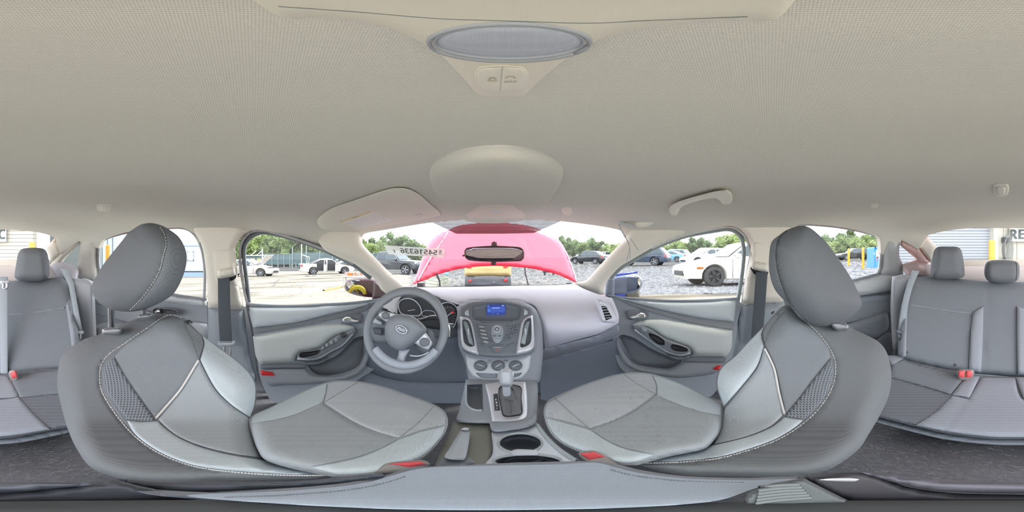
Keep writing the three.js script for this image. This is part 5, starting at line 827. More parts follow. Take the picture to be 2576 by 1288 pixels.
{
  const g = thing('grab_handle', 'beige roof grab handle above the right front window', 'handle');
  const d = (x, y) => roofD(Math.max(y, 480)) - 0.1;
  const a = panel(g, 'grip', M.trim, [[1689, 541], [1683, 526], [1688, 517], [1706, 507], [1745, 495], [1783, 485], [1812, 479], [1830, 478], [1838, 483], [1842, 495], [1841, 508], [1832, 514], [1820, 513], [1812, 505], [1804, 499], [1786, 499], [1757, 505], [1730, 513], [1712, 522], [1706, 532], [1702, 541]], { d, r: 8, b: 0.035, t: 0.07, cell: 5 });
  panel(g, 'handle_recess', M.headliner, [[1676, 536], [1680, 516], [1702, 502], [1783, 479], [1830, 472], [1848, 482], [1852, 502], [1840, 520], [1800, 508], [1740, 520], [1712, 540]], { d: roof(0.012), r: 12, b: -0.01, t: 0.01, cell: 7, uv: roofUv });
}
{
  const hook = (x, y, w, h, label, r = 0) => {
    const g = thing('coat_hook', label, 'hook');
    const p = panel(g, 'hook_plate', M.trim, [[x - w, y - h], [x, y - h * 1.15], [x + w, y - h], [x + w * 0.9, y + h * 0.6], [x, y + h], [x - w * 0.9, y + h * 0.6]], { d: roof(0.01), r: 6, b: 0.02, t: 0.03, cell: 4 });
    panel(g, 'hook_flap', M.trimLow, [[x - w * 0.6, y - h * 0.5], [x, y - h * 0.6], [x + w * 0.6, y - h * 0.5], [x + w * 0.45, y + h * 0.5], [x, y + h * 0.75], [x - w * 0.45, y + h * 0.5]], { d: on(p, 0.004), r: 4, b: 0.02, t: 0.02, cell: 3 });
  };
  hook(2518, 480, 19, 15, 'square beige clothes hook on the roof lining above the rear bench with two headrests');
  hook(2200, 518, 10, 6, 'small beige roof clip above the right rear side window');
  hook(262, 524, 18, 9, 'low beige roof clip above the left rear headrest and quarter window');
}
{
  const g = thing('visor_bracket', 'loose bare visor bracket with hanging thin wires at the top of the right windscreen pillar', 'bracket');
  panel(g, 'bracket_arm', M.doorLight, band([[1556, 559], [1575, 564], [1596, 570]], 6, 4), { raw: true, d: 3.05, r: 3, b: 0.012, t: 0.03, cell: 4 });
  panel(g, 'roof_pad', M.trim, [[1592, 566], [1600, 556], [1620, 550], [1640, 552], [1648, 558], [1630, 570], [1606, 573]], { d: 3.08, r: 6, b: 0.015, t: 0.03, cell: 5 });
  for (const l of [[[1557, 560], [1560, 575], [1568, 590], [1577, 603], [1583, 618], [1585, 634], [1584, 652]], [[1557, 560], [1562, 578], [1573, 594], [1580, 612], [1584, 622], [1580, 640], [1577, 656]], [[1586, 600], [1596, 615], [1606, 630]]]) part(g, 'wire', cord(l, 3.06, 0.0018), M.doorDark);
  const h = thing('visor_clip', 'small plastic visor clip on the roof lining right of the overhead console', 'clip');
  panel(h, 'clip_body', M.trim, [[1412, 532], [1414, 524], [1426, 520], [1438, 524], [1440, 536], [1432, 542], [1418, 540]], { d: roof(0.01), r: 6, b: 0.03, t: 0.03, cell: 4 });
  panel(h, 'clip_flap', M.trimLow, hard([[1418, 530], [1434, 530], [1432, 539], [1420, 538]]), { d: roof(0.045), r: 2, b: 0.006, t: 0.015, cell: 4 });
}
{ // lot number label stuck on the windscreen, read from outside
  const cv = document.createElement('canvas'); cv.width = 1024; cv.height = 200; const c = cv.getContext('2d');
  c.fillStyle = '#d4dcd8'; c.fillRect(0, 0, 1024, 200); c.translate(1024, 0); c.scale(-1, 1); c.fillStyle = '#46524f'; c.font = 'bold 150px sans-serif'; c.fillText('54516336', 120, 150); c.font = 'bold 84px sans-serif'; c.fillText('E', 866, 150);
  for (let i = 0; i < 18; i++) c.fillRect(52, 34 + i * 6, 46, 2 + 3 * hash(i, 1, 4)); c.font = '22px sans-serif'; for (let i = 0; i < 9; i++) c.fillRect(130 + i * 34, 172, 24, 8); c.save(); c.translate(32, 160); c.rotate(-Math.PI / 2); c.fillText('54516', 0, 0); c.restore();
  const t = new THREE.CanvasTexture(cv); t.colorSpace = THREE.SRGBColorSpace;
  single('lot_label', sheet([[966, 617], [1120, 626], [1116, 648], [977, 640]], 3.27), new THREE.MeshPhysicalMaterial({ color: '#ffffff', roughness: 0.7, map: t, transmission: 0.5, thickness: 0 }), 'long white lot number label stuck on the windscreen, its digits reversed', 'label');
}
// ------------------------------------------------------------------ seat belts and buckles
function frontBelt(name, label, ring, slot, web, d) {
  const g = thing(name, label, 'seat belt');
  const w = panel(g, 'webbing', M.belt, web, { d: (x, y) => d - 0.075, r: 3, b: 0.004, t: 0.006, cell: 6 });
  panel(g, 'slot', M.black, slot, { d: d - 0.06, r: 4, b: -0.01, t: 0.006, cell: 5 });
  const r = panel(g, 'guide_ring', M.trim, ring, { d: d - 0.085, r: 8, b: 0.04, t: 0.08, cell: 4 });
  return { g, w, r };
}
{
  const { g, r } = frontBelt('seat_belt', 'dark front seat belt with metal tongue on the left door pillar', [[547, 684], [549, 678], [570, 674], [588, 672], [592, 682], [593, 692], [580, 697], [558, 701], [548, 700]], [[546, 694], [570, 694], [592, 686], [594, 698], [584, 706], [556, 709], [548, 704]], [[548, 698, 1], [578, 700, 1], [580, 780], [584, 858, 1], [553, 858, 1], [549, 780]], 3.17);
  panel(r, 'ring_pad', M.trimLow, [[558, 682], [584, 677], [588, 684], [584, 690], [560, 692]], { d: on(r, 0.002), r: 4, b: 0.008, t: 0.008, cell: 4 });
  const k = panel(g, 'tongue_bar', M.doorLight, hard([[547, 860], [551, 858], [553, 863], [583, 863], [586, 857], [592, 858], [590, 868], [578, 872], [558, 872], [549, 868]]), { d: 3.06, r: 3, b: 0.012, t: 0.02, cell: 4 });
  for (const l of [[[565, 871], [565, 893], [578, 893], [579, 871]]]) part(k, 'metal_tongue', cord(l, 3.05, 0.007), M.steel);
}
frontBelt('seat_belt', 'dark front seat belt on the right door pillar, partly behind the seat headrest', [[1889, 670], [1890, 660], [1904, 659], [1930, 663], [1934, 674], [1932, 684], [1912, 682], [1892, 676]], [[1888, 672], [1910, 682], [1933, 683], [1931, 692], [1912, 695], [1896, 688]], [[1902, 684, 1], [1931, 684, 1], [1928, 730], [1918, 860, 1], [1888, 870, 1], [1896, 760]], 3.17);
{
  const g = thing('seat_belt', 'grey rear seat belt beside the left rear headrest', 'seat belt');
  panel(g, 'webbing', M.beltGrey, [[152, 676, 1], [172, 676, 1], [186, 714, 1], [196, 770], [207, 832, 1], [192, 834, 1], [182, 770], [172, 716, 1]], { d: 2.94, r: 3, b: 0.004, t: 0.006, cell: 6 });
  const k = panel(g, 'tongue_bar', M.doorLight, hard([[183, 834], [211, 832], [210, 841], [186, 843]]), { d: 2.92, r: 3, b: 0.012, t: 0.02, cell: 4 });
  part(k, 'metal_tongue', cord([[193, 842], [194, 856], [202, 856], [203, 841]], 2.91, 0.006), M.steel);
}
{
  const g = thing('seat_belt', 'grey centre belt hanging at the left edge with its tongue on the bench top', 'seat belt');
  panel(g, 'webbing', M.beltGrey, [[0, 696, 1], [20, 696, 1], [20, 760], [20, 940, 1], [1, 940, 1], [0, 800]], { d: (x, y) => 2.93 - (y - 700) * 0.0006, r: 3, b: 0.004, t: 0.006, cell: 6 });
  const k = panel(g, 'tongue_bar', M.silverSoft, hard([[0, 707], [25, 705], [25, 712], [0, 715]]), { d: 2.89, r: 3, b: 0.012, t: 0.02, cell: 4 });
  part(k, 'metal_tongue', cord([[8, 713], [9, 725], [17, 725], [17, 712]], 2.88, 0.006), M.steel);
}
{
  const g = thing('seat_belt', 'grey rear seat belt running down beside the rear door at the right', 'seat belt');
  panel(g, 'webbing', M.beltGrey, [[2294, 680, 1], [2313, 682, 1], [2298, 716], [2286, 760], [2274, 835, 1], [2259, 835, 1], [2268, 770], [2280, 720]], { d: 2.93, r: 3, b: 0.004, t: 0.006, cell: 6 });
  const k = panel(g, 'tongue_bar', M.dark, hard([[2253, 830], [2276, 833], [2275, 842], [2254, 838]]), { d: 2.9, r: 3, b: 0.012, t: 0.02, cell: 4 });
  panel(k, 'tongue_body', M.dark, [[2257, 840, 1], [2271, 842, 1], [2269, 856], [2260, 856]], { d: 2.9, r: 3, b: 0.01, t: 0.02, cell: 4 });
}
const buckleRed = std('#ea5a60', 0.4), buckleGrip = plastic('#6e6a68', 0.5);
function buckle(label, red, body, d, group) {
  const g = thing('belt_buckle', label, 'belt buckle', group);
  panel(g, 'buckle_body', buckleGrip, body, { d: (x, y) => d(x, y), r: 5, b: 0.015, t: 0.05, cell: 4 });
  for (const r of red) panel(g, 'release_button', buckleRed, hard(r), { d: (x, y) => d(x, y) - 0.018, r: 3, b: 0.006, t: 0.012, cell: 3 }, 'red release button');
}
buckle('red belt buckle between the driver cushion and the hand brake', [[[978, 1166], [1058, 1160], [1072, 1168], [1030, 1176]]], [[966, 1168], [985, 1163], [1060, 1157], [1082, 1166], [1076, 1174], [1030, 1184], [960, 1190], [940, 1188]], (x, y) => 1.38);
buckle('red belt buckle right of the cup holders beside the other front cushion', [[[1459, 1141], [1494, 1136], [1524, 1149], [1482, 1157]]], [[1455, 1140], [1494, 1133], [1528, 1149], [1560, 1172], [1540, 1180], [1480, 1164]], (x, y) => 1.44);
buckle('red belt buckle at the left edge in the fold of the rear bench', [[[26, 936], [40, 933], [44, 949], [29, 952]]], [[22, 935], [42, 931], [48, 952], [40, 962], [28, 958]], (x, y) => 2.66);
buckle('double red belt buckle in the fold of the rear bench at the right', [[[2412, 933], [2428, 932], [2426, 950], [2411, 948]], [[2431, 933], [2446, 933], [2445, 949], [2430, 950]]], [[2408, 932], [2430, 929], [2450, 932], [2448, 948], [2432, 958], [2410, 953]], (x, y) => 2.66);
// ------------------------------------------------------------------ armrest between the seats, lower trims, carpet
const lidD = curve([[1160, 1.24], [1175, 1.2], [1205, 1.12], [1250, 1.0], [1288, 0.935]]);
{
  const g = thing('padded_console_box', 'wide grey padded armrest lid with stitched edge along the bottom centre', 'armrest');
  const cloth1 = cloth('#98a2ae', plainWeave(40), 0.06, 0.0003, 0.12);
  const lid = panel(g, 'lid', cloth1, [[470, 1247], [700, 1236], [850, 1224], [930, 1212], [980, 1198], [1040, 1182], [1096, 1175], [1200, 1172], [1400, 1168], [1496, 1164], [1550, 1176], [1610, 1190], [1720, 1203], [1880, 1208], [2008, 1204], [1950, 1215], [1890, 1232], [1800, 1260], [1600, 1276], [1300, 1283], [1000, 1281], [700, 1267]], { d: (x, y) => lidD(y), r: 9, b: 0.004, t: 0.09, cell: 9, grooves: [{ line: [[540, 1247], [700, 1242], [860, 1230], [950, 1214], [1010, 1196], [1070, 1183]], w: 4, depth: 0.008 }, { line: [[1520, 1174], [1600, 1194], [1720, 1208], [1880, 1213]], w: 4, depth: 0.008 }] });
  part(lid, 'edge_stitching', merge(stitches([[560, 1251], [700, 1246], [862, 1234], [955, 1218], [1020, 1198]], on(lid, 0.002), 8, 6, 0.0009), stitches([[1530, 1180], [1600, 1197], [1720, 1210], [1870, 1214]], on(lid, 0.002), 8, 6, 0.0009)), M.darkThread);
  panel(g, 'lid_base', std('#7d838d', 0.6), [[330, 1232], [500, 1240], [700, 1230], [850, 1217], [960, 1198], [1040, 1176], [1500, 1160], [1620, 1184], [1730, 1198], [1900, 1203], [2020, 1198, 1], [2000, 1230, 1], [700, 1262], [420, 1250]], { d: (x, y) => lidD(y) + 0.035, r: 8, b: 0.02, t: 0.12, cell: 12 });
}
{
  const g = thing('console_corner', 'ribbed grey console end panel with a bright slit at the bottom right', 'console');
  const e = panel(g, 'end_panel', std('#5e6363', 0.6), [[1870, 1262, 1], [1890, 1236], [1950, 1216], [2020, 1202, 1], [2060, 1222], [2120, 1252], [2160, 1270, 1], [2000, 1276], [1880, 1276, 1]], { d: (x, y) => 1.0, r: 8, b: 0.02, t: 0.06, cell: 8 });
  for (let i = 0; i < 6; i++) part(e, 'end_rib', cord([[1900 + i * 2, 1266 - i * 8], [1960, 1258 - i * 7.4], [2040 - i * 6, 1252 - i * 6.6]], on(e, 0.002), 0.0032), std('#747979', 0.6));
  panel(g, 'dark_cover', std('#454348', 0.6), [[2022, 1201, 1], [2080, 1192], [2150, 1186], [2190, 1190], [2230, 1206], [2290, 1226], [2400, 1240], [2576, 1244], [2740, 1246, 1], [2740, 1268, 1], [2400, 1268], [2160, 1266], [2080, 1236]], { d: 1.06, r: 10, b: 0.03, t: 0.1, cell: 10 });
  panel(g, 'bright_slit', M.silver, [[2060, 1207, 1], [2090, 1203], [2140, 1202], [2162, 1206, 1], [2150, 1211], [2090, 1210]], { d: 1.02, r: 3, b: 0.006, t: 0.02, cell: 4 }, 'bright slit');
  panel(g, 'side_rail', std('#66656f', 0.6), [[2164, 1188, 1], [2230, 1194], [2320, 1203], [2430, 1210], [2576, 1213], [2740, 1214, 1], [2740, 1242, 1], [2576, 1242], [2440, 1240], [2330, 1232], [2250, 1214]], { d: 1.03, r: 9, b: 0.025, t: 0.08, cell: 9 });
}
{
  const g = thing('console_flank', 'dark console side panel running along the bottom left edge', 'console');
  panel(g, 'side_rail', std('#5b5e66', 0.6), [[-170, 1214, 1], [0, 1214], [120, 1212], [230, 1218], [150, 1228], [0, 1242], [-170, 1246, 1]], { d: 1.06, r: 8, b: 0.025, t: 0.08, cell: 9 });
  panel(g, 'dark_cover', std('#43464c', 0.6), [[-170, 1240, 1], [0, 1239], [150, 1226], [236, 1214], [290, 1208], [350, 1222], [470, 1245], [560, 1253], [380, 1262], [160, 1272], [-170, 1272, 1]], { d: 1.09, r: 10, b: 0.03, t: 0.1, cell: 10 });
  panel(g, 'seat_rail', std('#565b62', 0.6), [[290, 1204, 1], [420, 1212], [600, 1214], [760, 1210], [900, 1196], [960, 1190, 1], [970, 1200, 1], [860, 1216], [700, 1228], [480, 1238], [360, 1226]], { d: 1.16, r: 8, b: 0.02, t: 0.08, cell: 9 });
}
single('console_plinth', shape([[-260, 1264, 1], [500, 1258], [700, 1266], [1000, 1279], [1300, 1281], [1600, 1274], [1880, 1262], [2300, 1258], [2836, 1258, 1], [2836, 1340, 1], [-260, 1340, 1]], { d: (x, y) => 0.99 - (y - 1260) * 0.0006, r: 8, b: 0.012, t: 0.1, cell: 14 }), std('#3a3d3d', 0.8), 'plain grey console base along the bottom of the view', 'console');
{ // animal hair and crumbs lying on the carpet and the seats
  const hair = (name, label, n, place, w, mat) => {
    const out = [];
    for (let i = 0; i < n; i++) {
      const q = place(i); if (!q) continue; const a = rnd() * 6.28, l = w * (0.4 + rnd()), b = (rnd() - 0.5) * 1.6, pts = [];
      for (let k = 0; k < 4; k++) { const t = k / 3 - 0.5, x = q.x + Math.cos(a + b * t) * l * t, z = q.z + Math.sin(a + b * t) * l * t; pts.push(V(x + (rnd() - 0.5) * l * 0.25, q.y + 0.003 + 0.002 * q.k, z + (rnd() - 0.5) * l * 0.25)); }
      out.push(new THREE.TubeGeometry(new THREE.CatmullRomCurve3(pts), 4, 0.0002 + rnd() * 0.0004, 3));
    }
    const m = single(name, mergeGeometries(out), mat, label, 'hair'); m.userData.kind = 'stuff';
  };
  const pale = std('#aaa69c', 0.8);
  hair('pet_hair', 'pale pet hair strewn on the dark carpet at the right', 900, () => ({ x: 1.1 + rnd() * 1.9, y: 0.318, z: -2.02 - rnd() * 0.7, k: rnd() * 2 }), 0.024, pale);
  hair('pet_hair', 'pale pet hair strewn on the dark carpet at the left', 520, () => ({ x: -2.6 + rnd() * 1.0, y: 0.318, z: -2.02 - rnd() * 0.7, k: rnd() * 2 }), 0.02, pale);
  const lint = (label, seat, n, x0, x1, y0, y1) => {
    const out = []; for (let i = 0; i < n; i++) { const x = x0 + rnd() * (x1 - x0), y = y0 + rnd() * (y1 - y0); if (i % 3 === 0) { const a = rnd() * 6.28, r = 4 + rnd() * 7; out.push(cord([[x, y], [x + Math.cos(a) * r * 0.5 + 1, y + Math.sin(a) * r * 0.5], [x + Math.cos(a + 0.6) * r, y + Math.sin(a + 0.6) * r]], (u, v) => seat.surf(u, v) - 0.015, 0.0007, { sides: 4 }).toNonIndexed()); } else { const g = new THREE.IcosahedronGeometry(0.0011 + rnd() * 0.0014, 0), p = P(x, y, seat.surf(x, y) - 0.014); g.translate(p.x, p.y, p.z); out.push(g); } }
    const m = single('lint', mergeGeometries(out), pale, label, 'lint'); m.userData.kind = 'stuff';
  };
  lint('pale lint specks on the driver seat cushion and back', driver.cu, 26, 720, 990, 1030, 1140);
  lint('pale lint specks and hair on the other front seat cushion', passenger.cu, 44, 1500, 1760, 992, 1110);
}
// ------------------------------------------------------------------ the yard outside: gently rising to the right
const groundY = (x) => 0.6 * Math.tanh(x / 20);
function ground(px, py) {                                    // where a sight line meets the yard
  let d = 3; while (d < 260 && EYE - (py - CY) / F * d > groundY((px - CX) / F * d)) d += Math.max(0.02, d * 0.002);
  return V((px - CX) / F * d, groundY((px - CX) / F * d), -d);
}
{
  const g = new THREE.PlaneGeometry(520, 420, 260, 210); g.rotateX(-Math.PI / 2); const p = g.attributes.position, q = g.attributes.uv;
  for (let i = 0; i < p.count; i++) { const s = p.getX(i), t = p.getZ(i), x = Math.sign(s) * Math.pow(Math.abs(s) / 260, 1.7) * 260, z = -Math.sign(-t) * Math.pow(Math.abs(t) / 210, 1.9) * 260 - 3; p.setXYZ(i, x, groundY(x) + 0.03 * (fbm(x * 0.01 + 3, z * 0.01 + 3, 16, 61, 3) - 0.5) * Math.min(1, Math.abs(z + 3) / 8), z); q.setXY(i, x, z); }
  g.computeVertexNormals();
  const col = grid(1024, 1024, (u, v) => { const n = fbm(u, v, 8, 81, 6), f = noise(u, v, 256, 85), s = fbm(u, v, 5, 88, 3), k = 0.6 + 0.26 * (n - 0.5) + 0.2 * (f - 0.5) - 0.26 * Math.max(0, s - 0.56); return [k * 1.02, k, k * 0.95]; }, true), hb = grid(512, 512, (u, v) => 0.5 * noise(u, v, 128, 91) + 0.5 * noise(u, v, 256, 92));
  struct('ground', g, new THREE.MeshStandardMaterial({ color: '#747474', roughness: 0.95, map: scaled(col, 14), bumpMap: scaled(hb, 3), bumpScale: 0.03 }));
}
{ // pale hard standing about the car, its far edge ragged where the gravel begins
  const far = curve([[-200, -30], [-60, -46], [-30, -58], [-14, -52], [-6, -34], [-1.5, -27], [1.5, -24], [3.2, -15.5], [5, -13.6], [8, -13.2], [20, -13], [60, -13]]), xs = [];
  for (let x = -90; x <= 60; x += Math.abs(x) < 14 ? 0.35 : 1.5) xs.push(x);
  const sheetOf = (z0, z1, N, lift) => {
    const pos = [], uv = [], ix = [];
    xs.forEach((x, i) => { const a = z0(x), e = z1(x); for (let j = 0; j <= N; j++) { const z = a + (e - a) * j / N; pos.push(x, groundY(x) + lift - (j === N ? 0.05 : 0), z); uv.push(x, z); if (i && j) { const p = (i - 1) * (N + 1) + j, q = i * (N + 1) + j; ix.push(p - 1, q - 1, p, p, q - 1, q); } } });
    const g = new THREE.BufferGeometry(); g.setAttribute('position', new THREE.Float32BufferAttribute(pos, 3)); g.setAttribute('uv', new THREE.Float32BufferAttribute(uv, 2)); g.setIndex(ix); g.computeVertexNormals();
    if (g.attributes.normal.getY(40) < 0) { g.setIndex(ix.map((_, i) => ix[i - i % 3 + [0, 2, 1][i % 3]])); g.computeVertexNormals(); } return g;
  };
  const stain = grid(1024, 1024, (u, v) => { const n = fbm(u, v, 6, 141, 5), f = noise(u, v, 256, 149), st = Math.max(0, fbm(u, (v * 3) % 1, 6, 151, 5) - 0.5) * 2.4, k = 0.9 + 0.2 * (n - 0.5) + 0.12 * (f - 0.5); return [k * (1 - st * 0.5), k * (0.985 - st * 0.56), k * (0.94 - st * 0.64)]; }, true), fine = grid(256, 256, (u, v) => noise(u, v, 128, 161));
  const ragged = (x) => far(x) + 1.6 * (fbm(x * 0.02 + 3, 0.3, 32, 131, 4) - 0.5);
  struct('yard_ground', sheetOf(() => -10.5, ragged, 26, 0.03), new THREE.MeshStandardMaterial({ color: '#8e8a82', roughness: 0.95, map: scaled(stain, 16), bumpMap: scaled(fine, 3), bumpScale: 0.01 }));
  struct('concrete_pad', sheetOf(() => 26, () => -10.8, 12, 0.05), new THREE.MeshStandardMaterial({ color: '#cdc8be', roughness: 0.95, map: scaled(stain, 22), bumpMap: scaled(fine, 3), bumpScale: 0.006 }));
}
function stoneField(name, label, n, area, color, size) {
  const base = new THREE.IcosahedronGeometry(1, 0), m = new THREE.InstancedMesh(base, std('#ffffff', 0.95), n), o = new THREE.Object3D(), c = new THREE.Color();
  for (let i = 0; i < n; i++) { const [x, z] = area(); const s = size * (0.4 + rnd() * rnd() * 1.6); o.position.set(x, groundY(x) + s * 0.15, z); o.scale.set(s * (0.7 + rnd()), s * (0.4 + rnd() * 0.4), s * (0.7 + rnd())); o.rotation.set(rnd() * 0.6, rnd() * 6, rnd() * 0.6); o.updateMatrix(); m.setMatrixAt(i, o.matrix); const k = 0.5 + rnd() * 0.5; m.setColorAt(i, c.setRGB(color[0] * k, color[1] * k, color[2] * k)); }
  m.name = numbered(name); m.userData = { label, category: 'stones', kind: 'stuff', placed: true }; m.castShadow = m.receiveShadow = true; scene.add(m); things.push(m);
}
stoneField('gravel', 'grey loose gravel around the white cars on the right', 60000, () => { const z = -(14 + 30 * rnd() * rnd()), x = -z * (0.13 + 0.34 * rnd()); return [x, z]; }, [0.22, 0.22, 0.225], 0.042);
stoneField('gravel', 'grey coarse gravel outside the right rear side window', 16000, () => { const z = -(14 + 40 * rnd() * rnd()), x = -z * (0.6 + 0.14 * rnd()); return [x, z]; }, [0.22, 0.22, 0.23], 0.07);
stoneField('gravel', 'brown and grey debris scattered on the pale yard at the left', 1500, () => { const z = -(15 + 30 * rnd()), x = -z * (-0.53 + 0.3 * rnd()); return [x, z]; }, [0.16, 0.13, 0.1], 0.03);
stoneField('gravel', 'grey gravel beyond the raised bonnet', 14000, () => { const z = -(20 + 50 * rnd() * rnd()), x = -z * (-0.2 + 0.36 * rnd()); return [x, z]; }, [0.22, 0.215, 0.21], 0.055);
// ------------------------------------------------------------------ vehicles, built at the origin nose to +x
const paint = (c, extra = {}) => new THREE.MeshPhysicalMaterial({ color: c, roughness: 0.35, clearcoat: 0.6, clearcoatRoughness: 0.1, ...extra });
const carGlass = std('#3d494f', 0.08, { metalness: 0.1 }), tyre = std('#3c3b3a', 0.9), rimMat = std('#8d9094', 0.4, { metalness: 0.6 }), lampMat = std('#e8ecf0', 0.15), tailMat = std('#d84038', 0.25), dimBlack = std('#2b2c2e', 0.6);
function prism(profile, w, bevel, topW) {                    // side outline [x, y], extruded across and narrowed towards the roof
  const s = new THREE.Shape(profile.map(([x, y]) => new THREE.Vector2(x, y)));
  const g = new THREE.ExtrudeGeometry(s, { depth: w - 2 * bevel, bevelEnabled: bevel > 0, bevelSize: bevel, bevelThickness: bevel, bevelSegments: 2, bevelOffset: -bevel, curveSegments: 10 });
  g.translate(0, 0, -(w - 2 * bevel) / 2);
  if (topW) { const p = g.attributes.position; for (let i = 0; i < p.count; i++) p.setZ(i, p.getZ(i) * topW(p.getX(i), p.getY(i))); }
  return toCreasedNormals(g, 0.6);
}
const wheelCache = {};
function wheelGeo(r, w, spokes) {
  const k = [r, w, spokes].join(); if (wheelCache[k]) return wheelCache[k];
  const t = new THREE.LatheGeometry([[r * 0.66, -w / 2], [r * 0.92, -w / 2], [r, -w / 3], [r, w / 3], [r * 0.92, w / 2], [r * 0.66, w / 2]].map(([a, b]) => new THREE.Vector2(a, b)), 28); t.rotateX(Math.PI / 2);
  const parts = []; const hub = new THREE.CylinderGeometry(r * 0.16, r * 0.18, w * 0.9, 14); hub.rotateX(Math.PI / 2); parts.push(hub);
  for (let i = 0; i < spokes; i++) { const a = i / spokes * 6.283, s = bx(r * 0.56, r * (spokes > 7 ? 0.1 : 0.2), w * 0.3, r * 0.36, 0, w * 0.3); s.rotateZ(a); parts.push(s); const s2 = bx(r * 0.56, r * (spokes > 7 ? 0.1 : 0.2), w * 0.3, r * 0.36, 0, -w * 0.3); s2.rotateZ(a); parts.push(s2); }
  const lip = new THREE.TorusGeometry(r * 0.66, r * 0.05, 6, 26); parts.push(lip.clone().translate(0, 0, w * 0.42), lip.clone().translate(0, 0, -w * 0.42));
  const disc = new THREE.CylinderGeometry(r * 0.62, r * 0.62, w * 0.2, 22); disc.rotateX(Math.PI / 2);
  return (wheelCache[k] = { tyre: t, rim: merge(parts), disc });
}
const KINDS = {
  sedan: { L: 4.6, W: 1.78, wb: 2.66, r: 0.325, belt: 0.93, H: 1.44, low: 0.24, nose: 0.7, tail: 0.98, a: [0.98, 0.36, -0.62, -1.62], mids: [-0.1] },
  hatch: { L: 4.3, W: 1.8, wb: 2.6, r: 0.33, belt: 0.96, H: 1.56, low: 0.27, nose: 0.8, tail: 1.0, a: [1.02, 0.42, -1.2, -1.95], mids: [-0.1, -1.0] },
  suv: { L: 4.7, W: 1.88, wb: 2.75, r: 0.37, belt: 1.06, H: 1.7, low: 0.32, nose: 0.92, tail: 1.08, a: [1.08, 0.5, -1.7, -2.2], mids: [-0.1, -1.1] },
  van: { L: 4.9, W: 1.9, wb: 2.9, r: 0.34, belt: 1.02, H: 1.72, low: 0.26, nose: 0.84, tail: 1.05, a: [1.5, 0.6, -2.0, -2.34], mids: [0.1, -1.1] },
  pickup: { L: 5.5, W: 1.95, wb: 3.4, r: 0.4, belt: 1.15, H: 1.85, low: 0.42, nose: 1.06, tail: 1.16, a: [1.2, 0.6, -0.75, -1.0], mids: [-0.1] },
};
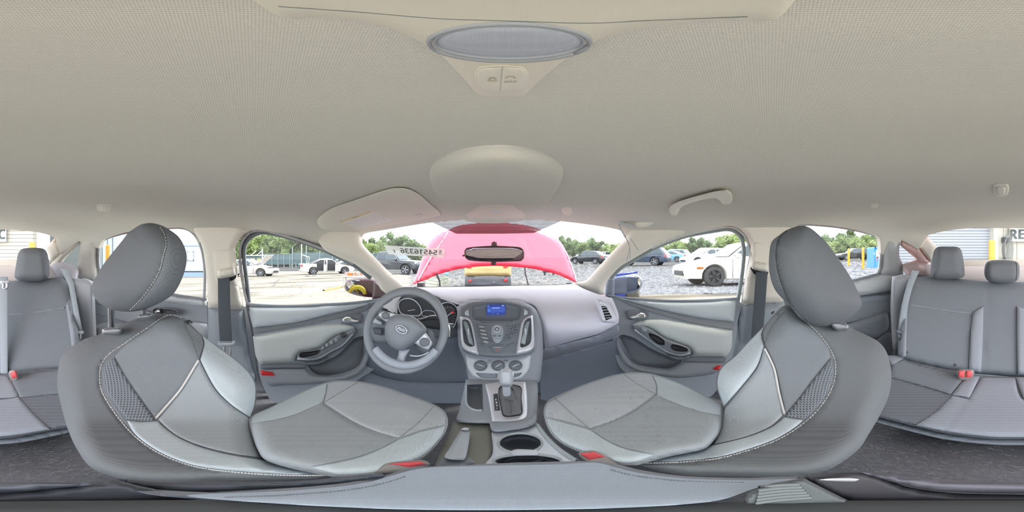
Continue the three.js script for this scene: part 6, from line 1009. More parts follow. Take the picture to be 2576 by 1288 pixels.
function car(kind, color, label, o = {}) {
  const K = KINDS[kind], h = K.L / 2, ax = [K.wb / 2 + 0.1, -K.wb / 2 + 0.1], g = new THREE.Group(), pm = paint(color);
  g.name = numbered(o.name ?? (kind === 'pickup' ? 'pickup_truck' : kind === 'van' ? 'minivan' : kind === 'suv' ? 'off_road_car' : 'car')); g.userData = { label, category: kind === 'pickup' ? 'truck' : 'car', placed: true }; if (o.group) g.userData.group = o.group;
  // lower body with wheel arches
  const pts = []; const arch = (x) => { const R = K.r * 1.16; for (let i = 0; i <= 12; i++) { const a = Math.PI - i / 12 * Math.PI; pts.push([x - Math.cos(Math.PI - a) * -R, K.r + Math.sin(a) * R]); } };
  pts.push([-h + 0.12, K.low]); { const R = K.r * 1.16; for (const x of [ax[1], ax[0]]) { pts.push([x - R, K.low]); for (let i = 1; i < 12; i++) { const a = Math.PI - i / 12 * Math.PI; pts.push([x + Math.cos(a) * R, Math.max(K.low, K.r + Math.sin(a) * R)]); } pts.push([x + R, K.low]); } }
  pts.push([h - 0.1, K.low], [h - 0.02, K.low + 0.14], [h, K.nose - 0.22], [h - 0.1, K.nose - 0.04], [h - 0.35, K.nose + 0.02], [K.a[0] + 0.06, K.belt + 0.0], [K.a[3], K.belt + 0.03]);
  if (kind === 'sedan') pts.push([-h + 0.25, K.tail + 0.02]); pts.push([-h + 0.05, K.tail - 0.03], [-h, K.tail - 0.3], [-h + 0.02, K.low + 0.16]);
  const narrow = (x, y) => { const t = Math.max(0, Math.abs(x) / h - 0.6) / 0.4; return 1 - 0.14 * t * t - (y > K.belt ? 0.0 : 0) - 0.05 * Math.max(0, (0.55 - y)) / 0.5; };
  const body = part(g, 'body', prism(pts, K.W, 0.07, narrow), pm);
  // cabin
  const taper = (x, y) => 1 - 0.2 * Math.max(0, (y - K.belt) / (K.H - K.belt)), cw = K.W * 0.93;
  const roofLine = [[K.a[0], K.belt - 0.04], [K.a[1], K.H - 0.07], [K.a[1] - 0.3, K.H - 0.005], [(K.a[1] + K.a[2]) / 2, K.H], [K.a[2], K.H - 0.06], [K.a[3], K.belt - 0.04]];
  const top = new THREE.CatmullRomCurve3(roofLine.slice(1, 5).map(([x, y]) => V(x, y, 0))).getPoints(12).map((v) => [v.x, v.y]);
  part(g, 'cabin', prism([roofLine[0], ...top, roofLine[5]], cw, 0.05, taper), o.open ? pm : pm);
  // windows stand a finger proud of the cabin sides
  const gl = o.open ? dimBlack : o.glass ?? carGlass, wy0 = K.belt + 0.05, wy1 = K.H - 0.13, xAt = (x0, x1, y) => x0 + (x1 - x0) * (y - K.belt) / (K.H - 0.07 - K.belt), f0 = xAt(K.a[0], K.a[1], wy0) - 0.1, f1 = xAt(K.a[0], K.a[1], wy1) - 0.1, r0 = xAt(K.a[3], K.a[2], wy0) + 0.12, r1 = xAt(K.a[3], K.a[2], wy1) + 0.12;
  const cuts = [null, ...K.mids, null];
  for (const s of [-1, 1]) for (let i = 0; i + 1 < cuts.length; i++) {
    const a0 = cuts[i] === null ? f0 : cuts[i] - 0.04, a1 = cuts[i] === null ? f1 : cuts[i] - 0.04, b0 = cuts[i + 1] === null ? r0 : cuts[i + 1] + 0.04, b1 = cuts[i + 1] === null ? r1 : cuts[i + 1] + 0.04;
    if (a1 - b1 < 0.05) continue;
    const z = (y) => s * (cw / 2 * taper(0, y) + 0.02), q = [[a0, wy0], [a1, wy1], [b1, wy1], [b0, wy0]], geo = new THREE.BufferGeometry(); const v = q.map(([x, y]) => [x, y, z(y)]).concat(q.map(([x, y]) => [x, y, z(y) - s * 0.03]));
    geo.setAttribute('position', new THREE.Float32BufferAttribute(v.flat(), 3)); geo.setIndex(s > 0 ? [0, 2, 1, 0, 3, 2, 0, 1, 5, 0, 5, 4, 1, 2, 6, 1, 6, 5, 2, 3, 7, 2, 7, 6, 3, 0, 4, 3, 4, 7] : [0, 1, 2, 0, 2, 3, 0, 5, 1, 0, 4, 5, 1, 6, 2, 1, 5, 6, 2, 7, 3, 2, 6, 7, 3, 4, 0, 3, 7, 4]);
    const fl = geo.toNonIndexed(); fl.computeVertexNormals(); fl.setAttribute('uv', new THREE.Float32BufferAttribute(new Float32Array(fl.attributes.position.count * 2), 2)); part(g, 'side_window', fl, gl);
  }
  const slab = (x0, y0, x1, y1, w0, w1, out) => { const n = V(y1 - y0, -(x1 - x0), 0).normalize().multiplyScalar(out), v = [[x0, y0, w0], [x1, y1, w1], [x1, y1, -w1], [x0, y0, -w0]].map(([x, y, z]) => [x + n.x, y + n.y, z]), geo = new THREE.BufferGeometry(); geo.setAttribute('position', new THREE.Float32BufferAttribute(v.flat(), 3)); geo.setAttribute('uv', new THREE.Float32BufferAttribute([0, 0, 0, 1, 1, 1, 1, 0], 2)); geo.setIndex([0, 1, 2, 0, 2, 3]); geo.computeVertexNormals(); return geo; };
  const yw0 = K.belt + 0.02, yw1 = K.H - 0.1;
  part(g, 'windscreen', slab(xAt(K.a[0], K.a[1], yw0), yw0, xAt(K.a[0], K.a[1], yw1), yw1, cw * 0.44, cw * 0.37, 0.02), gl);
  part(g, 'rear_window', slab(xAt(K.a[3], K.a[2], yw0 + 0.03), yw0 + 0.03, xAt(K.a[3], K.a[2], yw1), yw1, cw * 0.42, cw * 0.36, -0.02), gl);
  const wg = wheelGeo(K.r, 0.22, o.spokes ?? 5);
  for (const x of ax) for (const s of [-1, 1]) { const w = part(g, 'wheel', wg.tyre, tyre); w.position.set(x, K.r, s * (K.W / 2 - 0.13)); part(w, 'wheel_rim', wg.rim, o.rim ?? rimMat); part(w, 'brake_disc', wg.disc, dimBlack); }
  if (!o.far) {
    for (const s of [-1, 1]) {
      part(g, 'headlight', bx(0.3, 0.15, 0.34, h - 0.2, K.nose - 0.14, s * (K.W * 0.36), 0.05), lampMat);
      part(g, 'tail_light', bx(0.18, 0.2, 0.36, -h + 0.12, K.tail - 0.18, s * (K.W * 0.36), 0.04), tailMat);
      part(g, 'door_mirror', bx(0.14, 0.14, 0.2, K.a[0] - 0.25, K.belt + 0.06, s * (K.W / 2 + 0.06), 0.05), pm);
      part(g, 'door_handle', bx(0.2, 0.03, 0.03, -0.3, K.belt - 0.12, s * (K.W / 2 + 0.003)), pm);
      part(g, 'door_seam', merge(bx(0.012, K.belt - K.low - 0.1, 0.01, K.a[0] - 0.1, (K.belt + K.low) / 2, s * (K.W / 2 - 0.001)), bx(0.012, K.belt - K.low - 0.1, 0.01, -0.1, (K.belt + K.low) / 2, s * (K.W / 2 - 0.001))), dimBlack);
    }
    part(g, 'lower_grille', bx(0.06, 0.16, K.W * 0.5, h - 0.02, K.low + 0.18, 0, 0.02), dimBlack);
    part(g, 'number_plate', bx(0.02, 0.12, 0.34, -h - 0.005, K.tail - 0.3, 0), std('#d8dad6', 0.5));
  }
  for (const f of o.extra ?? []) f(g, K, pm);
  scene.add(g); things.push(g); return g;
}
function park(g, px, py, turn, scale = 1) { const p = ground(px, py); g.position.copy(p); g.rotation.y = turn; g.scale.setScalar(scale); return g; }
const openHood = (ang = 0.9) => (g, K, pm) => { const b = new RoundedBoxGeometry(1.15, 0.035, K.W * 0.82, 2, 0.015); b.translate(0.575, 0, 0); b.rotateZ(ang); b.translate(K.a[0] + 0.02, K.belt + 0.04, 0); part(g, 'open_bonnet', b, pm); part(g, 'engine_bay', bx(1.0, 0.1, K.W * 0.74, K.a[0] + 0.58, K.nose + 0.02, 0, 0.04), dimBlack); };
const openBoot = (g, K, pm) => { const b = new RoundedBoxGeometry(0.62, 0.04, K.W * 0.74, 2, 0.015); b.translate(-0.31, 0, 0); b.rotateZ(-0.35); b.translate(K.a[3] + 0.1, K.belt + 0.62, 0); part(g, 'open_boot_lid', b, pm); part(g, 'boot_arm', merge(bar(V(K.a[3], K.belt, 0.6), V(K.a[3] + 0.08, K.belt + 0.62, 0.6), 0.02), bar(V(K.a[3], K.belt, -0.6), V(K.a[3] + 0.08, K.belt + 0.62, -0.6), 0.02)), pm); part(g, 'boot_opening', bx(0.1, 0.4, K.W * 0.6, -K.L / 2 - 0.0, K.tail - 0.28, 0, 0.03), dimBlack); };
const openDoors = (side) => (g, K, pm) => { for (const [x0, w] of [[K.a[0] - 0.1, 1.02], [-0.12, 0.9]]) { part(g, 'door_opening', bx(w * 0.9, K.belt - K.low - 0.06, 0.03, x0 - w / 2, (K.belt + K.low) / 2 + 0.08, side * (K.W / 2 + 0.004), 0.01), dimBlack); const d = bx(w, K.belt - K.low - 0.05, 0.09, -w / 2, (K.belt + K.low) / 2, 0, 0.03), f = merge(bar(V(-w + 0.05, K.belt - 0.05, 0), V(-w + 0.12, K.H - 0.12, 0), 0.025), bar(V(-w + 0.12, K.H - 0.12, 0), V(-0.35, K.H - 0.12, 0), 0.025), bar(V(-0.35, K.H - 0.12, 0), V(-0.04, K.belt - 0.05, 0), 0.025)); const m = part(g, 'open_door', d, pm); m.position.set(x0, 0, side * (K.W / 2 + 0.02)); m.rotation.y = side * 1.15; part(m, 'window_frame', f, pm); } };
const W = '#d2d1cd';
park(car('sedan', '#bab5b0', 'stripped white car with raised bonnet at the left edge of the driver side window', { spokes: 10, extra: [openHood(0.75), openDoors(1)] }), 621, 696, 0.05, 1);
park(car('sedan', W, 'white saloon with open doors and raised boot lid in the pale yard', { open: true, extra: [openDoors(1), openBoot, openHood(0.5)] }), 822, 690, 0.5, 0.97);
park(car('pickup', '#3a3e42', 'dark pickup truck behind the lot number label', {}), 986, 690, -0.35);
park(car('hatch', '#22272b', 'small dark hatchback with red tail light right of the raised bonnet', {}), 1481, 664, 2.55);
park(car('suv', '#3c4656', 'blue grey off-road car at the left side of the passenger window', {}), 1618, 668, 2.6);
park(car('sedan', '#6fa0b8', 'pale blue car beside the blue grey off-road car', {}), 1684, 659, 2.5);
park(car('suv', '#8ba6b6', 'pale blue white car between the blue car and the row of white cars', {}), 1696, 656, 2.4);
park(car('suv', '#565d56', 'grey green off-road car behind the white saloons', {}), 1738, 651, 2.6);
park(car('van', '#d0d3d4', 'white minivan behind the nearer white saloons', {}), 1776, 658, 3.3);
park(car('sedan', '#c8ccd0', 'white saloon parked behind the alloy-wheeled white saloon', {}), 1782, 662, 3.3);
park(car('sedan', '#d0d5da', 'white saloon with silver alloy wheels, middle one of the white cars', { rim: M.silver }), 1786, 669, 3.25);
park(car('sedan', '#e2ded2', 'large cream white car nearest in the passenger window with black steel wheel', { rim: dimBlack, extra: [(g, K) => part(g, 'indicator_light', bx(0.22, 0.08, 0.06, K.L / 2 - 0.42, K.nose - 0.1, -0.84, 0.03), M.orange)] }), 1881, 718, 3.14, 1.0);
park(car('suv', '#2b2d2a', 'dark off-road car behind two yellow posts', {}), 2153, 655, 2.95);
// far rows
const farKinds = [['sedan', '#e9eaea'], ['suv', '#c3c8cc'], ['sedan', '#a8464a'], ['hatch', '#6d7680'], ['van', '#e2e2de'], ['sedan', '#4c5660']];
const farCars = farKinds.map(([k, c]) => null);
let farN = 0;
function far(px, py, k, turn) {
  const [kind, c] = farKinds[k];
  const words = ['white saloon', 'silver off-road car', 'red saloon', 'grey hatchback', 'white minivan', 'dark saloon'][k];
  const spot = px < 1100 ? 'far off left of the raised bonnet' : px < 1560 ? 'far off right of the raised bonnet' : 'far off beyond the passenger window';
  if (!farCars[k]) { farCars[k] = car(kind, c, words + ' ' + spot, { far: true, group: words + 's in the far rows' }); park(farCars[k], px, py, turn); } else {
    const r = farCars[k].clone(); r.name = numbered(farCars[k].name.replace(/_\d+$/, '')); r.userData = { ...farCars[k].userData, label: words + ' ' + spot, placed: true }; scene.add(r); things.push(r); park(r, px, py, turn);
  }
}
for (let i = 0; i < 9; i++) far(1399 + i * 10.5 + rnd() * 3, 651 - (i % 2) * 2.2, [0, 1, 2, 0, 4, 3, 2, 0, 5][i], 1.2 + rnd() * 0.6);
for (let i = 0; i < 7; i++) far(1500 + i * 11, 652 - (i % 2) * 2, [1, 0, 4, 5, 0, 2, 3][i], 1.4);
for (let i = 0; i < 5; i++) far(1014 + i * 8, 658 - (i % 2), [0, 3, 0, 1, 4][i], 1.3);
for (let i = 0; i < 4; i++) far(1712 + i * 14, 645 - (i % 2), [0, 2, 5, 1][i], 1.5);
// own bonnet, raised in front of the windscreen
{
  const g = thing('raised_bonnet', 'raised red car bonnet filling the view through the windscreen', 'bonnet');
  const red = paint('#d03a55', { roughness: 0.4 });
  const o = [[1038, 716, 1], [1048, 690], [1060, 655], [1076, 615], [1100, 590], [1128, 578], [1160, 566], [1240, 560], [1320, 566], [1362, 578], [1384, 588], [1408, 606], [1424, 632], [1436, 666], [1446, 690], [1452, 712, 1], [1437, 706], [1400, 690], [1340, 676], [1290, 671], [1240, 669], [1170, 674], [1110, 688], [1066, 706]];
  const s = panel(g, 'bonnet_skin', red, o, { d: (x, y) => 4.9 + (716 - y) * 0.003 - 0.12 * Math.sin((x - 1040) / 410 * Math.PI), r: 14, b: 0.05, t: 0.05, cell: 8, grooves: [{ line: [[1128, 585], [1105, 620], [1070, 680]], w: 5, depth: 0.02 }, { line: [[1318, 590], [1330, 620], [1340, 650]], w: 7, depth: 0.012 }, { line: [[1150, 590], [1200, 606], [1240, 618]], w: 6, depth: 0.01 }, { line: [[1340, 588], [1300, 604], [1260, 616]], w: 6, depth: 0.01 }] });
  part(g, 'hinge', merge(bx(0.06, 0.08, 0.1, P(1046, 712, 4.9).x + 0.04, 0.9, -4.95), bx(0.06, 0.08, 0.1, P(1446, 708, 4.9).x - 0.04, 0.9, -4.95)), dimBlack); part(g, 'edge_fold', merge(cord([[1128, 584], [1104, 620], [1082, 652], [1052, 706]], on(s, 0.004), 0.008), cord([[1424, 634], [1440, 676], [1450, 708]], on(s, 0.004), 0.008)), paint('#e598a4'));
  const r = thing('bonnet_prop', 'thin black bonnet prop rod standing right of the beige car rear', 'rod');
  part(r, 'rod', cord([[1320, 672], [1322, 690], [1326, 705], [1329, 720]], 4.7, 0.006), dimBlack); part(r, 'rod_foot', bar(P(1329, 720, 4.7), P(1329, 726, 4.7), 0.012), dimBlack);
  const st = thing('bonnet_strut', 'short black bonnet stay at the left under the raised red bonnet', 'rod');
  part(st, 'rod', cord([[1098, 688], [1101, 696], [1105, 704]], 4.7, 0.01), dimBlack); part(st, 'rod_foot', bar(P(1105, 704, 4.7), P(1107, 724, 4.7), 0.008), dimBlack);
}
{ // beige car rear seen below the bonnet
  const g = thing('car', 'beige boxy car seen from behind with black lower bumper and red reflectors', 'car');
  const D = 19.5;
  const beige = paint('#c2aa78');
  const t = panel(g, 'tailgate', beige, [[1170, 630, 1], [1285, 630, 1], [1287, 668], [1285, 694, 1], [1262, 696], [1230, 694], [1196, 696], [1170, 695, 1], [1168, 668]], { d: D, r: 8, b: 0.22, t: 2.4, cell: 6, grooves: [{ line: [[1174, 681], [1230, 684], [1282, 681]], w: 4, depth: 0.06 }] });
  const b = panel(g, 'bumper', std('#4a4a50', 0.7), [[1170, 695, 1], [1198, 697], [1230, 695], [1260, 697], [1285, 695, 1], [1286, 712], [1284, 722, 1], [1170, 722, 1], [1169, 710]], { d: D - 0.25, r: 5, b: 0.18, t: 2.4, cell: 6, grooves: [{ line: [[1172, 712], [1210, 708], [1245, 710], [1284, 706]], w: 5, depth: 0.08 }] });
  panel(g, 'reflector', M.reflector, hard([[1178, 704], [1186, 703], [1186, 709], [1179, 710]]), { d: D - 0.46, r: 2, b: 0.02, t: 0.06, cell: 3 }); panel(g, 'reflector', M.reflector, hard([[1268, 702], [1276, 701], [1276, 707], [1268, 708]]), { d: D - 0.46, r: 2, b: 0.02, t: 0.06, cell: 3 });
  panel(g, 'tail_light', tailMat, hard([[1172, 668], [1187, 668], [1185, 675], [1174, 674]]), { d: D - 0.25, r: 2, b: 0.02, t: 0.1, cell: 3 }); panel(g, 'tail_light', tailMat, hard([[1264, 668], [1280, 668], [1276, 674], [1268, 675]]), { d: D - 0.25, r: 2, b: 0.02, t: 0.1, cell: 3 });
  panel(g, 'tow_cover', std('#5c5c60', 0.7), ell(1242, 711, 5, 3, 0, 14), { d: D - 0.45, r: 2, b: 0.02, t: 0.04, cell: 3 });
  for (const s of [-1, 1]) { const w = wheelGeo(0.34, 0.22, 5), m = part(g, 'wheel', w.tyre, tyre); m.rotation.y = Math.PI / 2; m.position.set((1228 - CX) / F * D + s * 0.72, 0.3, -D - 0.7); }
}
// door mirrors outside
{
  const g = thing('door_mirror', 'dark door mirror outside the driver side window with a yellow hoop reflected', 'mirror');
  const hs = panel(g, 'mirror_housing', std('#54343c', 0.45), [[867, 716], [874, 704], [900, 699], [930, 698], [952, 704, 1], [962, 730], [956, 748, 1], [930, 748], [900, 744], [876, 736], [868, 728]], { d: 3.6, r: 8, b: 0.06, t: 0.1, cell: 5 });
  panel(g, 'mirror_glass', M.mirror, [[871, 716], [877, 708], [902, 703], [930, 703], [936, 720], [930, 743], [902, 740], [880, 733], [872, 726]], { d: (x, y) => 3.535 + (x - 900) * 0.0018, r: 2, b: 0.001, t: 0.006, cell: 5 }, 'mirror glass');
  panel(g, 'mirror_foot', std('#4a3038', 0.5), [[940, 706, 1], [968, 722, 1], [985, 742, 1], [975, 756, 1], [936, 752, 1]], { d: 3.45, r: 8, b: 0.03, t: 0.08, cell: 5 });
  const y = thing('yellow_hoop', 'wide yellow band hoop lying against the left door mirror', 'hoop');
  part(y, 'hoop_band', shape([[874, 734, 1], [880, 726], [890, 719], [900, 717], [912, 720], [920, 729], [922, 740, 1], [915, 741, 1], [908, 732], [900, 728], [890, 730], [880, 738, 1]], { d: 3.5, r: 3, b: 0.012, t: 0.02, cell: 4 }), std('#dcc93c', 0.5));
}
{
  const g = thing('door_mirror', 'door mirror with blue tape outside the passenger window', 'mirror');
  panel(g, 'mirror_housing', std('#7f8ba0', 0.45), [[1534, 700, 1], [1550, 692], [1590, 689], [1609, 694], [1617, 704], [1616, 720], [1608, 732], [1600, 747, 1], [1540, 747, 1], [1530, 730]], { d: 3.6, r: 8, b: 0.06, t: 0.1, cell: 5 });
  panel(g, 'mirror_glass', M.mirror, [[1556, 698, 1], [1590, 694], [1610, 700], [1613, 712], [1607, 726], [1590, 732], [1566, 736, 1]], { d: (x, y) => 3.535 - (x - 1580) * 0.0018, r: 2, b: 0.001, t: 0.006, cell: 5 }, 'mirror glass');
  const tape = std('#4a63e0', 0.5);
  panel(g, 'blue_tape', tape, hard([[1538, 694], [1560, 688], [1590, 686], [1605, 682], [1603, 687], [1575, 692], [1540, 697]]), { d: 3.52, r: 2, b: 0.006, t: 0.01, cell: 4 }, 'blue tape'); panel(g, 'blue_tape', tape, hard([[1546, 741], [1572, 740], [1573, 747], [1548, 747]]), { d: 3.52, r: 2, b: 0.006, t: 0.01, cell: 4 }, 'blue tape');
  panel(g, 'lower_block', std('#8a8676', 0.6), [[1572, 735, 1], [1608, 730, 1], [1609, 748, 1], [1572, 748, 1]], { d: 3.56, r: 4, b: 0.02, t: 0.05, cell: 4 }); panel(g, 'mirror_foot', std('#6a7488', 0.5), [[1526, 700, 1], [1545, 696], [1545, 752, 1], [1520, 756, 1]], { d: 3.42, r: 6, b: 0.03, t: 0.2, cell: 5 });
}
// small yard things
{
  const at = (px, py) => ground(px, py);
  const post = (label, px, y0, y1, w, mat) => { const p = at(px, y1), d = -p.z, h = (y1 - y0) / F * d, r = w / 2 / F * d, g = new THREE.LatheGeometry([[r, 0], [r, h * 0.94], [r * 0.8, h * 0.985], [0.001, h]].map(([a, b]) => new THREE.Vector2(a, b)), 16); g.translate(p.x, p.y, p.z); single('yellow_post', g, mat, label, 'post'); };
  post('yellow post before the dark off-road car, left of the two', 2135, 625, 671, 5, M.yellow); post('taller yellow post between the off-road car and the blue bin', 2171, 622, 680, 5.5, M.yellow);
  post('short yellow post by the grey fence gate at the far left', 738, 652, 668, 3.4, M.yellow); post('second short post by the fence gate, paler and thinner', 731, 652, 667, 3, std('#c9b47a', 0.6));
  const bin = thing('waste_bin', 'big blue waste container seen at the edge of the right rear window', 'bin'); { const p = at(2203, 676), d = -p.z, h = 54 / F * d, w = 30 / F * d; part(bin, 'bin_body', bx(w * 1.3, h, w, p.x + w * 0.2, p.y + h / 2, p.z, 0.08), M.blue); part(bin, 'bin_rib', merge(bx(0.06, h, 0.06, p.x - w * 0.42, p.y + h / 2, p.z + w / 2), bx(w * 1.3, 0.08, 0.06, p.x + w * 0.2, p.y + h * 0.96, p.z + w / 2)), std('#2f7fd0', 0.5)); part(bin, 'bin_label', bx(0.5, 0.5, 0.02, 0, 0, 0).rotateZ(0.785).translate(p.x - w * 0.05, p.y + h * 0.7, p.z + w / 2 + 0.01), std('#d9ecfa', 0.5)); part(bin, 'bin_lettering', merge(bx(w * 0.3, h * 0.08, 0.02, p.x - w * 0.3, p.y + h * 0.52, p.z + w / 2 + 0.01), bx(w * 0.2, h * 0.05, 0.02, p.x - w * 0.3, p.y + h * 0.42, p.z + w / 2 + 0.01)), std('#d86a70', 0.5)); }
  [['orange wheel loader left of the dark off-road car', 2104, 0.3], ['orange wheel loader with raised arm above the dark off-road car', 2122, 0.5], ['orange wheel loader half hidden behind the right yellow post', 2178, 2.8]].forEach(([label, px, turn]) => {
    const g = new THREE.Group(); g.name = numbered('wheel_loader'); g.userData = { label, category: 'loader', placed: true }; const w = wheelGeo(0.75, 0.5, 5);
    part(g, 'loader_body', merge(bx(2.6, 0.9, 1.5, -0.9, 1.4, 0, 0.1), bx(1.6, 0.7, 1.2, 1.1, 1.1, 0, 0.1)), M.orange); part(g, 'cab', bx(1.2, 1.3, 1.4, -0.1, 2.4, 0, 0.08), carGlass); part(g, 'cab_roof', bx(1.4, 0.12, 1.5, -0.1, 3.1, 0, 0.05), M.orange);
    part(g, 'lift_arm', merge(bar(V(0.8, 1.4, 0.4), V(2.6, 2.6, 0.4), 0.12), bar(V(0.8, 1.4, -0.4), V(2.6, 2.6, -0.4), 0.12), bar(V(2.6, 2.6, 0), V(3.2, 1.6, 0), 0.14)), M.orange); part(g, 'bucket', bx(0.8, 0.8, 2.2, 3.3, 1.3, 0, 0.1), std('#8a8276', 0.7));
    for (const x of [-1.4, 1.3]) for (const s of [-1, 1]) { const m = part(g, 'wheel', w.tyre, tyre); m.position.set(x, 0.75, s * 0.95); part(m, 'wheel_rim', w.rim, M.orange); }
    scene.add(g); things.push(g); park(g, px, 650, turn);
  });
  // green wire cart, drum, stand, ball
  const cart = thing('wire_cart', 'green metal frame cart with white bags beneath the raised bonnet at the left', 'cart'); { const A = [[1100, 709], [1126, 699], [1127, 716], [1101, 722]]; const lines = []; const d = 6.2; const pts = [[1064, 704], [1126, 700], [1127, 716], [1100, 722], [1064, 724]]; for (const [a, b] of [[[1100, 708], [1126, 699]], [[1100, 708], [1101, 723]], [[1126, 699], [1127, 716]], [[1101, 716], [1127, 708]], [[1064, 702], [1100, 708]], [[1064, 712], [1100, 716]], [[1108, 706], [1108, 721]], [[1117, 702], [1117, 719]], [[1064, 702], [1126, 699]]]) lines.push(bar(P(a[0], a[1], d), P(b[0], b[1], d), 0.008, 6)); part(cart, 'cart_frame', merge(lines), std('#8d9b80', 0.6)); part(cart, 'white_bag', shape([[1074, 703], [1086, 698], [1098, 700], [1104, 708], [1100, 722, 1], [1072, 722, 1]], { d: 6.3, r: 6, b: 0.05, t: 0.3, cell: 4 }), M.white); part(cart, 'white_bag', shape([[1048, 712], [1060, 708], [1066, 714], [1064, 724, 1], [1046, 724, 1]], { d: 6.3, r: 6, b: 0.05, t: 0.3, cell: 4 }), std('#cfd8e8', 0.6)); for (const [x, y] of [[1064, 724], [1101, 723], [1126, 716]]) part(cart, 'cart_leg', bar(P(x, y, 6.2), V((x - CX) / F * 6.2, groundY(-1), -6.2), 0.01, 6), std('#8d9b80', 0.6)); }
  { const p = at(1124, 692), d = -p.z, r = 5.5 / F * d, g = new THREE.LatheGeometry([[0.01, 0], [r * 0.9, 0.02], [r, r * 0.5], [r * 0.85, r * 1.2], [0.01, r * 1.3]].map(([a, b]) => new THREE.Vector2(a, b)), 18); g.translate(p.x, p.y, p.z); single('blue_tub', g, std('#59b9ee', 0.4), 'small bright blue tub on the ground under the raised bonnet', 'tub'); }
  { const p = at(1381, 694), d = -p.z, k = d / F, g = thing('black_stand', 'low black stand on two thick legs under the right side of the raised bonnet', 'stand'); part(g, 'stand_top', bx(30 * k, 5 * k, 8 * k, p.x, p.y + 11 * k, p.z, 0.02), dimBlack); for (const s of [-1, 1]) part(g, 'leg', bx(5 * k, 10 * k, 6 * k, p.x + s * 11 * k, p.y + 5 * k, p.z, 0.02), dimBlack); }
  { const g = thing('work_table', 'pale work table loaded with orange scrap beside the left door mirror', 'table'); const p = at(905, 722), d = -p.z, k = d / F; part(g, 'table_top', bx(84 * k, 3 * k, 26 * k, p.x, p.y + 27 * k, p.z, 0.02), std('#c8c8c4', 0.6)); for (const [sx, sz] of [[-1, 1], [1, 1], [-1, -1], [1, -1]]) part(g, 'leg', bx(2.5 * k, 26 * k, 2.5 * k, p.x + sx * 38 * k, p.y + 13 * k, p.z + sz * 11 * k), std('#a2a29e', 0.6)); const s = []; for (let i = 0; i < 9; i++) s.push(bx((6 + rnd() * 12) * k, (3 + rnd() * 6) * k, 8 * k, p.x + (-30 + i * 7.6) * k, p.y + (31 + rnd() * 3) * k, p.z + (rnd() - 0.5) * 12 * k, 0.01).rotateY(0)); part(g, 'orange_scrap', merge(s.filter((_, i) => i % 2)), M.orange); part(g, 'grey_scrap', merge(s.filter((_, i) => !(i % 2))), std('#9b8c86', 0.7)); }
  { const pts = [[814, 734], [830, 731], [848, 728], [860, 723], [868, 719]].map(([x, y]) => { const p = at(x, y); p.y += 0.05; return p; }); single('yellow_hose', new THREE.TubeGeometry(new THREE.CatmullRomCurve3(pts), 30, 0.042, 8), M.yellow, 'bright yellow hose lying on the pale ground left of the door mirror', 'hose'); }
  { const pts = [[703, 704], [698, 708], [694, 711], [688, 713], [692, 718], [684, 722]].map(([x, y]) => { const p = at(x, y); p.y += 0.03; return p; }); single('dark_cable', new THREE.TubeGeometry(new THREE.CatmullRomCurve3(pts), 40, 0.025, 6), dimBlack, 'thin dark cable curling on the pale ground in the driver window', 'cable'); }
  const scrap = (label, list, mat, cat2) => list.forEach(([x, y, w, h]) => { const p = at(x, y), k = -p.z / F, g = new THREE.IcosahedronGeometry(1, 1), q = g.attributes.position; for (let i = 0; i < q.count; i++) { const s = 0.7 + 0.5 * hash(Math.round(q.getX(i) * 99), Math.round(q.getY(i) * 99 + q.getZ(i) * 37), x); q.setXYZ(i, q.getX(i) * s * w * k / 2, (q.getY(i) * s + 0.6) * h * k / 2, q.getZ(i) * s * w * k / 2); } g.computeVertexNormals(); g.translate(p.x, p.y, p.z); single('scrap_piece', g, mat, label, 'scrap', 'scrap pieces in the yard'); });
  scrap('grey plastic scrap piece lying below the white saloon with open doors', [[727, 706, 10, 6]], std('#9aa0a4', 0.7));
  scrap('flat dark car part on the ground beside the open white saloon', [[774, 697, 15, 4]], std('#58564f', 0.8)); scrap('flat dark car part nearer the rear wheel of the open white saloon', [[790, 696, 12, 4]], std('#6a675f', 0.8));
  scrap('small dark lump on the gravel before the white saloons', [[1715, 671, 12, 4]], std('#4a4744', 0.9)); scrap('small brown stone on the pale strip below the cream white car', [[1696, 741, 6, 4]], std('#6b6258', 0.9)); scrap('small grey stone on the pale strip near the window corner', [[1838, 742, 6, 4]], std('#77736a', 0.9)); scrap('dark speck of scrap at the bottom of the driver side window', [[752, 757, 5, 3]], std('#6b6258', 0.9)); scrap('pale flat stone right of the passenger door mirror', [[1649, 724, 10, 3]], std('#cfcac0', 0.9));
}
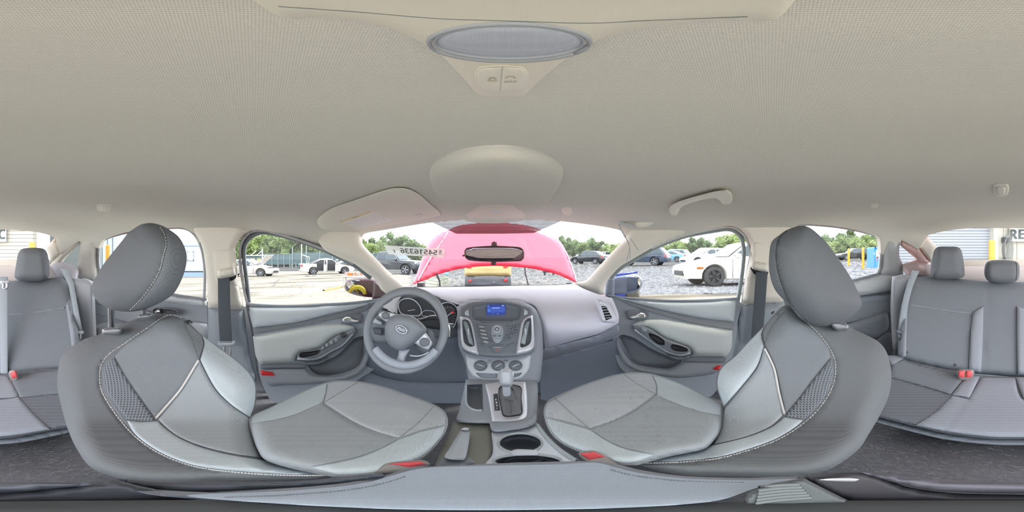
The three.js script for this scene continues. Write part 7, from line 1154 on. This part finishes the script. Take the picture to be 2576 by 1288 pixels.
// fence, gate and sheds far left
{
  const g = thing('yard_fence', 'grey green sheet fence along the wood at the far left', 'fence'), mat = std('#55686a', 0.7), rail = std('#7e8c8b', 0.6);
  const base = (px) => { const d = 78, x = (px - CX) / F * d; return V(x, groundY(x), -d); };
  for (let i = 0; i < 20; i++) { const a = base(655 + i * 15), b = base(655 + (i + 1) * 15), h = i < 6 ? 1.5 : 1.65; part(g, 'fence_sheet', bx(Math.abs(b.x - a.x) - 0.04, h, 0.06, (a.x + b.x) / 2, a.y + h / 2 + 0.5, a.z), mat); part(g, 'fence_post', bx(0.09, h + 0.6, 0.12, a.x, a.y + (h + 0.6) / 2, a.z + 0.06), rail); }
  part(g, 'top_rail', merge(bx(18.2, 0.06, 0.08, base(805).x, base(805).y + 2.05, -77.9)), rail);
  const t = thing('mesh_gate', 'tall grey wire gate with slim posts behind the open white saloon', 'gate'); const gz = -64, gx = (px) => (px - CX) / F * 64, gy = (px) => groundY(gx(px));
  const m = []; for (let i = 0; i < 20; i++) m.push(bx(0.018, 1.9, 0.018, gx(737) + i * (gx(836) - gx(737)) / 19, gy(780) + 1.25, gz)); for (let i = 0; i < 6; i++) m.push(bx(gx(836) - gx(737), 0.02, 0.02, (gx(737) + gx(836)) / 2, gy(780) + 0.4 + i * 0.36, gz)); part(t, 'gate_mesh', merge(m), std('#6b7b7d', 0.6));
  part(t, 'gate_sheet', bx(gx(836) - gx(737), 1.2, 0.03, (gx(737) + gx(836)) / 2, gy(780) + 1.5, gz - 0.1), std('#5e6f70', 0.7));
  for (const [px, h] of [[736, 2.9], [759, 3.2], [771, 3.0], [805, 2.6], [836, 3.0]]) part(t, 'gate_post', bx(0.09, h, 0.09, gx(px), gy(px) + h / 2, gz + 0.05), px === 759 ? std('#d4cfc0', 0.6) : rail);
  const s = thing('yard_shed', 'grey container shed with yellow notices at the left edge of the driver window', 'shed'); const sz = -60, sx = (px) => (px - CX) / F * 60, sy = groundY(sx(640));
  for (let i = 0; i < 8; i++) part(s, 'wall_panel', bx(0.3, 1.0, 0.1, sx(615) + 0.16 + i * 0.27, sy + 1.25, sz, 0.01), std('#56676b', 0.6)); part(s, 'shed_roof', bx(2.4, 0.1, 1.4, sx(638), sy + 1.8, sz - 0.5), std('#c4cfd0', 0.6)); for (const px of [617, 661]) part(s, 'corner_post', bx(0.08, 2.6, 0.08, sx(px), sy + 1.3, sz + 0.1), std('#d2d8d6', 0.6)); part(s, 'roof_brace', merge(bar(V(sx(632), sy + 1.85, sz), V(sx(645), sy + 2.35, sz), 0.04), bar(V(sx(646), sy + 1.85, sz), V(sx(660), sy + 2.4, sz), 0.04)), std('#d2d8d6', 0.6));
  for (const px of [638, 652]) part(s, 'notice_board', bx(0.42, 0.45, 0.03, sx(px), sy + 1.25, sz + 0.1), std('#a39d68', 0.6));
  part(s, 'lower_frame', bx(2.2, 0.7, 0.5, sx(638), sy + 0.38, sz, 0.05), std('#4f5a5c', 0.7));
}
// trees along the edge of the yard
{
  const kinds = [[0x76874f, 5.6, 2.6, 'mid green broad leafy tree'], [0x8fa05e, 4.2, 1.9, 'light green young tree'], [0x66794a, 6.4, 2.2, 'darker green tall tree'], [0x97a36c, 3.6, 2.4, 'pale green rounded bush']];
  const protos = kinds.map(([c, H, R, words], k) => {
    seed = 900 + k * 37; const leaves = [], blobs = [];
    for (let i = 0; i < 11; i++) blobs.push([(rnd() - 0.5) * R * 1.2, H * (0.28 + 0.62 * rnd()), (rnd() - 0.5) * R * 1.2, R * (0.3 + 0.22 * rnd())]);
    for (const [x, y, z, r] of blobs) { const g = new THREE.IcosahedronGeometry(r * 0.6, 1), p = g.attributes.position; for (let i = 0; i < p.count; i++) { const s = 0.8 + 0.4 * hash(Math.round(p.getX(i) * 97), Math.round(p.getY(i) * 97), Math.round(p.getZ(i) * 97)); p.setXYZ(i, p.getX(i) * s + x, p.getY(i) * s + y, p.getZ(i) * s + z); } g.computeVertexNormals(); leaves.push(g);
      for (let i = 0; i < 150; i++) { const a = rnd() * 6.283, e = Math.asin(rnd() * 2 - 1), q = r * (0.62 + 0.5 * rnd()), w = 0.07 + rnd() * 0.1, l = new THREE.PlaneGeometry(w * 2, w * 1.2); l.rotateZ(0.785); l.rotateX(rnd() * 6); l.rotateY(rnd() * 6); l.translate(x + Math.cos(a) * Math.cos(e) * q, y + Math.sin(e) * q, z + Math.sin(a) * Math.cos(e) * q); leaves.push(l.toNonIndexed()); } }
    const trunk = [bar(V(0, 0, 0), V(0.1, H * 0.55, 0), 0.11, 7)]; for (let i = 0; i < 4; i++) trunk.push(bar(V(0.05, H * (0.25 + i * 0.08), 0), V(blobs[i][0], blobs[i][1], blobs[i][2]), 0.05, 5));
    const leafMat = new THREE.MeshPhysicalMaterial({ color: c, roughness: 0.9, transmission: 0.25, thickness: 0 });
    return { crown: mergeGeometries(leaves), trunk: merge(trunk), leafMat, words };
  });
  const bark = std('#a59a88', 0.9);
  const rows = [
    ['along the fence seen through the driver side window', 606, 900, 46, 92, 0.95, 1.2], ['behind the lot number label left of the raised bonnet', 905, 1085, 26, 110, 0.95, 0.95], ['right of the raised bonnet on the skyline', 1398, 1580, 26, 125, 0.95, 0.85],
    ['on the skyline above the cars in the passenger window', 1600, 1790, 26, 115, 0.8, 0.9], ['standing alone at the right of the passenger window', 1822, 1870, 4, 70, 1.0, 0.9], ['on the skyline behind the orange loaders', 2050, 2230, 26, 120, 1.0, 1.0]];
  let count = 0; const first = {};
  rows.forEach(([where, x0, x1, n, d, s0, s1], r) => { for (let i = 0; i < n; i++) {
    seed = 5000 + r * 300 + i * 7; const k = r === 4 ? 1 + (i % 2) * 0 : Math.floor(rnd() * 4) % (r === 0 ? 3 : 4), px = x0 + (x1 - x0) * (i + 0.5 * rnd()) / n, dd2 = d * (0.9 + 0.3 * rnd()), x = (px - CX) / F * dd2, t = protos[k], key = k + ' ' + r; let g;
    if (first[key]) g = first[key].clone(); else { g = new THREE.Group(); part(g, 'crown', t.crown, t.leafMat); part(g, 'trunk', t.trunk, bark); first[key] = g; }
    g.name = numbered('tree'); g.userData = { label: t.words + ' ' + where, category: 'tree', group: t.words + 's ' + where, placed: true }; g.position.set(x, groundY(x) - 0.1, -dd2); g.rotation.y = rnd() * 6.28; const s = (s0 + (s1 - s0) * rnd()) * (r === 2 ? 0.95 : 1); g.scale.set(s * 1.1, s * (0.85 + 0.3 * rnd()), s * 1.1); scene.add(g); things.push(g);
  } });
}
// the depot building behind both rear windows
{
  const wall = std('#aaa69b', 0.8), joint = std('#7d7a72', 0.9);
  const d = 12, X = (px) => (px - CX) / F * d, Y = (py) => EYE - (py - CY) / F * d;
  {
    const g = thing('depot_wall', 'beige panelled depot wall with a roller door seen through the right rear window', 'building');
    for (let i = 0; i < 9; i++) { const a = 2491 + i * 34; part(g, 'wall_panel', bx(X(a + 33) - X(a), 3.2, 0.2, (X(a) + X(a + 33)) / 2, 1.3, -d - 0.1, 0.01), wall); }
    part(g, 'wall_joint', bx(3.2, 3.1, 0.1, X(2640), 1.3, -d - 0.14), joint);
    const slats = [], dm = std('#8f939a', 0.55); for (let i = 0; i < 34; i++) part(g, 'door_slat', bx(X(2490) - X(2240), 0.062, 0.06, (X(2490) + X(2240)) / 2, -0.1 + i * 0.066 + 0.2, -d + 0.02, 0.012), dm);
    part(g, 'door_backing', bx(X(2490) - X(2240), 2.6, 0.06, (X(2490) + X(2240)) / 2, 1.2, -d - 0.05), std('#585b60', 0.7)); part(g, 'door_jamb', bx(0.1, 2.8, 0.2, X(2490), 1.2, -d + 0.05), wall);
  }
  {
    const g = thing('depot_wall', 'beige plank-clad depot wall behind the left rear window', 'building');
    for (let i = 0; i < 22; i++) part(g, 'wall_plank', bx(X(82) - X(-240), 0.082, 0.12, (X(82) + X(-240)) / 2, 0.6 + i * 0.088, -d - 0.06, 0.006), wall);
    part(g, 'wall_joint', bx(X(82) - X(-240) - 0.04, 2.1, 0.06, (X(82) + X(-240)) / 2, 1.45, -d - 0.1), joint);
    part(g, 'recess_wall', bx(X(190) - X(82), 3.2, 0.3, (X(190) + X(82)) / 2, 1.3, -d - 0.6), std('#5a605f', 0.8));
  }
  {
    const g = thing('pale_wall', 'pale blue white building wall outside the left rear side window', 'building'); const e = 18, Xe = (px) => (px - CX) / F * e;
    for (let i = 0; i < 4; i++) part(g, 'wall_panel', bx(Xe(262) - Xe(250) - 0.02, 3.2, 0.2, (Xe(250 + i * 13) + Xe(262 + i * 13)) / 2, 1.0, -e, 0.01), std('#a3abb3', 0.7)); part(g, 'base_strip', bx(Xe(300) - Xe(248), 0.3, 0.24, Xe(274), -0.5, -e), joint);
    const t = thing('site_trailer', 'white site trailer with one small window right of the driver headrest', 'trailer'); const q = 42, Xq = (px) => (px - CX) / F * q, gy = groundY(Xq(480)), w = Xq(560) - Xq(440);
    part(t, 'trailer_body', bx(w, 2.0, 2.4, (Xq(560) + Xq(440)) / 2, gy + 1.5, -q, 0.05), std('#aab0b6', 0.6)); part(t, 'trailer_roof', bx(w + 0.1, 0.12, 2.5, (Xq(560) + Xq(440)) / 2, gy + 2.55, -q), std('#7f909c', 0.6)); part(t, 'trailer_skirt', bx(w, 0.42, 2.3, (Xq(560) + Xq(440)) / 2, gy + 0.22, -q), std('#8397a6', 0.7));
    part(t, 'window', bx(0.4, 0.66, 0.06, Xq(503), gy + 1.7, -q + 1.2), std('#d8dde0', 0.3)); part(t, 'window_frame', merge(bx(0.5, 0.06, 0.08, Xq(503), gy + 2.06, -q + 1.21), bx(0.5, 0.06, 0.08, Xq(503), gy + 1.36, -q + 1.21), bx(0.06, 0.76, 0.08, Xq(503) - 0.22, gy + 1.7, -q + 1.21), bx(0.06, 0.76, 0.08, Xq(503) + 0.22, gy + 1.7, -q + 1.21)), std('#8f979c', 0.6));
  }
  const board = std('#c9c9c7', 0.5), ink = std('#363c3a', 0.6);
  { const g = thing('wall_sign', 'white wall sign with big dark letters at the right edge of the view', 'sign'); part(g, 'sign_board', bx(X(2640) - X(2534), Y(565) - Y(608), 0.04, (X(2640) + X(2534)) / 2, (Y(565) + Y(608)) / 2, -d + 0.06, 0.01), board); letters('REC', 2570, 589, d - 0.09, 25, ink, g, 'sign_lettering', { depth: 0.01, thin: false }); }
  { const g = thing('wall_sign', 'white wall sign ending in a dark letter C at the left edge of the view', 'sign'); part(g, 'sign_board', bx(X(21) - X(-90), Y(565) - Y(609), 0.04, (X(21) + X(-90)) / 2, (Y(565) + Y(609)) / 2, -d + 0.06, 0.01), board); letters('REC', -15, 589, d - 0.09, 25, ink, g, 'sign_lettering', { depth: 0.01, thin: false }); }
  const guard = (label, px, y0, w, dd2, mat) => { const x = (px - CX) / F * dd2, r = w / 2 / F * dd2, top = EYE - (y0 - CY) / F * dd2, g = new THREE.LatheGeometry([[r, -0.6], [r, top - r * 0.5], [r * 0.85, top - r * 0.15], [r * 0.4, top], [0.001, top]].map(([a, b]) => new THREE.Vector2(a, b)), 20); g.translate(x, 0, -dd2); single('guard_post', g, mat, label, 'post'); };
  guard('thick yellow guard post beside the roller door in the right rear window', 2495, 604, 12.5, 11.4, M.yellow); guard('yellow orange guard post above the left rear headrest', 81, 608, 12, 11.4, std('#c78d2c', 0.5)); guard('yellow guard post in the left rear side window beside the headrest', 271, 616, 9, 15, std('#c78d2a', 0.5));
  { const g = thing('hose_reel', 'coiled dark hose hanging on the depot wall left of the sign', 'hose'); const t = []; for (let i = 0; i < 5; i++) { const a = new THREE.TorusGeometry(0.075 + i * 0.012, 0.008, 6, 24); a.scale(0.8, 2.6, 1); a.translate(X(2525) + (i - 2) * 0.012, Y(628), -d + 0.05 + i * 0.012); t.push(a); } part(g, 'hose_coil', merge(t), std('#6d6f6c', 0.7)); part(g, 'hook', bx(0.1, 0.14, 0.08, X(2523), Y(604), -d + 0.05, 0.02), dimBlack); }
}
settle();
renderer.render(scene, camera);
